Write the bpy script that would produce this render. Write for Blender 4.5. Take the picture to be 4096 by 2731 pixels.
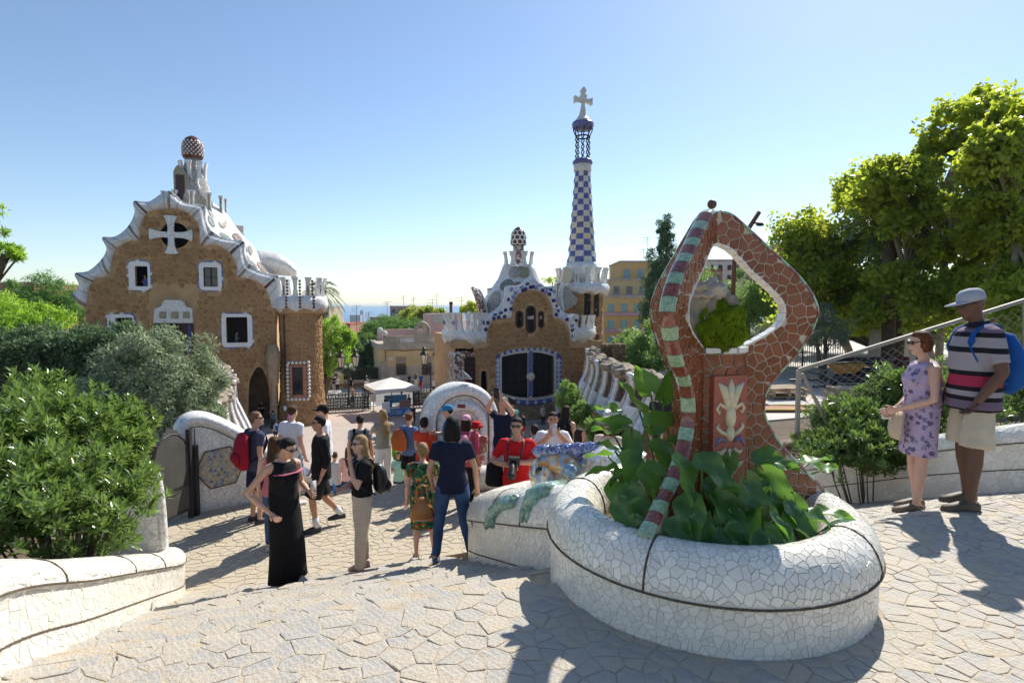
import bpy, bmesh, math, random
from math import cos, sin
import numpy as np
PI = math.pi
from mathutils import Vector as V, Matrix, Euler, noise as mnoise
random.seed(7); RNG = np.random.default_rng(7)
for o in list(bpy.data.objects): bpy.data.objects.remove(o)
SC = bpy.context.scene; COL = SC.collection
R = math.radians
# ------------------------------------------------------------------ camera, sky, sun, exposure
CZ = 9.2; FPX = 4096 * 20 / 36; PIT = math.atan(134.5 / FPX)
cd = bpy.data.cameras.new('camera'); cd.lens = 20; cd.sensor_width = 36; cd.clip_end = 80000; cd.clip_start = .05
cam = bpy.data.objects.new('camera', cd); COL.objects.link(cam); SC.camera = cam
cam.location = (0, 0, CZ); cam.rotation_euler = (R(90) - PIT, 0, 0)
SUN_AZ, SUN_EL = R(33), R(43)
w = bpy.data.worlds.new('World'); SC.world = w; w.use_nodes = True
nt = w.node_tree; bg = nt.nodes['Background']
sky = nt.nodes.new('ShaderNodeTexSky'); sky.sky_type = 'NISHITA'; sky.sun_disc = False
sky.sun_elevation = SUN_EL; sky.sun_rotation = SUN_AZ; sky.altitude = 100
sky.air_density = 1.0; sky.dust_density = 0.3; sky.ozone_density = 2.2
nt.links.new(sky.outputs[0], bg.inputs[0]); bg.inputs[1].default_value = 0.065
sd = bpy.data.lights.new('sun', 'SUN'); sd.energy = 2.95; sd.angle = R(.53); sd.color = (1, .95, .86)
sun = bpy.data.objects.new('sun', sd); COL.objects.link(sun)
SUNV = V((sin(SUN_AZ) * cos(SUN_EL), cos(SUN_AZ) * cos(SUN_EL), sin(SUN_EL)))
sun.rotation_euler = SUNV.to_track_quat('Z', 'Y').to_euler(); sun.location = (30, 40, 60)
vs = SC.view_settings; vs.view_transform = 'Standard'; vs.look = 'None'; vs.gamma = 1; vs.use_curve_mapping = False
vs.exposure = 1.3
SC.render.resolution_x = 1024; SC.render.resolution_y = 682
SC.cycles.max_bounces = 8; SC.cycles.diffuse_bounces = 5; SC.cycles.glossy_bounces = 2
SC.cycles.transmission_bounces = 3; SC.cycles.transparent_max_bounces = 8; SC.cycles.volume_bounces = 0
SC.cycles.caustics_reflective = False; SC.cycles.caustics_refractive = False
try: SC.cycles.use_denoising = True
except Exception: pass
# ------------------------------------------------------------------ measuring helpers (photo pixel + depth -> place)
def _ray(px, py):
    dx = (px - 2048) / FPX; dz = -(py - 1365.5) / FPX; c, s = cos(PIT), sin(PIT)
    return V((dx, c + dz * s, -s + dz * c))
CAMP = V((0, 0, CZ))
def at(px, py, Y): d = _ray(px, py); return CAMP + d * (Y / d.y)
def atz(px, py, z): d = _ray(px, py); return CAMP + d * ((z - CZ) / d.z)
def onpl(px, py, O, N): d = _ray(px, py); N = V(N); return CAMP + d * ((V(O) - CAMP).dot(N) / d.dot(N))
U = V((-sin(R(20)), cos(R(20)), 0)); VV = V((cos(R(20)), sin(R(20)), 0)); Z = V((0, 0, 1))
def st(s, t, z=0.): p = U * s + VV * t; return V((p.x, p.y, z))
def to_st(p): p = V((p[0], p[1], 0)); return p.dot(U), p.dot(VV)
def lerp(a, b, t): return a + (b - a) * t
def interp(x, xs, ys): return float(np.interp(x, xs, ys))
def n3(x, y=0., z=0.): return mnoise.noise(V((x, y, z)))
# ------------------------------------------------------------------ materials
MATS = {}
def mat(name, col=(.5, .5, .5), rough=.7, var=.12, scale=6, bump=0., bscale=30, tint=0., tcol=None, spec=.4, col2=None, coat=0., metal=0.,
        stain=None, stain_amt=.5, stain_scale=1.2, bstretch=None, detail=4):
    if name in MATS: return MATS[name]
    m = bpy.data.materials.new(name); m.use_nodes = True; t = m.node_tree; N = t.nodes; L = t.links
    b = N['Principled BSDF']; b.inputs['Roughness'].default_value = rough
    b.inputs['Specular IOR Level'].default_value = spec; b.inputs['Metallic'].default_value = metal
    b.inputs['Coat Weight'].default_value = coat; b.inputs['Coat Roughness'].default_value = .08
    tc = N.new('ShaderNodeTexCoord'); src = tc.outputs['Object']
    no = N.new('ShaderNodeTexNoise'); no.inputs['Scale'].default_value = scale; no.inputs['Detail'].default_value = detail
    L.new(src, no.inputs['Vector'])
    mx = N.new('ShaderNodeMix'); mx.data_type = 'RGBA'
    c1 = [max(0, c * (1 - var)) for c in col]; c2 = [min(1, c * (1 + var)) for c in (col2 or col)]
    if col2: c1 = list(col)
    mx.inputs[6].default_value = (*c1, 1); mx.inputs[7].default_value = (*c2, 1)
    rp = N.new('ShaderNodeMapRange'); rp.inputs[1].default_value = .3; rp.inputs[2].default_value = .7
    L.new(no.outputs['Fac'], rp.inputs[0]); L.new(rp.outputs[0], mx.inputs[0]); out = mx.outputs[2]
    if tint:
        a = N.new('ShaderNodeAttribute'); a.attribute_name = 'tint'
        m2 = N.new('ShaderNodeMix'); m2.data_type = 'RGBA'
        if tcol:
            mm = N.new('ShaderNodeMath'); mm.operation = 'MULTIPLY'; mm.inputs[1].default_value = tint
            L.new(a.outputs['Fac'], mm.inputs[0]); L.new(mm.outputs[0], m2.inputs[0])
            L.new(out, m2.inputs[6]); m2.inputs[7].default_value = (*tcol, 1)
        else:
            m2.blend_type = 'MULTIPLY'; m2.inputs[0].default_value = 1
            mr = N.new('ShaderNodeMapRange'); mr.inputs[3].default_value = 1 - tint; mr.inputs[4].default_value = 1 + tint * .35
            L.new(a.outputs['Fac'], mr.inputs[0]); L.new(out, m2.inputs[6]); L.new(mr.outputs[0], m2.inputs[7])
        out = m2.outputs[2]
    if stain:
        ns = N.new('ShaderNodeTexNoise'); ns.inputs['Scale'].default_value = stain_scale; ns.inputs['Detail'].default_value = 7
        ns.inputs['Roughness'].default_value = .65; L.new(src, ns.inputs['Vector'])
        r2 = N.new('ShaderNodeMapRange'); r2.inputs[1].default_value = .48; r2.inputs[2].default_value = .72; r2.inputs[4].default_value = stain_amt
        L.new(ns.outputs['Fac'], r2.inputs[0]); m3 = N.new('ShaderNodeMix'); m3.data_type = 'RGBA'
        L.new(r2.outputs[0], m3.inputs[0]); L.new(out, m3.inputs[6]); m3.inputs[7].default_value = (*stain, 1); out = m3.outputs[2]
    L.new(out, b.inputs['Base Color'])
    if bump:
        nb = N.new('ShaderNodeTexNoise'); nb.inputs['Scale'].default_value = bscale; nb.inputs['Detail'].default_value = 5
        if bstretch:
            mp = N.new('ShaderNodeMapping'); mp.inputs['Scale'].default_value = bstretch; L.new(src, mp.inputs[0]); L.new(mp.outputs[0], nb.inputs['Vector'])
        else: L.new(src, nb.inputs['Vector'])
        bp = N.new('ShaderNodeBump'); bp.inputs['Strength'].default_value = min(1, bump); bp.inputs['Distance'].default_value = .02 if bump <= 1 else .02 * bump
        L.new(nb.outputs['Fac'], bp.inputs['Height']); L.new(bp.outputs[0], b.inputs['Normal'])
    MATS[name] = m; return m
def vor_mat(name, cols, grout, cell=.05, gap=.08, rough=.25, spec=.5, bump=.5, zs=1., coat=0.):
    """broken-tile mosaic too fine to build piece by piece: cell colours from a list, grout lines between"""
    if name in MATS: return MATS[name]
    m = bpy.data.materials.new(name); m.use_nodes = True; t = m.node_tree; N = t.nodes; L = t.links
    b = N['Principled BSDF']; b.inputs['Roughness'].default_value = rough; b.inputs['Specular IOR Level'].default_value = spec
    b.inputs['Coat Weight'].default_value = coat
    tc = N.new('ShaderNodeTexCoord'); mp = N.new('ShaderNodeMapping'); mp.inputs['Scale'].default_value = (1 / cell, 1 / cell, zs / cell)
    L.new(tc.outputs['Object'], mp.inputs[0])
    vo = N.new('ShaderNodeTexVoronoi'); vo.inputs['Scale'].default_value = 1; L.new(mp.outputs[0], vo.inputs['Vector'])
    ve = N.new('ShaderNodeTexVoronoi'); ve.feature = 'DISTANCE_TO_EDGE'; ve.inputs['Scale'].default_value = 1; L.new(mp.outputs[0], ve.inputs['Vector'])
    sp = N.new('ShaderNodeSeparateColor'); L.new(vo.outputs['Color'], sp.inputs[0])
    cr = N.new('ShaderNodeValToRGB'); cr.color_ramp.interpolation = 'CONSTANT'; e = cr.color_ramp.elements
    for i, c in enumerate(cols):
        el = e[i] if i < 2 else e.new(i / len(cols))
        el.position = i / len(cols); el.color = (*c, 1)
    L.new(sp.outputs[0], cr.inputs[0])
    lt = N.new('ShaderNodeMapRange'); lt.inputs[1].default_value = gap * .6; lt.inputs[2].default_value = gap
    L.new(ve.outputs['Distance'], lt.inputs[0]); mx = N.new('ShaderNodeMix'); mx.data_type = 'RGBA'
    L.new(lt.outputs[0], mx.inputs[0]); mx.inputs[6].default_value = (*grout, 1); L.new(cr.outputs[0], mx.inputs[7]); L.new(mx.outputs[2], b.inputs['Base Color'])
    ad = N.new('ShaderNodeMath'); ad.operation = 'MULTIPLY_ADD'; L.new(sp.outputs[1], ad.inputs[0]); ad.inputs[1].default_value = .4; L.new(lt.outputs[0], ad.inputs[2])
    bp = N.new('ShaderNodeBump'); bp.inputs['Strength'].default_value = bump; bp.inputs['Distance'].default_value = cell * .12
    L.new(ad.outputs[0], bp.inputs['Height']); L.new(bp.outputs[0], b.inputs['Normal'])
    MATS[name] = m; return m
def leaf_mat(name, c_dark, c_light, trans=(.35, .5, .05), tf=.45, rough=.45, spec=.4, scale=1.2):
    if name in MATS: return MATS[name]
    m = bpy.data.materials.new(name); m.use_nodes = True; t = m.node_tree; N = t.nodes; L = t.links
    b = N['Principled BSDF']; b.inputs['Roughness'].default_value = rough; b.inputs['Specular IOR Level'].default_value = spec
    a = N.new('ShaderNodeAttribute'); a.attribute_name = 'tint'
    tc = N.new('ShaderNodeTexCoord'); no = N.new('ShaderNodeTexNoise'); no.inputs['Scale'].default_value = scale; L.new(tc.outputs['Object'], no.inputs['Vector'])
    ad = N.new('ShaderNodeMath'); ad.operation = 'MULTIPLY_ADD'; L.new(no.outputs['Fac'], ad.inputs[0]); ad.inputs[1].default_value = 1.2
    mu = N.new('ShaderNodeMath'); mu.operation = 'MULTIPLY_ADD'; L.new(a.outputs['Fac'], mu.inputs[0]); mu.inputs[1].default_value = 1.1; mu.inputs[2].default_value = -.6
    L.new(mu.outputs[0], ad.inputs[2]); ad.use_clamp = True
    mx = N.new('ShaderNodeMix'); mx.data_type = 'RGBA'; mx.inputs[6].default_value = (*c_dark, 1); mx.inputs[7].default_value = (*c_light, 1)
    L.new(ad.outputs[0], mx.inputs[0]); L.new(mx.outputs[2], b.inputs['Base Color'])
    tr = N.new('ShaderNodeBsdfTranslucent'); mt = N.new('ShaderNodeMix'); mt.data_type = 'RGBA'; mt.blend_type = 'MIX'; mt.inputs[0].default_value = .65
    L.new(mx.outputs[2], mt.inputs[6]); mt.inputs[7].default_value = (*trans, 1); L.new(mt.outputs[2], tr.inputs[0])
    ms = N.new('ShaderNodeMixShader'); ms.inputs[0].default_value = tf; L.new(b.outputs[0], ms.inputs[1]); L.new(tr.outputs[0], ms.inputs[2])
    L.new(ms.outputs[0], N['Material Output'].inputs['Surface']); MATS[name] = m; return m
# ------------------------------------------------------------------ object helpers
def tag(o, label=None, cat=None, group=None, kind=None):
    if label: o['label'] = label
    if cat: o['category'] = cat
    if group: o['group'] = group
    if kind: o['kind'] = kind
    return o
def thing(name, label, cat, loc=(0, 0, 0), rz=0., group=None):
    o = bpy.data.objects.new(name, None); COL.objects.link(o); o.location = loc; o.rotation_euler = (0, 0, rz); o.empty_display_size = .1
    return tag(o, label, cat, group)
def link(name, me, m, parent=None):
    o = bpy.data.objects.new(name, me); COL.objects.link(o)
    if m is not None and len(me.materials) == 0:
        for x in (m if isinstance(m, (list, tuple)) else [m]): me.materials.append(MATS[x] if isinstance(x, str) else x)
    if parent is not None: o.parent = parent
    return o
def copy_tree(o, parent=None):
    c = o.copy(); COL.objects.link(c)
    if parent is not None: c.parent = parent
    for ch in list(o.children): copy_tree(ch, c)
    return c
class MB:
    def __init__(s): s.v = []; s.f = []; s.t = []; s.m = []
    def add(s, vs, fs, tint=.5, mi=0):
        b = len(s.v); s.v.extend([tuple(p) for p in vs])
        for f in fs: s.f.append([i + b for i in f]); s.t.append(tint); s.m.append(mi)
        return s
    def box(s, c, size, rz=0., tint=.5, mi=0, rot=None):
        c = V(c); M = rot if rot is not None else Matrix.Rotation(rz, 3, 'Z'); x, y, z = [k / 2 for k in size]
        vs = [c + M @ V((a * x, b * y, d * z)) for d in (-1, 1) for (a, b) in ((-1, -1), (1, -1), (1, 1), (-1, 1))]
        return s.add(vs, [(3, 2, 1, 0), (4, 5, 6, 7), (0, 1, 5, 4), (1, 2, 6, 5), (2, 3, 7, 6), (3, 0, 4, 7)], tint, mi)
    def bar(s, a, b, w, h=None, tint=.5, mi=0, up=Z):
        a, b = V(a), V(b); d = (b - a); L = d.length
        if L < 1e-6: return s
        d /= L; up = V(up)
        if abs(d.dot(up)) > .97: up = V((1, 0, 0))
        x = d.cross(up).normalized(); y = x.cross(d)
        return s.box((a + b) / 2, (w, L, h or w), tint=tint, mi=mi, rot=Matrix((x, d, y)).transposed())
    def rings(s, rings, cap=True, tint=.5, mi=0, close=False):
        n = len(rings[0]); vs = [p for r in rings for p in r]; fs = []
        for i in range(len(rings) - (0 if close else 1)):
            j = (i + 1) % len(rings)
            for k in range(n): l = (k + 1) % n; fs.append((i * n + k, i * n + l, j * n + l, j * n + k))
        if cap and not close: fs.append(tuple(range(n))[::-1]); fs.append(tuple((len(rings) - 1) * n + k for k in range(n)))
        return s.add(vs, fs, tint, mi)
    def tube(s, pts, rad, n=8, cap=True, tint=.5, mi=0, up=None, close=False, a0=0.):
        pts = [V(p) for p in pts]; rs = []; N = len(pts)
        if not hasattr(rad, '__len__') or (len(rad) == 2 and N != 2): rad = [rad] * N
        pu = None
        for i, p in enumerate(pts):
            if close: d = pts[(i + 1) % N] - pts[i - 1]
            else: d = (pts[min(i + 1, N - 1)] - pts[max(i - 1, 0)])
            d = d.normalized() if d.length > 1e-9 else V((0, 0, 1))
            if pu is None:
                q = V(up) if up is not None else (V((0, 1, 0)) if abs(d.y) < .8 else V((1, 0, 0)))
            else: q = V(up) if up is not None else pu
            x = q - d * q.dot(d)
            if x.length < 1e-5: x = d.orthogonal()
            x.normalize(); y = d.cross(x); pu = x
            r = rad[i]; rx, ry = (r if hasattr(r, '__len__') else (r, r))
            rs.append([p + y * (cos(a0 + 2 * PI * k / n) * rx) + x * (sin(a0 + 2 * PI * k / n) * ry) for k in range(n)])
        return s.rings(rs, cap, tint, mi, close)
    def lathe(s, prof, n=24, c=(0, 0, 0), sx=1., sy=1., tint=.5, mi=0, cap=True, a0=0., a1=2 * PI, fn=None):
        c = V(c); rs = []
        for (r, z) in prof:
            ring = []
            for k in range(n):
                a = a0 + (a1 - a0) * k / n; rr = r * (fn(a, z) if fn else 1)
                ring.append(c + V((cos(a) * rr * sx, sin(a) * rr * sy, z)))
            rs.append(ring)
        return s.rings(rs, cap, tint, mi)
    def ell(s, c, r, nu=14, nv=9, M=None, tint=.5, mi=0, fn=None):
        c = V(c); M = M or Matrix.Identity(3); rs = []
        for j in range(nv):
            ph = PI * (j + .5) / nv - PI / 2 if False else -PI / 2 + PI * (j + .35) / (nv - .3)
            ring = []
            for k in range(nu):
                a = 2 * PI * k / nu; d = V((cos(a) * cos(ph), sin(a) * cos(ph), sin(ph))); g = fn(d) if fn else 1
                ring.append(c + M @ V((d.x * r[0] * g, d.y * r[1] * g, d.z * r[2] * g)))
            rs.append(ring)
        return s.rings(rs, True, tint, mi)
    def prism(s, outline, fr, d0, d1, tint=.5, mi=0):
        """outline [(a,b)] in frame fr=(O,ex,ez,en): extruded along en from d0 to d1"""
        O, ex, ez, en = [V(q) for q in fr]; n = len(outline)
        A = [O + ex * a + ez * b + en * d0 for a, b in outline]; B = [O + ex * a + ez * b + en * d1 for a, b in outline]
        return s.add(A + B, [tuple(range(n))[::-1], tuple(range(n, 2 * n))] + [(k, (k + 1) % n, n + (k + 1) % n, n + k) for k in range(n)], tint, mi)
    def mesh(s, name='m', smooth=False):
        me = bpy.data.meshes.new(name); me.from_pydata(s.v, [], s.f)
        if s.t:
            a = me.attributes.new('tint', 'FLOAT', 'FACE'); a.data.foreach_set('value', s.t)
            if any(s.m): me.polygons.foreach_set('material_index', s.m)
        if smooth: me.polygons.foreach_set('use_smooth', [True] * len(me.polygons))
        me.validate(); me.update(); return me
    def build(s, name, m, parent=None, smooth=False, kind=None, fix=True):
        me = s.mesh(name, smooth)
        if fix:
            bm = bmesh.new(); bm.from_mesh(me); bmesh.ops.recalc_face_normals(bm, faces=bm.faces); bm.to_mesh(me); bm.free()
        o = link(name, me, m, parent)
        if kind: o['kind'] = kind
        return o
def smooth_by_angle(o, ang=40):
    me = o.data; me.polygons.foreach_set('use_smooth', [True] * len(me.polygons))
    try: me.set_sharp_from_angle(angle=R(ang))
    except Exception: pass
    return o
def mesh_np(name, verts, quads, tint=None, smooth=False):
    me = bpy.data.meshes.new(name); verts = np.asarray(verts, np.float32); quads = np.asarray(quads, np.int32); n, k = quads.shape
    me.vertices.add(len(verts)); me.vertices.foreach_set('co', verts.ravel()); me.loops.add(n * k); me.loops.foreach_set('vertex_index', quads.ravel())
    me.polygons.add(n); me.polygons.foreach_set('loop_start', np.arange(0, n * k, k)); me.polygons.foreach_set('loop_total', np.full(n, k))
    if smooth: me.polygons.foreach_set('use_smooth', np.ones(n, bool))
    if tint is not None: a = me.attributes.new('tint', 'FLOAT', 'FACE'); a.data.foreach_set('value', np.asarray(tint, np.float32))
    me.update(calc_edges=True); return me
def spline(pts, n=8, close=False):
    """Catmull-Rom through points (any dimension)"""
    P = [np.array(p, float) for p in pts]; N = len(P); out = []
    for i in range(N if close else N - 1):
        p1, p2 = P[i], P[(i + 1) % N]
        p0 = P[i - 1] if (i > 0 or close) else 2 * p1 - p2
        p3 = P[(i + 2) % N] if (i + 2 < N or close) else 2 * p2 - p1
        for k in range(n):
            t = k / n; out.append(.5 * ((2 * p1) + (-p0 + p2) * t + (2 * p0 - 5 * p1 + 4 * p2 - p3) * t * t + (-p0 + 3 * p1 - 3 * p2 + p3) * t ** 3))
    if not close: out.append(P[-1])
    return [tuple(float(c) for c in p) for p in out]
# ------------------------------------------------------------------ broken tiles / stones: cells with open joints between them
def cells(a0, a1, b0, b1, step, gap, jit=.42, keep=None, wrap=False, seed=1, bstep=None, drop=0.):
    rnd = random.Random(seed); bs = bstep or step; nx = max(1, round((a1 - a0) / step)); ny = max(1, round((b1 - b0) / bs)); dx = (a1 - a0) / nx; dy = (b1 - b0) / ny
    P = {}
    for i in range(nx):
        for j in range(ny):
            if rnd.random() < drop: continue
            P[i, j] = (a0 + (i + .5 + (.25 if j % 2 else -.25) + rnd.uniform(-jit, jit)) * dx, b0 + (j + .5 + rnd.uniform(-jit, jit)) * dy)
    out = []
    for (i, j), p in P.items():
        if keep and not keep(*p): continue
        poly = [(max(a0, p[0] - 2 * dx) if not wrap else p[0] - 2 * dx, max(b0, p[1] - 2 * dy)), (min(a1, p[0] + 2 * dx) if not wrap else p[0] + 2 * dx, max(b0, p[1] - 2 * dy)),
                (min(a1, p[0] + 2 * dx) if not wrap else p[0] + 2 * dx, min(b1, p[1] + 2 * dy)), (max(a0, p[0] - 2 * dx) if not wrap else p[0] - 2 * dx, min(b1, p[1] + 2 * dy))]
        for di in (-2, -1, 0, 1, 2):
            for dj in (-2, -1, 0, 1, 2):
                if di == 0 and dj == 0: continue
                ii = i + di; off = 0
                if wrap: off = (ii // nx) * (a1 - a0); ii %= nx
                q = P.get((ii, j + dj))
                if q is None: continue
                qx, qy = q[0] + off, q[1]; ex, ey = qx - p[0], qy - p[1]; L = math.hypot(ex, ey)
                if L < 1e-6: continue
                ex /= L; ey /= L; c = (p[0] + qx) / 2 * ex + (p[1] + qy) / 2 * ey - gap / 2
                new = []; m = len(poly)
                for k in range(m):
                    A = poly[k]; B = poly[(k + 1) % m]; fa = A[0] * ex + A[1] * ey - c; fb = B[0] * ex + B[1] * ey - c
                    if fa <= 0: new.append(A)
                    if (fa < 0 < fb) or (fb < 0 < fa): tt = fa / (fa - fb); new.append((A[0] + (B[0] - A[0]) * tt, A[1] + (B[1] - A[1]) * tt))
                poly = new
                if len(poly) < 3: break
            if len(poly) < 3: break
        if len(poly) < 3: continue
        cl = [poly[0]]
        for q in poly[1:]:
            if math.hypot(q[0] - cl[-1][0], q[1] - cl[-1][1]) > step * .07: cl.append(q)
        if len(cl) > 2 and math.hypot(cl[0][0] - cl[-1][0], cl[0][1] - cl[-1][1]) < step * .07: cl.pop()
        if len(cl) < 3: continue
        ar = abs(sum(cl[k][0] * cl[(k + 1) % len(cl)][1] - cl[(k + 1) % len(cl)][0] * cl[k][1] for k in range(len(cl)))) / 2
        if ar > .10 * dx * dy: out.append((cl, p, ar))
    return out
def lay(cs, S, thick, name, m, parent, nmax=300, tilt=.03, bevel=.12, rough=0., rnd=None, smooth=False, rest=None, tfn=None, mifn=None):
    """lay cells on surface S(a,b)->(pos, normal): the nmax that show largest become objects of their own, the rest one joined part"""
    rnd = rnd or random.Random(3); items = []
    for (poly, p, ar) in cs:
        pc, nc = S(*p); dv = CAMP - pc; D = dv.length
        vis = ar * max(.02, nc.dot(dv / D)) / D ** 2
        q = at_px(pc)
        if q is None or not (-60 < q[0] < 4156 and -60 < q[1] < 2791): vis *= .001
        th = thick * rnd.uniform(.75, 1.25); tl = V((rnd.uniform(-tilt, tilt), rnd.uniform(-tilt, tilt), rnd.uniform(-tilt, tilt)))
        top = []; mid = []; bot = []
        for (a, b) in poly:
            P3, N3 = S(a, b); hh = th + (P3 - pc).dot(tl)
            if rough: hh += rnd.uniform(-rough, rough)
            mid.append(P3 + N3 * (hh * .72)); bot.append(P3 - N3 * thick * .3); top.append((P3 + (pc - P3) * bevel) + N3 * hh)
        n = len(poly); tc = sum(top, V()) / n + nc * (rough * rnd.uniform(.2, 1.0))
        vs = [tc] + top + mid + bot; fs = []
        for k in range(n):
            l = (k + 1) % n; fs += [(0, 1 + k, 1 + l), (1 + k, 1 + n + k, 1 + n + l, 1 + l), (1 + n + k, 1 + 2 * n + k, 1 + 2 * n + l, 1 + n + l)]
        if len(poly) > 2:
            nn = (top[1] - tc).cross(top[2] - tc) if n > 2 else Z
            if nn.dot(nc) < 0: fs = [f[::-1] for f in fs]
        items.append((vis, vs, fs, tfn(p, rnd) if tfn else rnd.random(), mifn(p, rnd) if mifn else 0))
    items.sort(key=lambda i: -i[0]); inv = None
    mb = MB()
    for k, (vis, vs, fs, ti, mi) in enumerate(items):
        if k < nmax:
            c = vs[0]; b = MB().add([v - c for v in vs], fs, ti, mi); me = b.mesh(name, smooth); o = link(name, me, m, parent); o.location = c
        else: mb.add(vs, fs, ti, mi)
    if mb.v:
        o = link(rest or name, mb.mesh(name, smooth), m, parent); o['kind'] = 'stuff'
def at_px(p):
    d = V(p) - CAMP; c, s = cos(PIT), sin(PIT); f = d.y * c - d.z * s; u = d.y * s + d.z * c
    if f < .05: return None
    return (2048 + d.x / f * FPX, 1365.5 - u / f * FPX)
def ptin(poly, x, y):
    r = False; n = len(poly); j = n - 1
    for i in range(n):
        xi, yi = poly[i]; xj, yj = poly[j]
        if (yi > y) != (yj > y) and x < (xj - xi) * (y - yi) / (yj - yi) + xi: r = not r
        j = i
    return r
# ------------------------------------------------------------------ heights of the place
S_TOP, S_BOT, NST, RISE, TREAD = 3.05, 7.49, 18, 1.75 / 18, 4.44 / 18
S2, S3 = 11.3, 24.8
def step_z(s, t=0.):
    if t > 2.6 and s < S_BOT: return prof(s)
    if s <= S_TOP: return 7.55
    if s <= S_BOT: return 7.55 - RISE * math.ceil((s - S_TOP) / TREAD - 1e-6)
    if s <= S2: return 5.80 - .03 * (s - S_BOT)
    if s <= S3: return 5.68 - 5.68 / 36 * math.ceil((s - S2) / .375 - 1e-6)
    return 0.
def prof(s): return interp(s, [-30, 3.05, S_BOT, S2, S3, 60], [7.55, 7.55, 5.8, 5.68, 0, 0])
def left_z(s): return interp(s, [-30, 3, 7, 10, 16, 25, 33, 45, 60], [7.9, 7.85, 7.0, 6.2, 4.6, 1.6, .1, -.3, -.5])
def right_z(s): return interp(s, [-30, 0, 3, 6, 8, 10.5, 40, 44, 60], [9.6, 8.3, 7.8, 7.1, 6.7, 5.98, 5.98, -.4, -.5])
def terrain_z(x, y):
    s, t = to_st((x, y)); far = math.hypot(x, y)
    if s < 58:
        lb = -2.7 - max(0, s - 15) * .14; rb = 7.7 + max(0, s - 11) * .42
        if s > 31: lb = -3.5 - (s - 31) * 3.
        if t < lb: k = min(1, (lb - t) / .3); z = lerp(prof(s) - .4, left_z(s) - .0, k)
        elif t > rb: k = min(1, (t - rb) / .3); z = lerp(prof(s) - .4, right_z(s), k)
        else: z = prof(s) - .45
        return z
    return interp(y, [50, 75, 110, 400, 5200, 5400, 60000], [-.5, -.6, -3, -13, -108, -140, -160])
M_SAND = mat('sandy_mortar', (.47, .395, .29), .95, .16, 5, .6, 60, stain=(.27, .21, .15), stain_amt=.5, stain_scale=2.5)
M_COB = mat('granite_cobble', (.37, .355, .325), .8, .16, 9, .55, 45, tint=.8, tcol=(.47, .41, .32), stain=(.45, .36, .24), stain_amt=.75, stain_scale=5)
M_SOIL = mat('garden_soil', (.10, .072, .045), .95, .3, 3, .8, 20)
M_TERR = mat('far_ground', (.16, .15, .10), .95, .35, .05, .3, 2)
M_PLAZA = mat('pink_asphalt', (.42, .345, .295), .9, .08, .8, .25, 60, stain=(.33, .28, .26), stain_amt=.5, stain_scale=.35)
M_ROAD = mat('street_asphalt', (.17, .165, .165), .9, .12, 1, .3, 50)
M_PAVE = mat('pavement_slabs', (.36, .34, .32), .85, .1, 1.5, .2, 30)
M_WPAINT = mat('road_paint', (.75, .74, .70), .8, .08, 3, .1, 20)
M_SEA = mat('sea_water', (.055, .13, .22), .45, .1, .002, .0, 1, spec=.3)
def graded(lst):
    out = []
    for a, b, st_ in lst: out += list(np.arange(a, b, st_))
    return out
xs = graded([(-9000, -1500, 750), (-1500, -200, 130), (-200, -50, 15), (-50, 50, 1.0), (50, 200, 15), (200, 1500, 130), (1500, 9001, 750)])
ys = graded([(-120, -20, 10), (-20, 80, 1.0), (80, 200, 10), (200, 1000, 80), (1000, 5601, 400)])
vv = [(x, y, terrain_z(x, y)) for y in ys for x in xs]; nx = len(xs)
ff = [(j * nx + i, j * nx + i + 1, (j + 1) * nx + i + 1, (j + 1) * nx + i) for j in range(len(ys) - 1) for i in range(nx - 1)]
ter = link('terrain', mesh_np('terrain', vv, ff), [M_SOIL, M_TERR]); tag(ter, kind='structure')
mi = [0 if max(vv[f[0]][1], abs(vv[f[0]][0]) * .7) < 75 else 1 for f in ff]; ter.data.polygons.foreach_set('material_index', mi)
sea = MB(); sea.add([(-40000, 4800, -112), (40000, 4800, -112), (40000, 70000, -112), (-40000, 70000, -112)], [(0, 1, 2, 3)]); tag(sea.build('sea', M_SEA), kind='structure')
# ------------------------------------------------------------------ upper landing with laid stones
def sheet(name, pts, z, m): mb = MB(); mb.add([(p[0], p[1], z if not callable(z) else z(p)) for p in pts], [tuple(range(len(pts)))]); return tag(mb.build(name, m), kind='structure')
upper = tag(MB().prism([(-8, -3.2), (S_TOP, -3.2), (S_TOP, 6.9), (-8, 6.9)], ((0, 0, 0), U, VV, Z), 7.2, 7.548).build('upper_landing', M_SAND), kind='structure')
SF = lambda z: (lambda s, t: (st(s, t, z(s) if callable(z) else z), Z))
PLC, PLR = V((1.2, 3.53, 0)), .95
def keep_up(s, t): p = st(s, t); return (p - PLC).length > PLR - .02 and t > -1.45
cs = cells(1.1, S_TOP, -1.45, 6.75, .100, .009, .52, keep_up, seed=4, drop=.14)
lay(cs, SF(7.548), .0028, 'paving_stone', M_COB, upper, 300, tilt=.035, bevel=.07, rough=.002, rest='paving_stones', rnd=random.Random(5))
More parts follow.
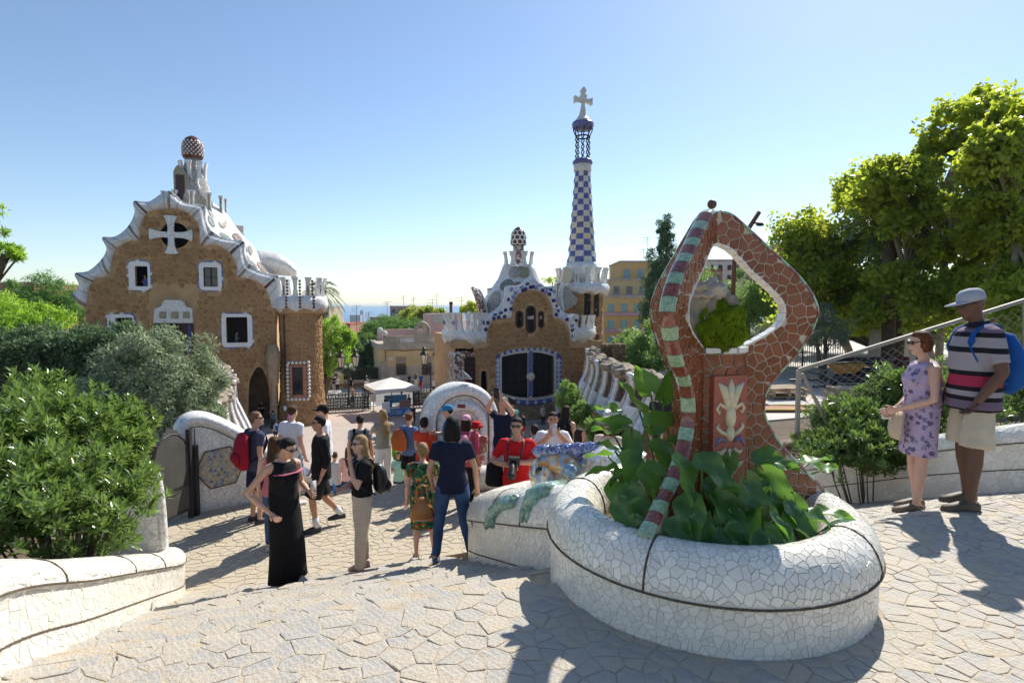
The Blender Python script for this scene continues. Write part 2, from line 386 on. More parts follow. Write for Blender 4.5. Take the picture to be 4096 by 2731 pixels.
# ------------------------------------------------------------------ first flight: cobbled treads
def flight(name, t0, t1, s0, n, rise, tread, ztop, m):
    mb = MB(); o = [(s0 - .05, ztop - 3.2)]
    pr = [(s0 - .002, ztop)]
    for k in range(n): z = ztop - rise * (k + 1); pr += [(s0 + tread * k, z), (s0 + tread * (k + 1), z)]
    end = pr[-1]; lo = [(end[0], end[1] - .6), (s0, ztop - .6)]
    mb.prism(pr[1:] + lo, ((0, 0, 0), U, Z, VV), t0, t1); return tag(mb.build(name, m), kind='structure')
def tread_stones(fl, t0, t1, s0, n, rise, tread, ztop, step, nmax, seed, keep=None):
    allc = []
    for k in range(n):
        zz = ztop - rise * (k + 1); a = s0 + tread * k
        for c in cells(a + .005, a + tread + .02, t0, t1, step, .010, .45, keep, seed=seed + k, bstep=step * 1.15, drop=.12): allc.append(c)
    zf = lambda s: ztop - rise * (min(n - 1, max(0, int((s - s0 - .004) / tread))) + 1)
    # every stone keeps the level of its own step
    def S(s, t): return (st(s, t, S.z), Z)
    groups = {}
    for c in allc: groups.setdefault(zf(c[1][0]), []).append(c)
    cnt = nmax
    for zz in sorted(groups, reverse=True):
        S.z = zz; g = groups[zz]; take = min(len(g), max(0, cnt)); take = take if take < len(g) else len(g)
        lay(g, S, .0035, 'tread_stone', M_COB, fl, take, tilt=.04, bevel=.07, rough=.002, rest='tread_stones', rnd=random.Random(seed)); cnt -= take
fl1 = flight('stairs', -1.45, 1.72, S_TOP, NST, RISE, TREAD, 7.55, M_SAND)
tread_stones(fl1, -1.4, 1.70, S_TOP, NST, RISE, TREAD, 7.55, .105, 300, 20, lambda s, t: (st(s, t) - PLC).length > PLR - .02)
fl2 = tag(MB().prism([(S_TOP, 7.548), (S_BOT, 5.798), (S_BOT, 5.3), (S_TOP, 7.0)], ((0, 0, 0), U, Z, VV), 2.6, 6.9).build('ramp', M_SAND), kind='structure')
RN = (Z + U * .394).normalized()
lay(cells(S_TOP, 6.2, 2.62, 6.7, .105, .009, .52, lambda s, t: (st(s, t) - PLC).length > PLR - .02, seed=51, drop=.14), lambda s, t: (st(s, t, prof(s) + .002), RN), .003, 'paving_stone', M_COB, fl2, 120, tilt=.035, bevel=.07, rough=.002, rest='paving_stones', rnd=random.Random(8))
# ------------------------------------------------------------------ lower landing and second flight
low = tag(MB().prism([(S_BOT, -6.5), (S2, -6.5), (S2, 6.9), (S_BOT, 6.9)], ((0, 0, 0), U, VV, Z), 5.0, 5.68).build('lower_landing', M_SAND), kind='structure')
for vtx in low.data.vertices:
    if vtx.co.z > 5.5 and to_st(vtx.co)[0] < S_BOT + .1: vtx.co.z = 5.798
cs = cells(S_BOT, S2, -2.1, 4.2, .13, .014, .45, seed=9, drop=.15)
lay(cs, SF(lambda s: 5.80 - .03 * (s - S_BOT)), .0035, 'landing_stone', mat('sandy_cobble', (.43, .375, .29), .9, .14, 9, .5, 45, tint=.8, tcol=(.47, .395, .28), stain=(.46, .385, .28), stain_amt=.8, stain_scale=5), low, 220, tilt=.03, bevel=.1, rough=.002, rest='landing_stones', rnd=random.Random(6))
fl3 = flight('stairs', -1.9, 6.9, S2, 36, 5.68 / 36, .375, 5.68, M_SAND)
# ------------------------------------------------------------------ plaza, street, zebra crossing
plaza = MB().prism([(S3 - .3, -40), (54, -40), (54, 60), (S3 - .3, 60)], ((0, 0, 0), U, VV, Z), -.3, 0).build('plaza', M_PLAZA); tag(plaza, kind='structure')
pv = MB(); pv.prism([(43.0, -17), (38.5, -9.5), (40.5, -5.5), (47, -3.2), (53.9, -2.2), (53.9, -24)], ((0, 0, 0), U, VV, Z), -.05, .13); tag(pv.build('cobbled_pavement', mat('pavement_cobbles', (.40, .35, .28), .9, .2, 4, .7, 12)), kind='structure')
pv = MB(); pv.prism([(40.5, 8.5), (41.8, 24), (50, 24), (50, 8.5)], ((0, 0, 0), U, VV, Z), -.05, .12); tag(pv.build('pavement', M_PAVE), kind='structure')
pv = MB(); pv.prism([(54.004, -60), (66, -60), (66, 60), (54.004, 60)], ((0, 0, 0), U, VV, Z), -.5, -.1); tag(pv.build('street', M_ROAD), kind='structure')
pv = MB(); pv.prism([(63, -60), (70, -60), (70, 60), (63, 60)], ((0, 0, 0), U, VV, Z), -.4, .02); tag(pv.build('far_pavement', M_PAVE), kind='structure')
zeb = thing('zebra_crossing', 'white painted zebra crossing on the street behind the parasol', 'road marking')
for k in range(7): mb = MB(); mb.prism([(55.2 + k * 1.0, .6), (55.7 + k * 1.0, .6), (55.7 + k * 1.0, 6.2), (55.2 + k * 1.0, 6.2)], ((0, 0, 0), U, VV, Z), -.099, -.094); mb.build('painted_stripe', M_WPAINT, zeb)
# ------------------------------------------------------------------ white broken-tile walls
M_GROUT = mat('tile_grout', (.68, .635, .55), .9, .10, 8, .4, 80)
M_WT = mat('white_glazed_tile', (.82, .79, .70), .16, .05, 14, .12, 70, tint=.55, tcol=(.62, .58, .50), spec=.5, stain=(.60, .55, .47), stain_amt=.2, stain_scale=3)
M_JOINT = mat('brown_joint', (.10, .075, .05), .9, .3, 30, .5, 60)
M_WFINE = vor_mat('fine_white_mosaic', [(.74, .73, .70), (.80, .79, .76), (.68, .67, .65), (.77, .75, .70)], (.52, .48, .42), .075, .05, .2, .5, .25)
def pathfn(path, close=False, n=10):
    pts = spline(path, n, close); P = [V(p) for p in pts]
    if close: P.append(P[0])
    L = [0.]
    for i in range(1, len(P)): L.append(L[-1] + (V((P[i].x, P[i].y, 0)) - V((P[i - 1].x, P[i - 1].y, 0))).length)
    T = L[-1]; NT = 1200; X = [p.x for p in P]; Y = [p.y for p in P]; ZL = [p.z for p in P]; qs = np.linspace(0, T, NT + 1)
    tx, ty, tz = [np.interp(qs, L, c).tolist() for c in (X, Y, ZL)]
    def raw(a):
        if close: a %= T
        k = min(max(a / T * NT, 0), NT - 1e-6); i = int(k); f = k - i
        return tx[i] + (tx[i + 1] - tx[i]) * f, ty[i] + (ty[i + 1] - ty[i]) * f, tz[i] + (tz[i + 1] - tz[i]) * f
    nn = []
    for q in qs:
        e = .05; a = raw(q - e) if (close or q > e) else raw(0); b = raw(q + e) if (close or q < T - e) else raw(T); dx, dy = b[0] - a[0], b[1] - a[1]; l = math.hypot(dx, dy); nn.append((dy / l, -dx / l))
    def pos(a): return V(raw(a))
    def nrm(a, side):
        if close: a %= T
        n = nn[int(min(max(a / T * NT, 0), NT))]; return V((n[0] * side, n[1] * side, 0))
    return pos, nrm, T
def coped_wall(name, label, path, w, rh, side, below, step, nmax, ground, close=False, lines=(), cross=(), inner=.15, seed=3, gap=.0035, a_keep=None, bulge=.02):
    pos, nrm, T = pathfn(path, close); hw = w / 2; LR = PI * math.sqrt(((hw + bulge / 2) ** 2 + rh ** 2) / 2)
    def prf(b):
        if b < 0: return 0., b
        if b <= LR: f = b / LR * PI; return -hw + (hw + (bulge if f < PI / 2 else 0)) * cos(f) + (bulge * 0), rh * sin(f)
        return -w, -(b - LR)
    def PT(a, b): n, dz = prf(b); p = pos(a); q = nrm(a, side); return V((p.x + q.x * n, p.y + q.y * n, p.z + dz))
    def S(a, b):
        p = PT(a, b); q = nrm(a, side)
        if b < 0: return p, q
        if b <= LR: f = b / LR * PI; return p, (q * (cos(f) * rh) + Z * (sin(f) * hw)).normalized()
        return p, -q
    wall = thing(name, label, 'wall' if 'planter' not in name else 'planter')
    na = max(6, int(T / .06)); bs = [-below, -below * .5, -.02, 0] + [LR * k / 10 for k in range(1, 11)] + [LR + inner]
    mb = MB(); nb = len(bs); vs = [PT(T * i / na, b) for i in range(na + (0 if close else 1)) for b in bs]; fs = []
    m_ = na if close else na + 1
    for i in range(na if close else na):
        j = (i + 1) % m_
        for k in range(nb - 1): fs.append((i * nb + k, j * nb + k, j * nb + k + 1, i * nb + k + 1))
    if not close: fs += [tuple(range(nb)), tuple(na * nb + k for k in range(nb))]
    mb.add(vs, fs); base = mb.build('wall_core', M_GROUT, wall, True); smooth_by_angle(base, 50)
    jl = [.0] + list(lines); jc = list(cross)
    def keep(a, b):
        if a_keep and not a_keep(a): return False
        p = PT(a, b)
        if p.z < ground(p) - .03: return False
        return True
    cs = cells(0, T, -below, LR + inner * .6, step, gap, .62, keep, wrap=close, seed=seed, drop=.15)
    lay(cs, S, .0032, 'tile', M_WT, wall, nmax, tilt=.02, bevel=.05, rest='tiles', rnd=random.Random(seed))
    for q in jl:
        p = [PT(T * i / na, q) + S(T * i / na, q)[1] * .004 for i in range(na + (0 if close else 1))]
        MB().tube(p, .0065, 5, cap=not close, close=close).build('joint', M_JOINT, wall)
    for q in jc:
        p = [PT(q, LR * k / 12) + S(q, LR * k / 12)[1] * .004 for k in range(13)]; MB().tube(p, .006, 5).build('joint', M_JOINT, wall)
    return wall, pos, nrm, T, PT
gz = lambda p: step_z(*to_st(p))
circ = [(PLC.x + PLR * cos(k / 16 * 2 * PI), PLC.y + PLR * sin(k / 16 * 2 * PI), 7.80) for k in range(16)]
pl, *_ = coped_wall('round_planter', 'round white broken tile planter with fat rolled rim in foreground', circ, .32, .22, 1, .75, .038, 300, gz, close=True,
                    cross=(5.27, 2.55, 3.9), inner=.3, seed=11)
MB().lathe([(.0, 7.80), (.66, 7.78)], 32, (PLC.x, PLC.y, 0)).build('soil', M_SOIL, pl)
ws = lambda s, t, h: (lambda p: (p.x, p.y, prof(s) + h))(st(s, t))
lw, *_ = coped_wall('garden_wall', 'low white broken tile wall descending beside the stairs at lower left', [ws(s, -1.38, .38) for s in (1.0, 2.2, 3.2, 4.5, 6, 7.2)] + [ws(7.62, -1.42, .40)],
                    .36, .17, 1, .7, .058, 300, gz, lines=(-.26,), cross=(2.05, 3.0, 4.4, 5.4), seed=12, gap=.004)
rw, *_ = coped_wall('stair_wall', 'low white broken tile wall with rolled coping behind the couple', [ws(s, 6.72, .43 + .1 * max(0, min(1, s - 3))) for s in (.6, 1.8, 3, 4.2, 5.5, 7)],
                    .34, .20, -1, .8, .062, 300, gz, lines=(-.27,), cross=(1.1, 2.2, 3.3, 4.4), seed=13, gap=.004)
bp = [st(3.5, 1.80), st(4.1, 1.64), st(4.8, 1.60), st(5.6, 1.62), st(6.15, 1.72), st(6.5, 2.1), st(6.62, 2.7), st(6.62, 3.4)]
bh = [7.64, 7.47, 7.25, 6.98, 6.80, 6.76, 6.78, 6.80]
bw, *_ = coped_wall('basin_wall', 'white broken tile basin wall stepping down left of the planter', [(p.x, p.y, h) for p, h in zip(bp, bh)], .42, .30, -1, 1.3, .050, 260, gz, lines=(-.34,), cross=(.75, 1.5), inner=.3, seed=14)
# tall curled end of the left wall
O = st(7.55, -1.68, 0); ex = -(VV * .93 + U * .25).normalized(); fr = (O, ex, Z, -U)
wing = thing('wall_wing', 'tall curved white tile wing rising behind the dense leafy shrub', 'wall')
out = spline([(-.06, 5.5), (-.07, 6.4), (-.03, 7.2), (.10, 7.42), (.26, 7.36), (.42, 7.05), (.60, 6.75), (.95, 6.55)], 6) + [(.95, 5.5)]
MB().prism(out, fr, -.12, .10).build('wall_core', M_WFINE, wing)
MB().tube([O + ex * a + Z * b - U * .06 for a, b in out[:-6]], (.06, .06), 8).build('rolled_edge', M_WFINE, wing, True)
MB().tube([O + ex * (a + .10) + Z * (b - .1) - U * .108 for a, b in out[12:-6]], .007, 5).build('joint', M_JOINT, wing)
M_MOSC = vor_mat('coloured_mosaic', [(.42, .33, .18), (.10, .15, .32), (.55, .45, .28), (.33, .36, .36), (.22, .24, .30), (.45, .36, .22)], (.40, .36, .30), .045, .06, .2)
MB().prism([(.02 + .16 * cos(k / 6 * 6.283), 6.02 + .20 * sin(k / 6 * 6.283)) for k in range(6)], fr, .100, .112).build('mosaic_panel', M_MOSC, wing)
# wall with hexagon at the head of the second flight
O = at(735, 2065, 9.45); O.z = 0; ex = (VV * .96 + U * .28).normalized(); en = V((ex.y, -ex.x, 0)); fr = (O, ex, Z, en)
hw_ = thing('mosaic_wall', 'white tile wall end with large hexagonal mosaic beside the iron gate', 'wall')
top = spline([(-.02, 6.9), (.02, 7.22), (.16, 7.36), (.4, 7.33), (.8, 7.08), (1.15, 6.78), (1.5, 6.45), (2.3, 5.9)], 6)
MB().prism([(-.02, 5.3)] + top + [(2.3, 5.0)], fr, -.35, .0).build('wall_core', M_WFINE, hw_)
mb = MB(); mb.tube([O + ex * a + Z * (b - .06) - en * .16 for a, b in top], (.25, .12), 12, up=Z); mb.build('rolled_coping', M_WFINE, hw_, True)
MB().tube([O + ex * a + Z * (b - .19) + en * .006 for a, b in top[4:]], .008, 5).build('joint', M_JOINT, hw_)
MB().tube([O + ex * .20 + Z * b + en * .006 for b in (5.6, 7.15)], .007, 5).build('joint', M_JOINT, hw_)
MB().tube([O + ex * 1.12 + Z * b + en * .006 for b in (5.6, 6.6)], .007, 5).build('joint', M_JOINT, hw_)
hexp = [(.58 + .40 * cos(k / 6 * 2 * PI + .1), 6.42 + .38 * sin(k / 6 * 2 * PI + .1)) for k in range(6)]
MB().prism(hexp, fr, .0, .012).build('mosaic_panel', M_MOSC, hw_)
MB().tube([O + ex * a + Z * b + en * .012 for a, b in hexp], .012, 5, close=True).build('joint', M_JOINT, hw_)
# wall running down the second flight
pp = [O + ex * 1.6 + U * k * 2.5 + VV * (-.02 * k) for k in range(6)]
sw = thing('stair_wall', 'white tile wall running down the second flight of stairs', 'wall')
mb = MB()
for k in range(5):
    a, b = pp[k], pp[k + 1]; za, zb_ = prof(to_st(a)[0]), prof(to_st(b)[0])
    mb.add([V((a.x, a.y, za - .6)), V((b.x, b.y, zb_ - .6)), V((b.x, b.y, zb_ + .75)), V((a.x, a.y, za + .75))] + [V((q.x - .3, q.y - .1, h)) for q, h in ((a, za - .6), (b, zb_ - .6), (b, zb_ + .75), (a, za + .75))],
           [(0, 1, 2, 3), (7, 6, 5, 4), (3, 2, 6, 7), (0, 3, 7, 4), (1, 5, 6, 2)])
mb.build('wall_core', M_WFINE, sw)
# ------------------------------------------------------------------ medallion wall with arched rolls
O = at(1850, 1990, 11.5); O.z = 0; fr = (O, VV, Z, -U)
med = thing('medallion_wall', 'arched white tile wall with thick rolled rings around hexagonal mosaic', 'fountain wall')
def arch(r, zc, zb, n=22): return [(-r, zb)] + [(-r * cos(PI * k / n), zc + r * sin(PI * k / n)) for k in range(n + 1)] + [(r, zb)]
def arch_rolls(prof_, zc, zb, m, nm):
    mb = MB(); rr = [[O + VV * a + Z * b - U * d for a, b in arch(r, zc, zb)] for r, d in prof_]; mb.rings(rr, True); return mb.build(nm, m, med, True)
arch_rolls([(.76, -.55), (.79, -.25), (.80, -.08), (.775, .03), (.72, .09), (.64, .11), (.575, .09), (.55, .05), (.545, .02)], 6.88, 5.4, M_WFINE, 'outer_roll')
arch_rolls([(.56, -.02), (.54, .04), (.50, .09), (.43, .12), (.37, .10), (.33, .05), (.325, .0)], 6.78, 5.4, M_WFINE, 'inner_roll')
M_MOSG = vor_mat('green_mosaic', [(.34, .33, .26), (.16, .22, .15), (.45, .42, .34), (.26, .20, .15), (.22, .28, .24), (.50, .46, .38)], (.36, .33, .28), .04, .06, .2)
MB().prism([(.06 + .31 * cos(k / 6 * 6.283), 6.66 + .31 * sin(k / 6 * 6.283)) for k in range(6)], fr, .0, .10).build('mosaic_panel', M_MOSG, med)
MB().tube([O + VV * a + Z * b - U * .06 for a, b in arch(.552, 6.88, 5.5)], .012, 5).build('joint', M_JOINT, med)
mb = MB(); mb.tube([O + VV * a - U * d + Z * 5.92 for a, d in spline([(-1.0, .1), (-.8, .55), (-.2, .80), (.5, .80), (1.0, .5), (1.15, -.1)], 6)], (.22, .26), 12, up=Z); mb.build('bench', M_WFINE, med, True)
# ------------------------------------------------------------------ pigeon on the medallion
pg = thing('pigeon', 'grey pigeon perched on top of the arched white tile wall', 'pigeon', O + VV * .08 + Z * 7.69, R(215))
M_PIG = mat('pigeon_grey', (.22, .23, .26), .6, .4, 40, .2, 60)
mb = MB(); mb.tube([(-.14, 0, .05), (-.07, 0, .09), (0, 0, .12), (.05, 0, .17), (.07, 0, .215), (.085, 0, .235), (.10, 0, .235)], [.012, .035, .058, .05, .026, .026, .012], 10); mb.build('body', M_PIG, pg, True)
mb = MB()
for y in (-.02, .02): mb.tube([(0.01, y, .08), (.012, y, .0)], .005, 5)
mb.build('legs', mat('pigeon_leg', (.35, .12, .10), .6), pg)
MB().tube([(.095, 0, .233), (.122, 0, .225)], [.007, .002], 6).build('beak', mat('pigeon_beak', (.06, .06, .06), .5), pg)
# ------------------------------------------------------------------ iron side gate
M_IRON = mat('dark_iron', (.035, .032, .03), .55, .3, 12, .2, 60, metal=.3)
gt = thing('iron_gate', 'dark sheet iron gate standing open beside the hexagon wall', 'gate')
A = at(765, 2055, 9.3); B = at(610, 2020, 8.5); A.z = B.z = 0; dx = (A - B).normalized(); Lg = (A - B).length; en2 = V((dx.y, -dx.x, 0)); fr2 = (B, dx, Z, en2)
MB().prism([(.0, 5.85), (Lg, 5.85), (Lg, 6.35)] + [(Lg * (.5 + .5 * cos(k / 8 * PI)), 6.35 + .95 * sin(k / 8 * PI)) for k in range(1, 8)] + [(0, 6.35)], fr2, -.008, .008).build('sheet_panel', mat('gate_sheet', (.075, .07, .06), .7, .2, 3), gt)
mb = MB(); mb.bar(A + Z * 5.7, A + Z * 7.2, .07); mb.bar(A + Z * 5.7 + dx * .12, A + Z * 6.9 + dx * .12, .09); mb.build('hinge_post', M_IRON, gt)
MB().tube([B + dx * (Lg * (.5 + .5 * cos(k / 16 * 2 * PI))) + Z * (6.7 + .5 * sin(k / 16 * 2 * PI)) for k in range(16)], .016, 6, close=True).build('ring', M_IRON, gt)
for z0 in (5.88, 6.3): MB().bar(B + Z * z0, A + Z * z0, .035).build('rail', M_IRON, gt)
# ------------------------------------------------------------------ three-legged mosaic sculpture in the planter
M_RED = mat('red_brown_glazed_tile', (.20, .057, .020), .22, .25, 25, .1, 60, tint=.6, tcol=(.33, .12, .055), spec=.45, coat=.0)
M_CREAM = mat('cream_grout', (.56, .48, .38), .9, .1, 20, .4, 90, stain=(.62, .55, .47), stain_amt=.5, stain_scale=8)
def stripe_mat(name, c, c2, light):
    m = mat(name, c, .12, .18, 60, .05, 40, spec=.55, coat=.4, col2=c2); return m
M_GRN = stripe_mat('green_edge_tile', (.17, .28, .17), (.33, .43, .27), 0); M_MAR = stripe_mat('maroon_edge_tile', (.12, .028, .024), (.27, .085, .052), 0)
M_WEDGE = mat('white_edge_tile', (.78, .76, .70), .15, .06, 20, .05, 40, spec=.5)
tri = thing('mosaic_tripod', 'red mosaic three legged arch with green and maroon striped edges', 'sculpture')
AX = V((1.25, 3.60, 0))
OUTP = [(0, 9.80), (.10, 9.785), (.19, 9.72), (.383, 9.55), (.573, 9.375), (.668, 9.23), (.672, 9.12), (.573, 8.93), (.40, 8.73), (.35, 8.585), (.383, 8.46), (.494, 8.30), (.65, 8.14), (.79, 8.00)]
INP = [(0, 9.60), (.06, 9.59), (.13, 9.55), (.256, 9.42), (.415, 9.28), (.465, 9.19), (.435, 9.09), (.288, 8.996), (.177, 8.945)]
AZ = [R(2), R(232), R(106)]; TH = .036
INS = spline(INP, 6)
for bi, az in enumerate(AZ):
    OUTS = spline(OUTP if bi != 1 else OUTP[:-2] + [(.72, 8.15), (.93, 8.03)], 6); blade_poly = OUTS + [(.62, 7.92), (.05, 7.92), (.05, 8.93)] + INS[::-1]
    ex = V((cos(az), sin(az), 0)); en = V((-sin(az), cos(az), 0)); fr = (AX, ex, Z, en)
    bl = MB().prism(blade_poly, fr, -TH, TH).build('blade', M_CREAM, tri); 
    for sd in (-1, 1):
        nvis = 0
        def S(a, b, sd=sd): return AX + ex * a + Z * b + en * (TH * sd), en * sd
        def keep(a, b):
            if not ptin(blade_poly, a, b) or b < 7.95: return False
            return True
        cs = []
        for (poly, p, ar) in cells(0, .70, 7.94, 9.80, .064 if bi != 1 else .058, .0075, .46, keep, seed=30 + bi * 2 + sd):
            if all(ptin(blade_poly, p[0] + (a - p[0]) * 1.03, p[1] + (b - p[1]) * 1.03) for a, b in poly): cs.append((poly, p, ar))
            else:
                pl2 = []
                for a, b in poly:
                    k = 1.
                    while k > .1 and not ptin(blade_poly, p[0] + (a - p[0]) * k * 1.03, p[1] + (b - p[1]) * k * 1.03): k -= .08
                    pl2.append((p[0] + (a - p[0]) * k, p[1] + (b - p[1]) * k))
                cs.append((pl2, p, ar * .5))
        face = en * sd; vis = face.dot(CAMP - AX) > 0
        lay(cs, S, .006, 'red_tile', M_RED, bl, 110 if vis and bi < 2 else 0, tilt=.02, bevel=.06, rest='red_tiles', rnd=random.Random(bi))
    # striped outer edge: one glazed half-round piece after another
    P = [AX + ex * a + Z * b for a, b in OUTS]; L = [0.]
    for i in range(1, len(P)): L.append(L[-1] + (P[i] - P[i - 1]).length)
    def along(q, P=P, L=L): return V([float(np.interp(q, L, [p[k] for p in P])) for k in range(3)])
    q = .05; k = 0
    while q < L[-1] - .02:
        ln = .085 * random.uniform(.85, 1.15); rings = []
        for j in range(4):
            qq = q + (ln - .004) * j / 3; p = along(qq); d = (along(qq + .012) - along(qq - .012)).normalized(); nn = en.cross(d)
            if nn.dot(ex) < 0 and qq > .25: nn = -nn
            if qq <= .25 and nn.z < 0: nn = -nn
            rings.append([p - nn * .012 + en * (.046 * cos(PI * i / 8)) + nn * (.026 * sin(PI * i / 8)) for i in range(9)])
        smooth_by_angle(MB().rings(rings, True).build('edge_tile', M_GRN if k % 2 == 0 else M_MAR, tri), 35); q += ln; k += 1
    P2 = [AX + ex * a + Z * b for a, b in INS]; L2 = [0.]
    for i in range(1, len(P2)): L2.append(L2[-1] + (P2[i] - P2[i - 1]).length)
    q = .0
    while q < L2[-1] - .03:
        ln = .055; p = V([float(np.interp(q + ln / 2, L2, [r[k] for r in P2])) for k in range(3)]); p1 = V([float(np.interp(q + .004, L2, [r[k] for r in P2])) for k in range(3)]); p3 = V([float(np.interp(q + ln, L2, [r[k] for r in P2])) for k in range(3)])
        MB().bar(p1, p3, TH * 2 + .012, .012, up=(p - (AX + Z * 9.25)).normalized()).build('inner_edge_tile', M_WEDGE, tri); q += ln
# central post with its tiles, ring of white tiles, relief panel
core = MB().lathe([(.19, 7.9), (.20, 8.3), (.21, 8.8), (.22, 8.93), (.0, 8.94)], 24, AX).build('post', M_CREAM, tri, True)
def SC_(a, b): r = .195 + (b - 7.9) * .02; return AX + V((cos(a / .2) * r, sin(a / .2) * r, b)), V((cos(a / .2), sin(a / .2), 0))
lay(cells(0, .2 * 6.283, 7.92, 8.92, .075, .008, .4, wrap=True, seed=41), SC_, .008, 'red_tile', M_RED, core, 60, tilt=.02, bevel=.05, rest='red_tiles')
for k in range(14):
    a = k / 14 * 2 * PI; p = AX + V((cos(a) * .205, sin(a) * .205, 8.945)); MB().box(p, (.05, .085, .03), a).build('rim_tile', M_WEDGE, tri)
pd = V((cos(R(284)), sin(R(284)), 0)); pex = V((-pd.y, pd.x, 0)); pO = AX + pd * .215
prel = thing_panel = MB().prism([(-.112, 8.12), (.112, 8.12), (.112, 8.795), (-.112, 8.795)], (pO, pex, Z, pd), -.03, .018).build('relief_panel', mat('terracotta_glaze', (.36, .105, .075), .3, .2, 20, .2, 60), tri)
M_REL = mat('cream_glaze', (.66, .56, .36), .25, .12, 30, .15, 60, stain=(.35, .45, .36), stain_amt=.5, stain_scale=9); M_RELB = mat('blue_glaze', (.12, .17, .38), .2, .2, 20)
mb = MB(); mb2 = MB()
def pt(a, b, d=.02): return pO + pex * a + Z * b + pd * d
for sx in (-1, 0, 1):
    tip = (sx * .085, 8.775 - abs(sx) * .02)
    mb.tube([pt(sx * .012, 8.58), pt(sx * .03, 8.66), pt(sx * .05, 8.72), pt(*tip)], [(.016, .012), (.022, .014), (.026, .014), (.006, .006)], 8)
for sx in (-1, 1):
    mb.tube([pt(sx * .03, 8.60), pt(sx * .075, 8.63), pt(sx * .092, 8.60), pt(sx * .075, 8.57), pt(sx * .065, 8.59)], [.013, .012, .010, .008, .006], 7)
    mb.tube([pt(sx * .02, 8.44), pt(sx * .06, 8.46), pt(sx * .09, 8.49), pt(sx * .075, 8.51)], [.014, .013, .010, .007], 7)
    MB().tube([pt(sx * .03, 8.40), pt(sx * .07, 8.42), pt(sx * .10, 8.37)], [.008, .012, .004], 7).build('relief_scroll', M_RELB, prel, True)
    mb.tube([pt(sx * .02, 8.20), pt(sx * .055, 8.26), pt(sx * .09, 8.28), pt(sx * .06, 8.24)], [.015, .016, .009, .012], 7)
    mb.tube([pt(sx * .03, 8.36), pt(sx * .06, 8.33), pt(sx * .085, 8.345)], [.01, .016, .006], 7)
mb.ell(pt(0, 8.55), (.034, .03, .07), 12, 9); mb.ell(pt(0, 8.45), (.028, .025, .05), 12, 8); mb.ell(pt(0, 8.30), (.022, .02, .06), 10, 8); mb.tube([pt(0, 8.28), pt(0, 8.18), pt(0, 8.08)], [.018, .022, .03], 8)
mb.build('relief_ornament', M_REL, prel, True)
mb = MB(); mb.tube([pt(0, 8.10), pt(-.005, 8.0), pt(0, 7.85)], [.022, .02, .035], 8); mb.build('relief_stem', M_REL, prel, True)
# knob on the apex
MB().ell(AX + Z * 9.845, (.03, .03, .03), 10, 7).build('knob', mat('knob_brown', (.12, .06, .04), .5), tri, True)
# ------------------------------------------------------------------ mossy boulder on the post
M_ROCK = mat('limestone', (.30, .25, .19), .9, .3, 7, .9, 25, stain=(.04, .035, .03), stain_amt=.9, stain_scale=5)
M_MOSS = leaf_mat('moss', (.04, .07, .004), (.20, .29, .014), (.25, .36, .01), .12, .9, .1, 9)
bo = thing('mossy_boulder', 'pale boulder with bright green moss resting inside the mosaic arch', 'boulder', AX + V((-.02, -.06, 9.13)))
def lump(r, seed, amp, nu=36, nv=24, f=2.2):
    def fn(d): q = d * f + V((seed, 0, 0)); return 1 + amp * mnoise.noise(q) + amp * .6 * mnoise.noise(q * 2.3) + amp * .35 * mnoise.noise(q * 5)
    return MB().ell((0, 0, 0), r, nu, nv, fn=fn)
lump((.165, .17, .215), 3.1, .35).build('rock', M_ROCK, bo, True)
cp = lump((.105, .10, .07), 8.3, .5, 26, 18); cpo = cp.build('rock_cap', mat('pale_limestone', (.46, .40, .33), .9, .2, 8, .8, 22), bo, True); cpo.location = (-.03, -.08, .165)
ms = lump((.138, .075, .145), 5.7, .35, 30, 20); mo = ms.build('moss', M_MOSS, bo, True); mo.location = (.035, -.13, -.045)
pts = []
for k in range(5200):
    d = V((random.gauss(0, 1), random.gauss(0, 1) - .6, random.gauss(0, 1))).normalized(); q = d * 2.2 + V((5.7, 0, 0)); g = 1 + .35 * mnoise.noise(q) + .21 * mnoise.noise(q * 2.3) + .12 * mnoise.noise(q * 5)
    p = V((d.x * .138 * g, d.y * .075 * g, d.z * .145 * g)); t1 = d.orthogonal().normalized(); t1 = (t1 * cos(k) + d.cross(t1) * sin(k)); L = random.uniform(.004, .010)
    pts.append((p, t1, d, L))
vsn = []; fq = []
for i, (p, t1, d, L) in enumerate(pts): vsn += [p - t1 * .002, p + t1 * .002, p + t1 * .001 + d * L, p - t1 * .001 + d * L]; fq.append((4 * i, 4 * i + 1, 4 * i + 2, 4 * i + 3))
fz = link('moss_fibres', mesh_np('moss_fibres', vsn, fq, np.random.rand(len(fq))), M_MOSS, mo); fz['kind'] = 'stuff'
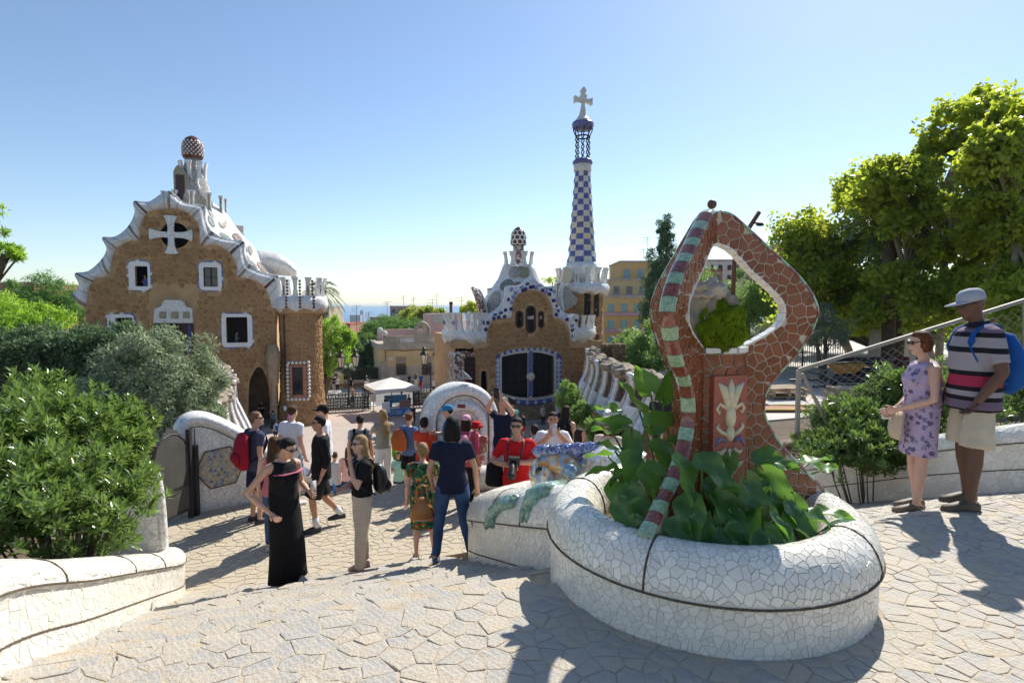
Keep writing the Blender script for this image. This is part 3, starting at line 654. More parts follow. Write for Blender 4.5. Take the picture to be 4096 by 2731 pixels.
# ------------------------------------------------------------------ broad-leaved plants in the planter
M_LEAF = leaf_mat('arum_leaf', (.04, .11, .03), (.11, .23, .06), (.28, .55, .04), .36, .3, .5, 6)
M_STEM = mat('leaf_stem', (.10, .17, .05), .4, .2, 10)
def leaf_mesh(seed, L=.22, W=.155):
    rnd = random.Random(seed); rows = 13; half = 4; vs = []; fs = []
    curl = rnd.uniform(.25, .6); wave = rnd.uniform(.008, .02); ph = rnd.uniform(0, 6)
    for i in range(rows):
        u = i / (rows - 1); y = -.26 + 1.26 * u                                    # lobes reach behind the stalk
        wprof = interp(u, [0, .06, .16, .28, .42, .6, .8, .93, 1], [.10, .62, .92, 1, .97, .78, .42, .14, 0.0])
        for j in range(-half, half + 1):
            v = j / half; x = v * wprof * W * .5; yy = y * L
            if u < .21: yy += (1 - abs(v)) * (.21 - u) * L * 1.25                  # heart-shaped notch
            z = -curl * .5 * (max(0, y) ** 2) * L + abs(v) ** 1.5 * .022 + wave * sin(ph + y * 9 + v * 3) * abs(v)
            vs.append((x, yy, z))
    n = 2 * half + 1
    for i in range(rows - 1):
        for j in range(n - 1): fs.append((i * n + j, i * n + j + 1, (i + 1) * n + j + 1, (i + 1) * n + j))
    me = mesh_np('leaf', vs, fs, [.3 + .4 * rnd.random()] * len(fs), True); me.materials.append(M_LEAF); return me
LM = [leaf_mesh(k, .20 + .03 * (k % 3), .145 + .02 * (k % 2)) for k in range(7)]
def leafy(name, label, spots, seed):
    rnd = random.Random(seed); t = thing(name, label, 'plant', (PLC.x, PLC.y, 7.8))
    for k, (p, sc, yaw, pitch, roll) in enumerate(spots):
        o = link('leaf', rnd.choice(LM), None, t); o.location = p - t.location
        o.rotation_euler = Euler((pitch, roll, yaw), 'XYZ'); o.scale = (sc,) * 3
        b = V((PLC.x + (p.x - PLC.x) * .55, PLC.y + (p.y - PLC.y) * .55, 7.77)) if len(spots) > 1 else p
        M3 = Euler((pitch, roll, yaw), 'XYZ').to_matrix(); q = p; m_ = (b + q) / 2 + V((0, 0, .07)) 
        pts_ = spline([tuple(b - t.location), tuple(m_ - t.location), tuple(q - M3 @ V((0, 0, .006)) - t.location)], 5)
        MB().tube(pts_, [.011 - .005 * i / len(pts_) for i in range(len(pts_))], 6).build('stem', M_STEM, t, True)
    return t
rnd = random.Random(77); sp = []
# leaf placed by its place in the planter: (pixel, depth) measured off the photograph, faces the light or the viewer
def addl(px, py, Y, sc, yaw, pitch, roll): sp.append((at(px + (12 if px < 2480 else 0), py, Y), sc * rnd.uniform(.75, 1.02), R(yaw), R(pitch), R(roll)))
LEFT = [(2560, 1640, 3.75, 1.1, 60, 55, 10), (2650, 1590, 3.8, 1.2, 20, 80, 30), (2480, 1650, 3.7, 1.15, 95, 20, -15), (2600, 1700, 3.6, 1.1, -40, 40, 60), (2690, 1690, 3.7, 1.0, -70, 30, 20),
        (2440, 1730, 3.6, 1.1, 130, 25, 20), (2530, 1760, 3.5, 1.05, 170, -35, 5), (2630, 1780, 3.5, 1.1, 200, -45, 10), (2450, 1800, 3.5, 1.0, 110, 30, -20), (2700, 1760, 3.55, 1.0, 210, -20, 10),
        (2520, 1830, 3.35, 1.15, 195, -60, -12), (2590, 1880, 3.25, 1.15, 205, -62, 15), (2430, 1880, 3.45, 1.0, 120, 10, 40), (2460, 1930, 3.35, .95, 150, -40, 20), (2650, 1900, 3.3, 1.0, 215, -50, 0),
        (2520, 1960, 3.2, .95, 170, -55, 10), (2470, 2010, 3.15, 1.0, 155, -60, 20), (2560, 2020, 3.1, .95, 190, -65, -10), (2620, 1980, 3.1, .9, 230, -50, -15), (2540, 2080, 3.02, .9, 165, -70, 5),
        (2420, 1820, 3.65, 1.0, 100, 5, 25), (2600, 1560, 3.9, 1.1, 5, 60, -25), (2500, 1700, 3.6, 1.0, 60, 10, -30), (2680, 1840, 3.5, .9, 190, -40, 30), (2500, 1880, 3.4, .9, 120, -20, 10), (2610, 2090, 3.0, .85, 200, -70, 10)]
for a in LEFT: addl(*a)
leafy('arum_plant', 'dark green broad leaved plant growing left of the mosaic arch', sp, 1)
sp = []
FRONT = [(2720, 1850, 3.02, 1.45, 215, -50, -15), (2810, 1850, 3.0, 1.3, 225, -35, 25), (2920, 1830, 3.15, 1.0, 150, -20, 20), (3040, 1830, 3.2, 1.1, 240, -5, 30), (2900, 1960, 3.0, 1.05, 182, -75, 3), (2990, 1940, 3.0, 1.15, 200, -60, 10),
         (2980, 2010, 2.97, 1.0, 178, -75, -5), (2760, 2010, 2.95, 1.1, 150, -55, 20), (2870, 2010, 2.98, 1.0, 215, -40, 0), (2790, 2090, 2.9, 1.05, 175, -70, 8), (2850, 2080, 2.92, 1.05, 195, -65, -6), (3020, 2050, 2.92, 1.1, 130, -30, 25),
         (3090, 2060, 2.95, 1.05, 220, -35, -15), (3070, 2000, 3.05, 1.0, 240, -50, 20), (3165, 2005, 3.1, 1.05, 205, -65, 18), (3085, 1965, 3.15, 1.1, 215, -70, -12), (3200, 2050, 3.1, 1.0, 195, -55, 10), (3240, 2060, 3.05, .95, 250, -20, 10),
         (3160, 2080, 3.0, 1.0, 230, -30, 20), (3290, 2050, 3.15, .9, 260, 0, 10), (2720, 2100, 2.92, .95, 140, -60, 10), (2930, 2110, 2.88, .95, 200, -55, 12), (3060, 2130, 2.9, .9, 170, -60, 15), (3235, 1850, 4.05, 1.1, 285, 10, -10),
         (3290, 1875, 4.1, 1.05, 300, 5, 15), (3060, 1890, 3.2, 1.0, 190, -50, 30), (2850, 1930, 3.1, .9, 170, -50, 0), (2940, 2060, 2.95, .9, 160, -60, 30), (3150, 2010, 3.05, .9, 210, -50, 0), (2880, 2140, 2.88, .8, 180, -60, 0), (3010, 2150, 2.88, .8, 200, -40, 0), (3120, 2130, 2.92, .85, 215, -40, 10)]
for a in FRONT: addl(*a)
leafy('arum_plant', 'dark green broad leaved plant growing in front of the mosaic arch', sp, 2)
# ------------------------------------------------------------------ mosaic lizard lying over the basin
M_LZB = vor_mat('blue_lizard_mosaic', [(.04, .06, .26), (.10, .14, .38), (.03, .03, .15), (.20, .27, .45), (.07, .10, .33)], (.42, .42, .42), .035, .05, .12, coat=.3)
M_LZG = vor_mat('green_lizard_mosaic', [(.13, .30, .22), (.20, .38, .28), (.10, .24, .19), (.28, .42, .33), (.16, .33, .27)], (.40, .43, .38), .035, .05, .12, coat=.3)
M_LZO = vor_mat('ochre_lizard_mosaic', [(.50, .26, .07), (.55, .45, .22), (.30, .38, .46), (.62, .58, .45), (.20, .30, .42), (.45, .20, .06)], (.45, .43, .38), .06, .04, .12, coat=.3)
M_LZW = vor_mat('pale_lizard_mosaic', [(.72, .70, .64), (.66, .66, .62), (.45, .52, .62), (.74, .72, .66), (.58, .42, .25)], (.46, .44, .40), .05, .04, .14, coat=.3)
lz = thing('mosaic_lizard', 'colourful mosaic lizard with blue crest and green legs draped over basin', 'sculpture')
def ap(px, py, Y): return at(px, py, Y)
mb = MB(); mb.tube([ap(2200, 1930, 6.3), ap(2210, 1900, 6.4), ap(2260, 1885, 6.5), ap(2330, 1880, 6.45), ap(2420, 1870, 6.2), ap(2520, 1880, 5.6), ap(2600, 1930, 5.0)], [.20, .25, .27, .27, .26, .24, .2], 20); mb.build('body', M_LZW, lz, True)
mb = MB(); mb.tube([ap(2170, 1840, 6.35), ap(2165, 1890, 6.3), ap(2180, 1950, 6.25), ap(2215, 2020, 6.2)], [(.10, .16), (.15, .24), (.14, .22), (.05, .08)], 16); mb.tube([ap(2170, 1830, 6.35), ap(2260, 1850, 6.3), ap(2330, 1890, 6.2)], [(.08, .2), (.16, .26), (.12, .2)], 16); mb.build('head', M_LZO, lz, True)
mb = MB(); cp_ = [ap(2150 + 290 * k / 36, 1826 - 16 * abs(sin(k * .55)) - 14 * k / 36, 6.3 - .15 * k / 36) for k in range(37)]; mb.tube(cp_, [(.05 + .03 * abs(sin(k * .55)), .10) for k in range(37)], 10, up=Z)
mb.build('crest', M_LZB, lz, True)
MB().ell(ap(2158, 1888, 6.12), (.05, .04, .065), 12, 8).build('eye', mat('lizard_eye', (.02, .02, .02), .1, coat=.5), lz, True)
MB().ell(ap(2282, 1886, 5.95), (.075, .06, .085), 14, 10).build('cheek', vor_mat('turquoise_mosaic', [(.08, .22, .40), (.20, .42, .50), (.10, .30, .36), (.06, .14, .36)], (.35, .40, .42), .02, .05, .12), lz, True)
def leg(pts, rad, toes):
    mb = MB(); mb.tube(pts, rad, 14)
    for t_ in toes: mb.tube(t_, [.05, .04, .018], 8)
    mb.build('leg', M_LZG, lz, True)
leg([ap(2250, 1950, 4.7), ap(2215, 1962, 4.5), ap(2180, 1965, 4.38), ap(2130, 1985, 4.46), ap(2105, 2040, 4.43)], [.07, .08, .08, .072, .05],
    [(ap(2110, 2020, 4.44), ap(2095, 2060, 4.44), ap(2082, 2085, 4.45)), (ap(2120, 2018, 4.44), ap(2114, 2065, 4.42), ap(2108, 2088, 4.43)), (ap(2140, 1990, 4.42), ap(2152, 2015, 4.40), ap(2144, 2035, 4.42))])
leg([ap(2130, 1990, 4.9), ap(2100, 2000, 4.7), ap(2060, 2003, 4.70), ap(2010, 2013, 4.94), ap(1975, 2050, 5.06), ap(1958, 2085, 5.14)], [.05, .055, .06, .068, .062, .045],
    [(ap(1965, 2065, 5.08), ap(1952, 2095, 5.14), ap(1944, 2112, 5.17)), (ap(1978, 2065, 5.06), ap(1976, 2092, 5.10), ap(1968, 2108, 5.13))])
for px, py in ((2290, 1843), (2335, 1858), (2340, 1825), (2372, 1812)): MB().ell(ap(px, py, 6.08), (.032, .03, .022), 8, 6).build('shell', mat('shell_stone', (.60, .50, .40), .6), lz, True)
# ------------------------------------------------------------------ gate lodges: shared pieces
from mathutils.geometry import tessellate_polygon
M_MORT = mat('ochre_mortar', (.47, .295, .15), .95, .16, 1.2, .5, 10, stain=(.46, .31, .17), stain_amt=.5, stain_scale=.5)
M_STONE = mat('brown_rubble_stone', (.285, .15, .06), .92, .22, 3, .7, 9, tint=.7, tcol=(.42, .255, .12))
M_ROOFW = vor_mat('roof_white_mosaic', [(.70, .69, .67), (.76, .75, .73), (.62, .61, .60), (.72, .70, .66)], (.50, .48, .45), .16, .05, .18, .5, .3)
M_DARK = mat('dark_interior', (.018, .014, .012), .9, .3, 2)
M_DGLASS = mat('dark_glass', (.02, .025, .03), .08, .2, 2, spec=.6)
M_WOODD = mat('dark_brown_wood', (.055, .022, .018), .5, .2, 6)
M_TERRZ = vor_mat('brown_terrazzo', [(.62, .58, .52), (.16, .05, .035), (.66, .62, .56), (.20, .07, .05), (.12, .04, .03)], (.4, .3, .25), .14, .05, .25)
M_BLUET = mat('blue_glazed_tile', (.055, .055, .24), .15, .3, 9, .1, 30, tint=.5, tcol=(.20, .22, .45), spec=.5)
M_BMOS = vor_mat('blue_mosaic', [(.045, .05, .27), (.06, .065, .33), (.03, .03, .18), (.08, .085, .36), (.10, .06, .06)], (.30, .30, .38), .13, .05, .15)
M_WMOS = vor_mat('pale_mosaic', [(.66, .63, .56), (.72, .69, .62), (.58, .55, .48), (.62, .60, .56)], (.48, .45, .40), .13, .05, .18)
M_CREAMW = mat('cream_plaster', (.62, .53, .40), .8, .08, 2, .2, 10)
M_GREYM = vor_mat('grey_mosaic', [(.30, .27, .24), (.40, .36, .31), (.24, .24, .24), (.46, .42, .36)], (.4, .38, .35), .10, .05, .25)
M_DOMEB = mat('brown_glazed_dome', (.13, .045, .03), .22, .25, 6, .4, 14, spec=.5)
M_PATCH = [M_GREYM, vor_mat('olive_mosaic', [(.26, .22, .12), (.34, .29, .17), (.20, .18, .12)], (.35, .3, .25), .1, .05, .25), vor_mat('dark_green_mosaic', [(.10, .16, .11), (.2, .24, .18), (.07, .1, .08)], (.3, .3, .27), .1, .05, .25), vor_mat('brown_mosaic', [(.22, .14, .10), (.3, .2, .15), (.16, .11, .09)], (.35, .3, .27), .1, .05, .25)]
class Fac:
    """a facade plane: origin O on the ground, ex to the right, en towards the viewer"""
    def __init__(s, O, zoom): s.O = V(O); s.ex = VV; s.en = -U; s.fr = (s.O, s.ex, Z, s.en); s.zoom = zoom
    def __call__(s, zx, zy, depth=0.):
        zx0, zy0, sc = s.zoom; p = onpl(zx0 + zx / sc, zy0 + zy / sc, s.O - s.en * depth, s.en) - (s.O - s.en * depth); return (p.dot(s.ex), p.z)
    def P(s, k, z, d=0.): return s.O + s.ex * k + Z * z + s.en * d
def rrect(x0, y0, x1, y1, r, n=3):
    o = []
    for cx, cy, a0 in ((x1 - r, y1 - r, 0), (x0 + r, y1 - r, 90), (x0 + r, y0 + r, 180), (x1 - r, y0 + r, 270)):
        for k in range(n + 1): a = R(a0 + 90 * k / n); o.append((cx + r * cos(a), cy + r * sin(a)))
    return o
def holed(mb, F, outer, holes, d0, d1, back=True):
    """plate with openings: front face at d1, jambs back to d0"""
    loops = [outer] + holes; flat = [p for l in loops for p in l]
    tris = tessellate_polygon([[V((a, b, 0)) for a, b in l] for l in loops]); n = len(flat)
    mb.add([F.P(a, b, d1) for a, b in flat] + [F.P(a, b, d0) for a, b in flat], [tuple(t) for t in tris] + ([tuple(n + i for i in t[::-1]) for t in tris] if back else []))
    k0 = 0
    for l in loops:
        m = len(l); vs = [F.P(a, b, d1) for a, b in l] + [F.P(a, b, d0) for a, b in l]
        mb.add(vs, [(i, (i + 1) % m, m + (i + 1) % m, m + i) for i in range(m)]); k0 += m
def room(F, hole, depth, m, parent, name='room'):
    xs = [p[0] for p in hole]; zs = [p[1] for p in hole]; x0, x1, z0, z1 = min(xs) - .3, max(xs) + .3, min(zs) - .3, max(zs) + .3; mb = MB()
    q = [F.P(a, b, d) for d in (-.42, -depth) for a, b in ((x0, z0), (x1, z0), (x1, z1), (x0, z1))]
    mb.add(q, [(4, 5, 6, 7), (0, 1, 5, 4), (1, 2, 6, 5), (2, 3, 7, 6), (3, 0, 4, 7)]); return mb.build(name, m, parent, fix=False)
def band(F, stations, name, m, parent, dout=.45, dback=-.5, sub=4, bul=.3):
    inn = spline([F(*a) for a, b in stations], sub); out = spline([F(*b) for a, b in stations], sub); mb = MB(); rs = []
    nw = 8
    for (a, b), (c, d) in zip(inn, out):
        ring = [F.P(a, b, -.2)]
        for k in range(nw + 1): wv = k / nw; ring.append(F.P(a + (c - a) * wv, b + (d - b) * wv, .12 + bul * sin(PI * min(1, wv * 1.15)) - .1 * wv))
        ring.append(F.P(c, d, dback)); rs.append(ring)
    n = nw + 3; vs = [p for r in rs for p in r]
    mb.add(vs, [(i * n + k, i * n + k + 1, (i + 1) * n + k + 1, (i + 1) * n + k) for i in range(len(rs) - 1) for k in range(n - 1)]); o = mb.build(name, m, parent, True); return o, inn, out, rs
def fin(mb, base, ex, en, h, w, th, lean=0.):
    """one flared upright of a crenellated crown"""
    prof_ = [(0, 1.05), (.18, .66), (.5, .42), (.8, .52), (.96, .82), (1.0, .76)]; rs = []
    for z, ww in prof_:
        c = V(base) + Z * (z * h) + en * (lean * (z - .3) ** 2 * 2); a = w * ww / 2; b = th * (1 - .45 * z) / 2
        rs.append([c - ex * a - en * b, c + ex * a - en * b, c + ex * a + en * b, c - ex * a + en * b])
    mb.rings(rs)
def stones(F, poly, holes, step, seed, nmax, parent, x0, x1, z0, z1, d=0.0):
    def keep(a, b): return ptin(poly, a, b) and not any(ptin(h, a, b) for h in holes)
    cs = [c for c in cells(x0, x1, z0, z1, step, .075, .42, keep, seed=seed) if all(ptin(poly, p[0] * .97 + c[1][0] * .03, p[1] * .97 + c[1][1] * .03) for p in c[0]) and not any(ptin(h, *p) for h in holes for p in c[0])]
    lay(cs, lambda a, b: (F.P(a, b, d), F.en), .045, 'stone', M_STONE, parent, nmax, tilt=.05, bevel=.16, rough=.018, rest='stones', rnd=random.Random(seed))
def ell_stones(c, r, z0, z1, a0, a1, step, parent, nmax, seed):
    rr = r if callable(r) else (lambda z: r); r0 = rr((z0 + z1) / 2)
    def S(a, b): t = a / r0; q = V((cos(t), sin(t), 0)); return V((c[0], c[1], b)) + q * rr(b), q
    lay(cells(a0 * r0, a1 * r0, z0, z1, step, .075, .42, seed=seed), S, .045, 'stone', M_STONE, parent, nmax, tilt=.05, bevel=.16, rough=.02, rest='stones', rnd=random.Random(seed))
def crown(c, r, zb, zr, zt, nfin, a0, a1, parent, scal=10, mroll=None, fw=.55, th=.26, stripes=None):
    """scalloped roll with flared uprights on it (part of a tower or balcony)"""
    mb = MB(); n = 72; prf_ = [(.86, 0.), (.98, .05), (1.03, .35), (1.0, .7), (.93, .92), (.86, 1.0), (.80, 1.0)]; rs = []
    for (q, zz) in prf_:
        ring = []
        for k in range(n):
            a = 2 * PI * k / n; sc_ = abs(sin(a * scal / 2)); z = zb + (zr - zb) * zz - (1 - zz) * .28 * (1 - sc_) * 1.0; rad = r * (q + .02 * sc_); ring.append(V((c[0] + cos(a) * rad, c[1] + sin(a) * rad, z)))
        rs.append(ring)
    mb.rings(rs); roll = mb.build('scalloped_roll', mroll or M_ROOFW, parent, True)
    for k in range(nfin):
        a = a0 + (a1 - a0) * k / max(1, nfin - 1); en = V((cos(a), sin(a), 0)); ex = V((-en.y, en.x, 0)); mb = MB(); fin(mb, V((c[0], c[1], zr - .25)) + en * (r * .86), ex, en, zt - zr + .25, fw, th, .25)
        o = mb.build('crenel', M_ROOFW, parent); smooth_by_angle(o, 50)
        if stripes and k % 2 == 0:
            mb = MB(); mb.bar(V((c[0], c[1], zr)) + en * (r * .86 + th * .42), V((c[0], c[1], zt - .1)) + en * (r * .86 + th * .36 + .05), fw * .22, .05, up=en); mb.build('mosaic_stripe', stripes, o)
    return roll
def frame_window(F, x0, z0, x1, z1, ox0, oz0, ox1, oz1, parent, discs=True, seed=1):
    w_ = F and thing_part(parent, 'window')
    mb = MB(); holed(mb, F, rrect(x0, z0, x1, z1, .28), [rrect(ox0, oz0, ox1, oz1, .08)][0:1], .0, .10); mb.build('frame', mat('white_plaster', (.78, .77, .73), .5, .06, 3, .2, 12), w_)
    if discs:
        per = rrect(x0, z0, x1, z1, .28, 6); L = [0.]
        for i in range(1, len(per) + 1): a, b = per[i - 1], per[i % len(per)]; L.append(L[-1] + math.hypot(a[0] - b[0], a[1] - b[1]))
        n = int(L[-1] / .30); rd = random.Random(seed)
        mm = [mat('disc_blue', (.12, .15, .36), .2, .3, 9), mat('disc_brown', (.20, .12, .08), .25, .3, 9), mat('disc_white', (.66, .64, .62), .2, .2, 9), mat('disc_violet', (.28, .22, .34), .25, .3, 9)]
        for k in range(n):
            q = L[-1] * k / n; i = max(j for j in range(len(L)) if L[j] <= q); a, b = per[i % len(per)], per[(i + 1) % len(per)]; f = (q - L[i]) / max(1e-6, (L[min(i + 1, len(L) - 1)] - L[i])); p = (a[0] + (b[0] - a[0]) * f, a[1] + (b[1] - a[1]) * f)
            MB().prism([(p[0] + .14 * cos(j / 8 * 6.283), p[1] + .14 * sin(j / 8 * 6.283)) for j in range(8)], F.fr, .02, .085).build('ceramic_disc', rd.choice(mm), w_)
    return w_
def thing_part(parent, name):
    """a small window surround: a thin lintel mesh that carries its own pieces"""
    o = bpy.data.objects.new(name, None); COL.objects.link(o); o.parent = parent; o.empty_display_size = .1; return o
# ------------------------------------------------------------------ left lodge
FL = Fac((-24.9, 42, 0), (240, 500, 1.96))
LL = thing('gate_lodge', 'brown stone gate lodge with wavy white mosaic roof edge and cross window', 'building')
STL = [((205, 1430), (85, 1340)), ((225, 1290), (150, 1260)), ((260, 1230), (115, 1165)), ((310, 1200), (220, 1145)), ((385, 1180), (320, 1060)), ((410, 1050), (365, 970)), ((440, 975), (330, 882)), ((540, 915), (430, 875)),
       ((620, 905), (530, 800)), ((630, 790), (585, 690)), ((680, 700), (578, 598)), ((760, 668), (700, 600)), ((850, 660), (850, 515)), ((940, 665), (980, 610)), ((1030, 715), (1130, 632)), ((1090, 800), (1140, 730)),
       ((1105, 940), (1190, 830)), ((1220, 945), (1310, 895)), ((1330, 1000), (1440, 910)), ((1385, 1110), (1445, 1000)), ((1395, 1190), (1490, 1090)), ((1510, 1215), (1590, 1155)), ((1600, 1270), (1705, 1180)), ((1645, 1370), (1730, 1260)), ((1658, 1430), (1765, 1445))]
bnd, innL, outL, rsL = band(FL, STL, 'roof_edge', M_ROOFW, LL)
kl, kr = FL(200, 1500)[0], FL(1690, 1500)[0]
polyL = [(kl, -.3)] + [(kl, innL[0][1])] + innL[1:-1] + [(kr, innL[-1][1]), (kr, -.3)]
W = lambda a, b, c, d, F=FL: (*F(a, d), *F(c, b))       # zoom box -> k0,z0,k1,z1
def wbox(a, b, c, d, F): k0, z0 = F(a, d); k1, z1 = F(c, b); return k0, z0, k1, z1
W1o, W1 = wbox(593, 1108, 687, 1265, FL), wbox(545, 1072, 705, 1295, FL)
W2o, W2 = wbox(1128, 1117, 1235, 1268, FL), wbox(1095, 1080, 1265, 1295, FL)
W3o, W3 = wbox(445, 1510, 570, 1760, FL), wbox(385, 1483, 580, 1810, FL)
W4o, W4 = wbox(1307, 1505, 1468, 1707, FL), wbox(1272, 1480, 1505, 1742, FL)
W5o = wbox(755, 1545, 1040, 1800, FL)
cc = FL(900, 865); ch = [(cc[0] + .95 * cos(k / 20 * 6.283), cc[1] + .95 * sin(k / 20 * 6.283)) for k in range(20)]
hol = [rrect(*W1o, .08), rrect(*W2o, .08), rrect(*W3o, .08), rrect(*W4o, .08), rrect(*W5o, .05), ch]
do = spline([FL(1480, 2760), FL(1478, 2100), FL(1510, 1950), FL(1560, 1895), FL(1610, 1960), FL(1645, 2150), FL(1655, 2760)], 4)
do = [(p[0], max(p[1], -.2)) for p in do]; hol.append(do)
mb = MB(); holed(mb, FL, polyL, hol, -.45, 0, True); mb.build('facade_wall', M_MORT, LL)
stones(FL, polyL, [rrect(*W1, .2), rrect(*W2, .2), rrect(*W3, .2), rrect(*W4, .2), (lambda b: rrect(b[0] - .15, b[1], b[2] + .15, b[3] + 2.5, .1))(W5o), [(cc[0] + (a - cc[0]) * 1.05, cc[1] + (b - cc[1]) * 1.05) for a, b in ch], do], .38, 61, 300, LL, kl, kr, 0, 17)
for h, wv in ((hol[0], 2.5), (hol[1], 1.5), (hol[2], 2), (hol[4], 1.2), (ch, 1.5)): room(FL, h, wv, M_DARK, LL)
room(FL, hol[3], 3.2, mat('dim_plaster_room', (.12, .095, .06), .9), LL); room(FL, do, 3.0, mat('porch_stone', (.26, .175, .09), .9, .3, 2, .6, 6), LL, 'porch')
for k, (a, b) in enumerate(((W1, W1o), (W2, W2o), (W3, W3o), (W4, W4o))):
    wn = frame_window(FL, *a, *b, LL, True, k)
    if k in (1,):
        k0, z0, k1, z1 = b; MB().prism([(k0, z0), (k1, z0), (k1, z1), (k0, z1)], FL.fr, -.30, -.26).build('pane', M_DGLASS, wn)
    if k in (1, 3):
        k0, z0, k1, z1 = b; mb = MB()
        if k == 1: mb.bar(FL.P((k0 + k1) / 2, z0, -.24), FL.P((k0 + k1) / 2, z1, -.24), .08); mb.bar(FL.P(k0, (z0 + z1) / 2, -.24), FL.P(k1, (z0 + z1) / 2, -.24), .06)
        else: mb.box(FL.P(k1 - .55, (z0 + z1) / 2 - .2, -2.9), (1.2, .1, 2.1), R(20))
        mb.build('sash', M_WOODD, wn)
# hood over the oriel and its blue-framed panes
k0, z0, k1, z1 = W5o; hd = MB(); hp = spline([FL(745, 1550), FL(752, 1480), FL(758, 1440), FL(800, 1425), FL(825, 1380), FL(850, 1373)], 4) + spline([FL(950, 1373), FL(975, 1385), FL(1000, 1425), FL(1042, 1440), FL(1047, 1490), FL(1052, 1550)], 4)
hd.prism(hp, FL.fr, 0, .55); hdo = hd.build('window_hood', M_ROOFW, LL); smooth_by_angle(hdo, 30)
for a, b in ((793, 850), (885, 943), (975, 1030)): MB().prism([FL(a, 1515), FL(b, 1515), FL(b, 1463), FL(a, 1463)], FL.fr, .55, .58).build('mosaic_panel', M_PATCH[1], hdo)
ow = thing_part(LL, 'window'); mb = MB()
for f in (0, .17, .34, .66, .83, 1): mb.bar(FL.P(k0 + (k1 - k0) * f, z0, .2), FL.P(k0 + (k1 - k0) * f, z1, .2), .12)
mb.bar(FL.P(k0, z1 - .05, .2), FL.P(k1, z1 - .05, .2), .14); mb.build('mullions', M_WOODD, ow)
MB().prism([(k0, z0), (k1, z0), (k1, z1), (k0, z1)], FL.fr, .12, .15).build('pane', M_DGLASS, ow)
for f0, f1 in ((.18, .33), (.84, .99)): MB().prism([(k0 + (k1 - k0) * f0, z0), (k0 + (k1 - k0) * f1, z0), (k0 + (k1 - k0) * f1, z1 - .1), (k0 + (k1 - k0) * f0, z1 - .1)], FL.fr, .151, .17).build('blue_blind', mat('blue_paint', (.05, .07, .20), .5), ow)
# stone cross in the round window
mbc = MB()
for q in range(4):
    a = R(90 * q); arm = [(0, .24), (.55, .22), (.95, .26), (1.30, .38), (1.52, .50), (1.60, .25), (1.60, -.25), (1.52, -.50), (1.30, -.38), (.95, -.26), (.55, -.22), (0, -.24)]
    mbc.prism([(cc[0] - .2 + .87 * (x * cos(a) - y * sin(a)), cc[1] + .87 * (x * sin(a) + y * cos(a))) for x, y in arm], FL.fr, .05, .30 + .004 * q)
mbc.build('cross', M_ROOFW, LL)
# coloured bands across the roof edge
n = len(rsL[0]); cols = [M_PATCH[3], mat('dark_band_tile', (.10, .08, .07), .3, .4, 12), M_PATCH[1], M_GREYM]
for k, sidx in enumerate((0, 2, 4, 6, 8, 10, 12, 14, 16, 18, 20, 22)):
    i = min(sidx * 4, len(rsL) - 2); a, b = rsL[i], rsL[min(i + 1, len(rsL) - 1)]; mb = MB(); mb.rings([[p + FL.en * .03 for p in a[1:-1]] + [p - FL.en * .02 for p in a[1:-1][::-1]], [lerp(p, q, .8) + FL.en * .03 for p, q in zip(a[1:-1], b[1:-1])] + [lerp(p, q, .8) - FL.en * .02 for p, q in zip(a[1:-1], b[1:-1])][::-1]])
    mb.build('mosaic_band', mat('maroon_band', (.12, .02, .02), .3) if sidx == 22 else cols[k % 4], bnd)
# joints across the roof edge
for i in range(3, len(rsL) - 1, 4): MB().tube([p + FL.en * .01 for p in rsL[i][1:-1]], .022, 4).build('joint', M_GREYM, bnd)
# roof shell behind the edge
RID = [(900, 560), (1050, 590), (1180, 600), (1290, 680), (1340, 740), (1390, 810), (1450, 880), (1500, 930), (1540, 990), (1600, 1080), (1680, 1180), (1740, 1260), (1765, 1445)]
DEP = 4.5; front = [FL(*b) for a, b in STL]; ridge = [(a + .6, b * .97) for a, b in front[:12]] + [FL(*q, depth=DEP) for q in RID]
fr_s, rd_s = spline(front, 4), spline(ridge, 4); rows = []
for w_ in range(9):
    u = w_ / 8; rows.append([FL.P(lerp(a[0], b[0], u), lerp(a[1], b[1], u) - .55 * sin(PI * u) * (1 - .2 * u), -.45 - (DEP - .45) * u) for a, b in zip(fr_s, rd_s)])
for w_ in range(1, 6): u = w_ / 5; rows.append([FL.P(b[0] * (1 - .05 * u), lerp(b[1], min(b[1], 9.5), u ** 1.3), -DEP - 4.5 * u) for b in rd_s])
nr = len(rows[0]); mb = MB(); mb.add([p for r in rows for p in r], [(i * nr + k, i * nr + k + 1, (i + 1) * nr + k + 1, (i + 1) * nr + k) for i in range(len(rows) - 1) for k in range(nr - 1)])
rf = mb.build('roof', M_ROOFW, LL, True)
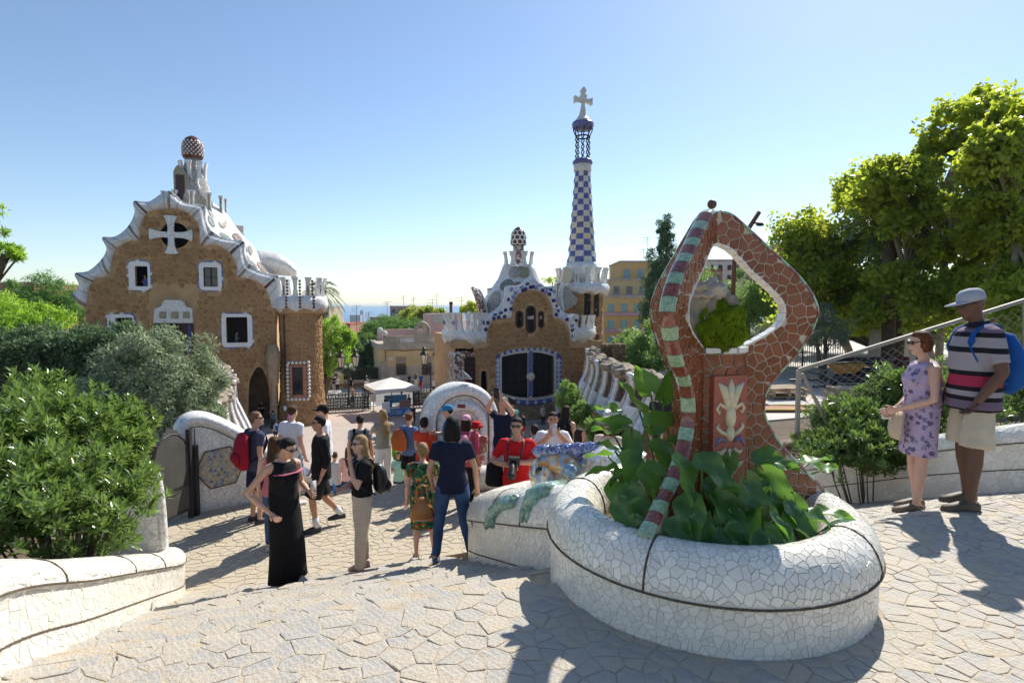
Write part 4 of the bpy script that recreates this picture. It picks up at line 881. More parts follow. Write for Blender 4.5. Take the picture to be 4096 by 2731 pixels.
# scale-shaped patches of darker mosaic on the roof
def roof_patch(ci, cj, hi, hj, m):
    mb = MB(); pts = []
    def smp(i, j): i = min(max(i, 0), nr - 1.01); j = min(max(j, 0), 8 - .01); a, b = int(i), int(j); f, g = i - a, j - b; return (rows[b][a] * (1 - f) + rows[b][a + 1] * f) * (1 - g) + (rows[b + 1][a] * (1 - f) + rows[b + 1][a + 1] * f) * g
    nn = 14; ring = [smp(ci + hi * cos(k / nn * 6.283), cj + hj * sin(k / nn * 6.283)) for k in range(nn)]; c = smp(ci, cj); nv = (ring[0] - c).cross(ring[3] - c).normalized()
    if nv.dot(CAMP - c) < 0: nv = -nv
    mb.add([c + nv * .10] + [p + nv * .06 for p in ring], [(0, 1 + k, 1 + (k + 1) % nn) for k in range(nn)]); mb.build('mosaic_patch', m, rf, True)
for k, (ci, cj) in enumerate(((57, 3.2), (62, 5.5), (66, 2.8), (69, 5.6), (73, 3.2), (76, 5.8), (80, 3.0), (83, 5.4), (86, 3.5), (54, 5.5), (60, 1.8), (78, 1.6), (71, 1.6))): roof_patch(ci, cj, 1.9, 1.15, M_PATCH[k % 4])
# side and back walls of the body
mb = MB(); b0 = FL.P(kr, 0, -.45); mb.add([FL.P(kl, -.3, -.45), FL.P(kl, -.3, -9), FL.P(kl, 9.5, -9), FL.P(kl, 9.8, -.45), FL.P(kr, -.3, -.45), FL.P(kr, -.3, -9), FL.P(kr, 9.5, -9), FL.P(kr, 9.2, -.45)], [(0, 1, 2, 3), (5, 4, 7, 6), (1, 5, 6, 2)]); mb.build('side_walls', M_MORT, LL)
# roof dormer hump at the right
mb = MB(); tp = spline([FL(1545, 985, 5), FL(1640, 990, 5), FL(1740, 1020, 5), FL(1820, 1075, 5), FL(1858, 1112, 5)], 5); bt = spline([FL(1600, 1160, 5), FL(1690, 1172, 5), FL(1760, 1178, 5), FL(1810, 1180, 5), FL(1850, 1210, 5)], 5)
rs = [[FL.P(*lerp(np.array(a), np.array(b), w_ / 6), -5 + .9 * sin(PI * w_ / 6)) for w_ in range(7)] + [FL.P(*lerp(np.array(a), np.array(b), 1 - w_ / 6), -6.2) for w_ in range(7)] for a, b in zip(tp, bt)]; mb.rings(rs); mb.build('dormer', M_ROOFW, LL, True)
MB().prism([FL(1370, 790, 6), FL(1440, 795, 6), FL(1440, 860, 6), FL(1400, 900, 6), FL(1370, 860, 6)], (FL.O - FL.en * 6, FL.ex, Z, FL.en), -.4, .4).build('chimney_stub', M_GREYM, LL)
# corner tower with crown
TC = FL.P(FL(1855, 1500)[0] , 0, -1.9); TC = at(1203, 1300, 45.6); TC.z = 0
tw = MB().lathe([(1.95, -.3), (1.85, .8), (1.62, 2.5), (1.56, 6), (1.60, 8.6), (1.8, 9.2)], 40, TC).build('corner_tower', M_MORT, LL, True)
ell_stones(TC, lambda z: interp(z, [-.3, .8, 2.5, 6, 8.6, 9.2], [1.95, 1.85, 1.62, 1.56, 1.60, 1.8]), 0.0, 9.0, R(190), R(380), .36, tw, 150, 63)
MB().lathe([(1.75, 8.75), (2.02, 9.05), (1.9, 9.2)], 40, TC, fn=lambda a, z: 1 + .03 * sin(a * 22)).build('rough_corbel', M_MORT, tw, True)
rl = crown(TC, 2.05, 9.1, 10.15, 11.55, 11, R(140), R(420), LL, 9, fw=.62, stripes=M_PATCH[3])
M_BRD = mat('brown_disc', (.11, .045, .035), .25, .3, 10)
for a in (R(262), R(290), R(318)):
    en = V((cos(a), sin(a), 0)); ex = V((-en.y, en.x, 0))
    for k in range(9): zz = 9.25 + k * .25; rr = 2.12 if zz < 10.1 else 1.93; MB().prism([(.10 * cos(j / 8 * 6.283), zz + .11 * sin(j / 8 * 6.283)) for j in range(8)], (TC + en * rr, ex, Z, en), -.03, .03).build('ceramic_disc', M_BRD, rl)
# tower window framed with round studs
a = R(281); en = V((cos(a), sin(a), 0)); ex = V((-en.y, en.x, 0)); Ft = type('T', (), {})(); wO = TC + en * 1.60; wt = thing_part(LL, 'window')
MB().prism([(-.62, 2.25), (.62, 2.25), (.62, 4.75), (-.62, 4.75)], (wO, ex, Z, en), -.3, .10).build('brick_surround', mat('pink_brick', (.42, .20, .13), .9, .2, 3, .4, 12), wt)
MB().prism([(-.38, 2.45), (.30, 2.45), (.30, 4.6), (-.38, 4.6)], (wO, ex, Z, en), .09, .13).build('pane', M_DGLASS, wt)
mb = MB(); mb.bar(wO + ex * -.38 + Z * 3.5 + en * .14, wO + ex * .3 + Z * 3.5 + en * .14, .05)
for q in (-.38, .3): mb.bar(wO + ex * q + Z * 2.4 + en * .14, wO + ex * q + Z * 4.62 + en * .14, .07)
mb.build('sash', M_WOODD, wt)
for k in range(30):
    q = k / 30 * 7.2; per = [(-.78, 2.1), (.78, 2.1), (.78, 4.95), (-.78, 4.95)]; L_ = [1.56, 2.85, 1.56, 2.85]; q = k / 30 * sum(L_); i = 0
    while q > L_[i]: q -= L_[i]; i += 1
    A_, B_ = per[i], per[(i + 1) % 4]; f = q / L_[i]; x, z = lerp(A_[0], B_[0], f), lerp(A_[1], B_[1], f); MB().ell(wO + ex * x + Z * z + en * (.10 - .25 * x * x * .6), (.13, .13, .13), 8, 6).build('white_stud', mat('white_ceramic', (.74, .72, .68), .25, .05), wt, True)
# porch column, drain pipe
pcx = at(1098, 1640, 43.6); mb = MB(); mb.lathe([(.34, 0), (.34, .5), (.2, .55), (.2, 1.6), (.30, 1.7), (.30, 1.85), (.2, 1.9), (.2, 3.2), (.36, 3.4), (.40, 3.8), (.45, 4.6), (.55, 5.6), (.3, 6.4)], 14, (pcx.x, pcx.y, 0)); mb.build('porch_column', mat('porch_column_stone', (.36, .26, .16), .9, .2, 3, .7, 8), LL, True)
A_ = at(1136, 1245, 44.2); B_ = at(1146, 1640, 44.2); MB().tube([A_, B_], .10, 8).build('drain_pipe', M_WOODD, LL)
# lantern turret with mushroom dome
LC = FL.P(FL(1050, 500, 4.0)[0], 0, -4.0); zt = lambda zy: FL(1045, zy, 4.0)[1]; kw = lambda a: abs(FL(1045 + a, 500, 4.0)[0] - FL(1045, 500, 4.0)[0])
MB().lathe([(kw(150), zt(660)), (kw(138), zt(560)), (kw(118), zt(470)), (kw(90), zt(390)), (kw(78), zt(340)), (kw(68), zt(310)), (kw(64), zt(262))], 28, LC).build('turret', M_GREYM, LL, True)
for k in range(8):
    a = R(45 * k + 10); en = V((cos(a), sin(a), 0)); ex = V((-en.y, en.x, 0)); mb = MB(); fin(mb, V((LC.x, LC.y, zt(455))) + en * kw(92), ex, en, zt(298) - zt(455), kw(62), .22, .18); o = mb.build('crenel', M_ROOFW, LL); smooth_by_angle(o, 50)
dome = MB().lathe([(kw(72), zt(268)), (kw(80), zt(262)), (kw(84), zt(230)), (kw(84), zt(180)), (kw(76), zt(145)), (kw(55), zt(110)), (kw(25), zt(92)), (kw(6), zt(86))], 28, LC).build('mushroom_dome', M_DOMEB, LL, True)
mb = MB()
for j, zy in enumerate((140, 157, 174, 191, 208, 225, 242)):
    rr = interp(zy, [110, 145, 180, 230, 262], [kw(55), kw(76), kw(84), kw(84), kw(80)])
    for k in range(16): a = 2 * PI * (k + .5 * (j % 2)) / 16; mb.ell(LC + V((cos(a) * rr, sin(a) * rr, zt(zy))), (.07, .07, .075), 6, 5)
mb.build('white_studs', mat('white_ceramic', (.74, .72, .68)), dome, True, 'stuff')
# little doorway of the turret
dO = LC - U * kw(112); fr = (dO, VV, Z, -U); kx = lambda a: FL(a, 500, 4.0)[0] - FL(1050, 500, 4.0)[0]
MB().prism([(kx(915), zt(640)), (kx(915), zt(400)), (kx(935), zt(360)), (kx(955), zt(345)), (kx(985), zt(375)), (kx(1035), zt(420)), (kx(1030), zt(640))], fr, -1.2, .1).build('turret_porch', M_PATCH[1], LL)
MB().prism([(kx(932), zt(640)), (kx(932), zt(420)), (kx(1000), zt(420)), (kx(998), zt(640))], fr, .1, .13).build('turret_door', M_WOODD, LL)
# row of uprights on the ridge in front of the turret
for (a, b, top, bot, dd) in ((790, 830, 515, 600, 3), (872, 930, 508, 610, 2.5), (1000, 1067, 510, 628, 2.2), (1140, 1200, 530, 670, 2.8), (1243, 1283, 555, 690, 4.2), (1287, 1315, 578, 700, 5)):
    p0 = FL((a + b) / 2, bot, dd); wdt = FL(b, bot, dd)[0] - FL(a, bot, dd)[0]; mb = MB(); fin(mb, FL.P(p0[0], p0[1] - .4, -dd), VV, -U, FL(a, top, dd)[1] - p0[1] + .4, wdt * 1.15, .35); o = mb.build('crenel', M_ROOFW, LL); smooth_by_angle(o, 50)
    mb = MB(); mb.bar(FL.P(p0[0], p0[1], -dd + .17), FL.P(p0[0], FL(a, top, dd)[1] - .1, -dd + .12), wdt * .25, .06, up=-U); mb.build('mosaic_stripe', M_PATCH[1], o)
# ------------------------------------------------------------------ right lodge with the checkered tower
FR = Fac((1.7, 46, 0), (1750, 850, 1.96))
RL = thing('gate_lodge', 'brown stone gate lodge with blue framed window beneath checkered tower', 'building')
STR = [((383, 1018), (322, 1000)), ((380, 950), (322, 930)), ((395, 900), (330, 850)), ((430, 855), (322, 800)), ((490, 830), (420, 790)), ((575, 825), (500, 730)), ((585, 720), (535, 660)), ((620, 650), (547, 577)), ((670, 622), (640, 572)),
       ((700, 613), (700, 535)), ((742, 610), (742, 500)), ((790, 617), (790, 550)), ((840, 640), (850, 580)), ((880, 690), (923, 580)), ((900, 745), (918, 660)), ((912, 820), (950, 740)), ((960, 835), (1010, 790)), ((1010, 875), (1105, 803)), ((1035, 930), (1092, 900)), ((1045, 1010), (1100, 1005))]
bnr, innR, outR, rsR = band(FR, STR, 'roof_edge', M_ROOFW, RL, bul=.18)
kl, kr = FR(290, 1200)[0], FR(1290, 1200)[0]
polyR = [(kl, -.3), (kl, innR[0][1])] + innR + [(kr, innR[-1][1]), (kr, -.3)]
slots = []
for a, b, c, d in ((617, 778, 665, 898), (697, 738, 763, 938), (795, 780, 828, 898)):
    k0, z0, k1, z1 = wbox(a, b, c, d, FR); slots.append(rrect(k0, z0, k1, z1, (k1 - k0) * .45, 4))
big = spline([FR(500, 1130), FR(600, 1108), FR(705, 1098), FR(800, 1098), FR(912, 1125)], 3) + spline([FR(912, 1420), FR(850, 1440), FR(700, 1452), FR(600, 1440), FR(502, 1415)], 3)
small = spline([FR(342, 1420), FR(342, 1270), FR(352, 1245), FR(370, 1240), FR(390, 1265), (lambda p: p)(FR(396, 1420))], 3)
mb = MB(); holed(mb, FR, polyR, slots + [big, small], -.45, 0, True); mb.build('facade_wall', M_MORT, RL)
frm = [FR(*p) for p in ((455, 1500), (455, 1135), (480, 1110), (600, 1078), (715, 1062), (850, 1072), (950, 1105), (972, 1140), (972, 1500))]
stones(FR, polyR, slots + [frm, small], .40, 71, 260, RL, kl, kr, 0, 12)
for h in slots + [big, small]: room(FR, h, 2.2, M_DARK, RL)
for h in slots:
    wn = thing_part(RL, 'window'); mb = MB(); mb.tube([FR.P(a, b, .01) for a, b in h], .09, 6, close=True); mb.build('frame', M_WOODD, wn); MB().prism(h, FR.fr, -.3, -.27).build('pane', M_DGLASS, wn)
# big window: white band, blue tiles with diamonds, zigzag post, iron grilles
bw_ = thing_part(RL, 'window')
mb = MB(); holed(mb, FR, spline([FR(487, 1128), FR(600, 1092), FR(712, 1078), FR(830, 1085), FR(928, 1120)], 4) + spline([FR(930, 1435), FR(850, 1458), FR(700, 1470), FR(590, 1458), FR(487, 1432)], 4), [big], .0, .10); mb.build('white_surround', M_WMOS, bw_)
out_ = spline([FR(458, 1135), FR(480, 1105), FR(600, 1075), FR(712, 1062), FR(840, 1070), FR(945, 1105), FR(968, 1140)], 4) + spline([FR(968, 1440), FR(850, 1495), FR(720, 1508), FR(590, 1500), FR(458, 1455)], 4)
mb = MB(); holed(mb, FR, out_, [[(a, b) for a, b in spline([FR(488, 1129), FR(600, 1093), FR(712, 1079), FR(830, 1086), FR(927, 1121)], 4) + spline([FR(929, 1434), FR(850, 1457), FR(700, 1469), FR(590, 1457), FR(488, 1431)], 4)]], .0, .07); mb.build('blue_surround', M_BLUET, bw_)
def diamond(F, zx, zy, r, d, m, parent, nm='diamond_tile', ang=45): 
    k, z = F(zx, zy); a0 = R(ang); MB().prism([(k + r * cos(a0 + R(90) * j + (R(45))), z + r * sin(a0 + R(90) * j + R(45))) for j in range(4)], F.fr, d - .03, d).build(nm, m, parent)
M_PALEB = mat('pale_blue_tile', (.50, .52, .60), .2, .15, 9)
for zx in (472, 948):
    for zy in range(1160, 1440, 36): diamond(FR, zx, zy, .24, .10, M_PALEB, bw_)
for k in range(10): zx = 505 + k * 46; zy = interp(zx, [505, 600, 712, 840, 920], [1112, 1084, 1070, 1078, 1105]); diamond(FR, zx, zy, .19, .10, M_PALEB if k % 2 else M_CREAMW, bw_, ang=20)
for k in range(12): zx = 530 + k * 34; zy = interp(zx, [500, 600, 720, 850, 930], [1462, 1480, 1490, 1478, 1455]); diamond(FR, zx, zy, .20, .10, M_PALEB if k % 2 else mat('mid_blue_tile', (.08, .16, .42), .2, .2, 9), bw_, ang=45)
k0, zt_ = FR(709, 1085); k1, zb_ = FR(744, 1458)
MB().prism([(k0, zb_), (k1, zb_), (k1, zt_), (k0, zt_)], FR.fr, -.1, .12).build('centre_post', M_WMOS, bw_)
for k in range(16):
    z = zb_ + (zt_ - zb_) * (k + .5) / 17; h = .20; km = (k0 + k1) / 2; MB().prism([(k0 - .02, z), (km, z + .24), (k1 + .02, z), (k1 + .02, z + h * .8), (km, z + .24 + h * .8), (k0 - .02, z + h * .8)], FR.fr, .12, .15).build('zigzag_tile', M_BLUET, bw_)
MB().ell(FR.P((k0 + k1) / 2, FR(700, 1285)[1], .1), (.36, .2, .36), 12, 8).build('post_knob', M_WMOS, bw_, True)
M_GRILL = mat('grille_iron', (.03, .024, .022), .6, .2, 5)
for x0, x1 in ((505, 706), (748, 908)):
    mb = MB()
    for k in range(22): zx = x0 + (x1 - x0) * k / 21; a, b = FR(zx, 1130 if k in (0, 21) else 1108)[1], FR(zx, 1425)[1]; kk = FR(zx, 1300)[0]; mb.bar(FR.P(kk, b, -.12), FR.P(kk, a, -.12), .05 if k % 7 == 0 else .022)
    for k in range(26): zz = lerp(FR(x0, 1425)[1], FR(x0, 1125)[1], k / 25); mb.bar(FR.P(FR(x0, 1300)[0], zz, -.11), FR.P(FR(x1, 1300)[0], zz, -.11), .06 if k % 5 == 0 else .02)
    gr = mb.build('iron_grille', M_GRILL, bw_); gr['kind'] = 'stuff'
# blue and violet tiles set in the roof edge
rd = random.Random(5); nst = len(rsR); M_DB = [mat('indigo_tile', (.045, .04, .16), .2, .2, 9), mat('periwinkle_tile', (.22, .24, .46), .2, .2, 9), mat('flower_tile', (.52, .50, .62), .25, .35, 14)]
for i in range(2, nst - 1, 2):
    for col in (3, 6):
        if (i // 2 + col) % 2 == 0 or rd.random() < .35:
            p = rsR[i][col]; j = rd.choice((0, 0, 1, 2)); a = rd.uniform(.5, 1.1); s_ = .20; MB().prism([(s_ * cos(a + R(90) * q), s_ * sin(a + R(90) * q)) for q in range(4)], (p, VV, Z, -U), -.03, .035).build('set_tile', M_DB[j], bnr)
# left corner in brown terrazzo with its window
MB().prism([FR(135, 1500), FR(135, 1120), FR(160, 1090), FR(240, 1085), FR(285, 1100), FR(300, 1130), FR(300, 1500)], FR.fr, -2, -.02).build('terrazzo_corner', M_TERRZ, RL)
cw = thing_part(RL, 'window'); k0, z0, k1, z1 = wbox(212, 1135, 292, 1420, FR); MB().prism([(k0, z0), (k1, z0), (k1, z1), (k0, z1)], FR.fr, -.02, .02).build('pane', M_DARK, cw)
mb = MB()
for k in range(6): kk = lerp(k0, k1, k / 5); mb.bar(FR.P(kk, z0, .05), FR.P(kk, z1, .05), .06)
for k in range(8): zz = lerp(z0, z1, k / 7); mb.bar(FR.P(k0, zz, .06), FR.P(k1, zz, .06), .05)
mb.build('iron_grille', M_WOODD, cw)
# body behind, pavement-level plinth
mb = MB(); ka = FR(150, 1200)[0]; mb.add([FR.P(ka, -.3, -2), FR.P(ka, -.3, -8), FR.P(ka, 7, -8), FR.P(ka, 7, -2), FR.P(kr, -.3, -.45), FR.P(kr, -.3, -8), FR.P(kr, 7, -8), FR.P(kr, 7, -.45), FR.P(ka, -.3, -.46), FR.P(ka, 7, -.46)], [(8, 1, 2, 9), (5, 4, 7, 6), (1, 5, 6, 2), (9, 2, 6, 7)]); mb.build('side_walls', M_MORT, RL)
MB().prism([(FR(455, 1510)[0], -.3), (FR(975, 1510)[0], -.3), (FR(975, 1510)[0], FR(700, 1515)[1]), (FR(455, 1510)[0], FR(700, 1515)[1])], FR.fr, -.2, .35).build('window_plinth', mat('plinth_stone', (.27, .19, .12), .92, .35, 2.5, .8, 5), RL)
# balconies with flared uprights at both sides
def balcony(pts, zb, zr, ztop, nf, ws_):
    P = [V(p) for p in spline([tuple(p) for p in pts], 8)]; rs = []; mb = MB()
    for i, p in enumerate(P):
        d = (P[min(i + 1, len(P) - 1)] - P[max(i - 1, 0)]).normalized(); nn = V((d.y, -d.x, 0)); nn = nn if nn.dot(CAMP - p) > 0 else -nn; sc_ = abs(sin(i * .55)); h = zr - zb
        rs.append([p + nn * a + Z * (zb + b * h - (.28 * (1 - sc_) if b < .1 else 0)) for a, b in ((-.25, 0), (.06, 0.), (.22, .3), (.26, .6), (.16, .9), (0, 1), (-.25, 1.0))])
    mb.rings(rs); o = mb.build('balcony_roll', M_ROOFW, RL, True)
    for k in range(nf):
        i = int((k + .5) / nf * (len(P) - 1)); p = P[i]; d = (P[min(i + 1, len(P) - 1)] - P[max(i - 1, 0)]).normalized(); nn = V((d.y, -d.x, 0)); nn = nn if nn.dot(CAMP - p) > 0 else -nn
        mb = MB(); fin(mb, V((p.x, p.y, zr - .2)), d, nn, ztop - zr + .2, ws_, .28, .2); f_ = mb.build('crenel', M_ROOFW, RL); smooth_by_angle(f_, 50)
        if k % 2 == 0: q = V((p.x, p.y, zr + .6)) + nn * .14; MB().prism([(.17 * cos(R(90) * j), .2 * sin(R(90) * j)) for j in range(4)], (q, d, Z, nn), -.05, .04).build('set_tile', M_DB[k % 3], f_)
    return o
zz = lambda y, x=330: FR(x, y)[1]
c0 = FR.P(FR(375, 1000)[0], 0, .05); c1 = FR.P(FR(240, 1000)[0], 0, .15); c2 = FR.P(FR(150, 1000)[0], 0, -1.0); c3 = FR.P(FR(150, 1000)[0] - .3, 0, -3)
balcony([c0, c1, c2, c3], zz(1015), zz(925), zz(785), 7, .62)
c0 = FR.P(FR(1050, 1000)[0], 0, .05); c1 = FR.P(FR(1160, 1000)[0], 0, .12); c2 = FR.P(FR(1250, 1000)[0], 0, -.7); c3 = FR.P(FR(1295, 1000)[0], 0, -2.2)
balcony([c0, c1, c2, c3], zz(1005, 1100), zz(900, 1100), zz(805, 1100), 6, .60)
for (a, b) in ((120, 380), (1045, 1290)):   # ragged corbels under the balconies
    mb = MB()
    for k in range(14): zx = lerp(a, b, k / 13); mb.box(FR.P(FR(zx, 1015)[0], zz(1022, zx) - .1, -.05), (.45, .5, .5 + .2 * sin(k * 2.3)), R(20 + 8 * sin(k)))
    mb.build('corbel', M_MORT, RL)
# roof cone, crown, brown column with honeycomb dome
RC = FR.P(FR(635, 500, 3.2)[0], 0, -3.2); zr_ = lambda y: FR(635, y, 3.2)[1]; kr_ = lambda a: abs(FR(635 + a, 500, 3.2)[0] - FR(635, 500, 3.2)[0])
rfr = MB().lathe([(kr_(345), zr_(830)), (kr_(275), zr_(770)), (kr_(240), zr_(660)), (kr_(195), zr_(590)), (kr_(150), zr_(520)), (kr_(125), zr_(450)), (kr_(110), zr_(410))], 40, RC, sy=.75).build('roof', M_ROOFW, RL, True)
for k, (a, zy, hw2, hz) in enumerate(((R(258), 470, 40, 50), (R(284), 470, 44, 52), (R(244), 575, 52, 45), (R(226), 700, 60, 85), (R(268), 590, 40, 40), (R(300), 570, 40, 40))):
    ra = interp(-zy, [-830, -770, -660, -590, -520, -450, -410], [345, 275, 240, 195, 150, 125, 110]); mb = MB(); pts_ = []; nn = 14
    def rp(aa, y): q = interp(-y, [-830, -770, -660, -590, -520, -450, -410], [345, 275, 240, 195, 150, 125, 110]); return RC + V((cos(aa) * kr_(q + 3), sin(aa) * kr_(q + 3) * .75, zr_(y))) + V((cos(aa), sin(aa), .4)) * .07
    vs_ = [rp(a, zy)] + [rp(a + hw2 / ra * cos(j / nn * 6.283), zy + hz * sin(j / nn * 6.283)) for j in range(nn)]; mb.add(vs_, [(0, 1 + j, 1 + (j + 1) % nn) for j in range(nn)]); mb.build('mosaic_patch', M_PATCH[(0, 1, 2, 0, 3, 0)[k]], rfr, True)
for k in range(8):
    a = R(45 * k + 22); en = V((cos(a), sin(a), 0)); ex = V((-en.y, en.x, 0)); mb = MB(); fin(mb, V((RC.x, RC.y, zr_(432))) + en * kr_(96), ex, en, zr_(312) - zr_(432), kr_(68), .22, .15); o = mb.build('crenel', M_ROOFW, RL); smooth_by_angle(o, 50)
MB().lathe([(kr_(42), zr_(425)), (kr_(40), zr_(300)), (kr_(40), zr_(250))], 20, RC).build('dome_column', M_TERRZ, RL, True)
dm = MB().lathe([(kr_(45), zr_(262)), (kr_(55), zr_(250)), (kr_(55), zr_(205)), (kr_(48), zr_(165)), (kr_(32), zr_(132)), (kr_(14), zr_(117)), (kr_(3), zr_(112))], 24, RC).build('mushroom_dome', M_DOMEB, RL, True)
mb = MB()
for j in range(3):
    zy = 235 - j * 35; r0 = interp(-zy, [-250, -205, -165], [55, 55, 48])
    for k in range(9):
        a = 2 * PI * (k + .5 * (j % 2)) / 9; pts_ = []
        for q in range(8): b_ = q / 8 * 6.283; aa = a + .36 * cos(b_); y_ = zy + 20 * sin(b_); rr = interp(-y_, [-262, -250, -205, -165, -132], [50, 56, 56, 49, 33]); pts_.append(RC + V((cos(aa) * kr_(rr), sin(aa) * kr_(rr), zr_(y_))))
        mb.tube(pts_, .05, 5, close=True)
mb.build('honeycomb_ribs', mat('white_ceramic', (.74, .72, .68)), dm, True, 'stuff')
# curved horn at the left of the roof
h1 = spline([FR(272, 588, 1.5), FR(320, 620, 1.5), FR(355, 690, 1.5), FR(385, 795, 1.5)], 5); h2 = spline([FR(270, 586, 1.5), FR(295, 650, 1.5), FR(320, 730, 1.5), FR(335, 797, 1.5)], 5)
mb = MB(); mb.rings([[FR.P(*lerp(np.array(a), np.array(b), w_ / 3), -1.5 + .12 * sin(PI * w_ / 3)) for w_ in range(4)] + [FR.P(*lerp(np.array(a), np.array(b), 1 - w_ / 3), -1.9) for w_ in range(4)] for a, b in zip(h1, h2)]); mb.build('roof_horn', M_TERRZ, RL, True)
mb = MB(); mb.rings([[FR.P(*a, -1.6), FR.P(a[0] + .25, a[1] + .15, -1.8), FR.P(a[0] + .9, a[1] - .7, -3.0), FR.P(a[0], a[1], -2)] for a in h1]); mb.build('roof_wing', M_ROOFW, RL, True)
MB().prism([FR(400, 592, 4), FR(432, 594, 4), FR(432, 640, 4), FR(402, 640, 4)], (FR.O - FR.en * 4, FR.ex, Z, FR.en), -.4, .4).build('chimney_stub', M_GREYM, RL)
# checkered tower
TW = FR.P(FR(1130, 700, 4.5)[0], 0, -4.5); zw = lambda y: FR(1130, y, 4.5)[1]; kw2 = lambda a: abs(FR(1130 + a, 700, 4.5)[0] - FR(1130, 700, 4.5)[0])
tb = MB().lathe([(kw2(150), -.3), (kw2(148), zw(860)), (kw2(145), zw(700)), (kw2(150), zw(640)), (kw2(175), zw(620))], 36, TW).build('tower_base', M_MORT, RL, True)
ell_stones(TW, kw2(146), zw(1000), zw(650), R(200), R(345), .48, tb, 60, 75)
for a in (R(278), R(305)):
    en = V((cos(a), sin(a), 0)); ex = V((-en.y, en.x, 0)); MB().prism([(x, zw(720) + z) for x, z in rrect(-.28, -1.15, .28, 1.15, .2)], (TW + en * kw2(146), ex, Z, en), -.2, .06).build('slot_window', M_DARK, RL)
crown(TW, kw2(185), zw(628), zw(555), zw(440), 13, R(150), R(455), RL, 11, fw=.75, th=.4, stripes=M_PATCH[0])
MB().lathe([(kw2(120), zw(560)), (kw2(118), zw(450)), (kw2(112), zw(430)), (kw2(108), zw(393))], 32, TW, fn=lambda a, z: 1 + .015 * sin(a * 8)).build('tower_neck', M_ROOFW, RL, True)
NROW, NCOL = 16, 10; zb_, zt_ = zw(395), FR(1130, (300 + 757 / 1.96 - 850) * 1.96, 4.5)[1]
pats = {}
for r in range(NROW):
    za, zc = lerp(zb_, zt_, r / NROW), lerp(zb_, zt_, (r + 1) / NROW); ra, rc = kw2(lerp(101, 53, (r / NROW) ** .8)), kw2(lerp(101, 53, ((r + 1) / NROW) ** .8)); g = .012
    for c in range(NCOL):
        blue = (r + c) % 2 == 0; vs_ = []; m_ = 5
        for i in range(m_):
            for j in range(m_):
                u, v_ = i / (m_ - 1), j / (m_ - 1); a = 2 * PI * (c + .5 + g + u * (1 - 2 * g)) / NCOL + R(3) * r * 0; rr = lerp(ra, rc, v_) * (1 + (.035 if blue else -.02) * sin(PI * u) * sin(PI * v_) + .05 * (1 - v_) * (1 if blue else 0) * sin(PI * u)); vs_.append(V((cos(a) * rr, sin(a) * rr, lerp(za, zc, v_))) + V((TW.x, TW.y, 0)))
        mb = MB(); mb.add(vs_, [(i * m_ + j, (i + 1) * m_ + j, (i + 1) * m_ + j + 1, i * m_ + j + 1) for i in range(m_ - 1) for j in range(m_ - 1)]); mb.build('check_panel', M_BMOS if blue else M_WMOS, RL, True)
MB().lathe([(kw2(97), zb_), (kw2(50), zt_)], 20, TW).build('tower_core', M_CREAMW, RL, True)
zh = lambda y4: FR(1130, (300 + y4 / 1.96 - 850) * 1.96, 4.5)[1]
MB().lathe([(kw2(58), zh(762)), (kw2(62), zh(750)), (kw2(62), zh(700)), (kw2(58), zh(695))], 28, TW).build('white_collar', M_WMOS, RL, True)
MB().lathe([(kw2(62), zh(705)), (kw2(70), zh(695)), (kw2(68), zh(678)), (kw2(52), zh(660)), (kw2(20), zh(655))], 28, TW).build('blue_collar', M_BMOS, RL, True)
for k in range(8):
    for sg in (1,):
        pts_ = []
        for i in range(26): u = i / 25; zc = lerp(zh(660), zh(485), u); a = 2 * PI * k / 8; tw_ = u * 6.283 * 4; pts_.append(V((TW.x + cos(a) * kw2(46), TW.y + sin(a) * kw2(46), zc)) + V((cos(tw_), sin(tw_), 0)) * .05)
        MB().tube(pts_, .055, 5).build('twisted_bar', M_IRON, RL, True)
    a = 2 * PI * k / 8; MB().tube([V((TW.x + cos(a) * kw2(q), TW.y + sin(a) * kw2(q), zh(y))) for q, y in ((46, 487), (52, 470), (64, 440), (68, 400))], .05, 5).build('flared_bar', M_IRON, RL, True)
MB().tube([V((TW.x + cos(k / 20 * 6.283) * kw2(47), TW.y + sin(k / 20 * 6.283) * kw2(47), zh(485))) for k in range(20)], .07, 6, close=True).build('iron_ring', M_IRON, RL, True)
MB().lathe([(kw2(60), zh(430)), (kw2(74), zh(408)), (kw2(76), zh(385)), (kw2(70), zh(372)), (kw2(60), zh(372))], 28, TW).build('blue_rim', M_BMOS, RL, True)
MB().lathe([(kw2(66), zh(400)), (kw2(30), zh(395))], 20, TW).build('canopy_underside', M_CREAMW, RL)
sp_ = MB().lathe([(kw2(72), zh(375)), (kw2(50), zh(352)), (kw2(28), zh(315)), (kw2(18), zh(270)), (kw2(12), zh(225)), (kw2(12), zh(180))], 20, TW).build('spire', M_WMOS, RL, True)
TB = V((TW.x, TW.y, 0)); mb = MB(); fr = (TB, VV, Z, -U)
for sx in (-1, 1): mb.prism([(0, zh(217)), (sx * kw2(30), zh(213)), (sx * kw2(48), zh(218)), (sx * kw2(66), zh(230)), (sx * kw2(66), zh(172)), (sx * kw2(48), zh(184)), (sx * kw2(25), zh(188)), (0, zh(186))], fr, -.2 - sx * .003, .2 + sx * .003)
mb.prism([(-kw2(12), zh(200)), (kw2(12), zh(200)), (kw2(26), zh(165)), (kw2(8), zh(150)), (kw2(20), zh(125)), (kw2(4), zh(97)), (-kw2(4), zh(97)), (-kw2(20), zh(125)), (-kw2(8), zh(150)), (-kw2(26), zh(165))], fr, -.19, .19)
mb.build('cross', M_WMOS, sp_)
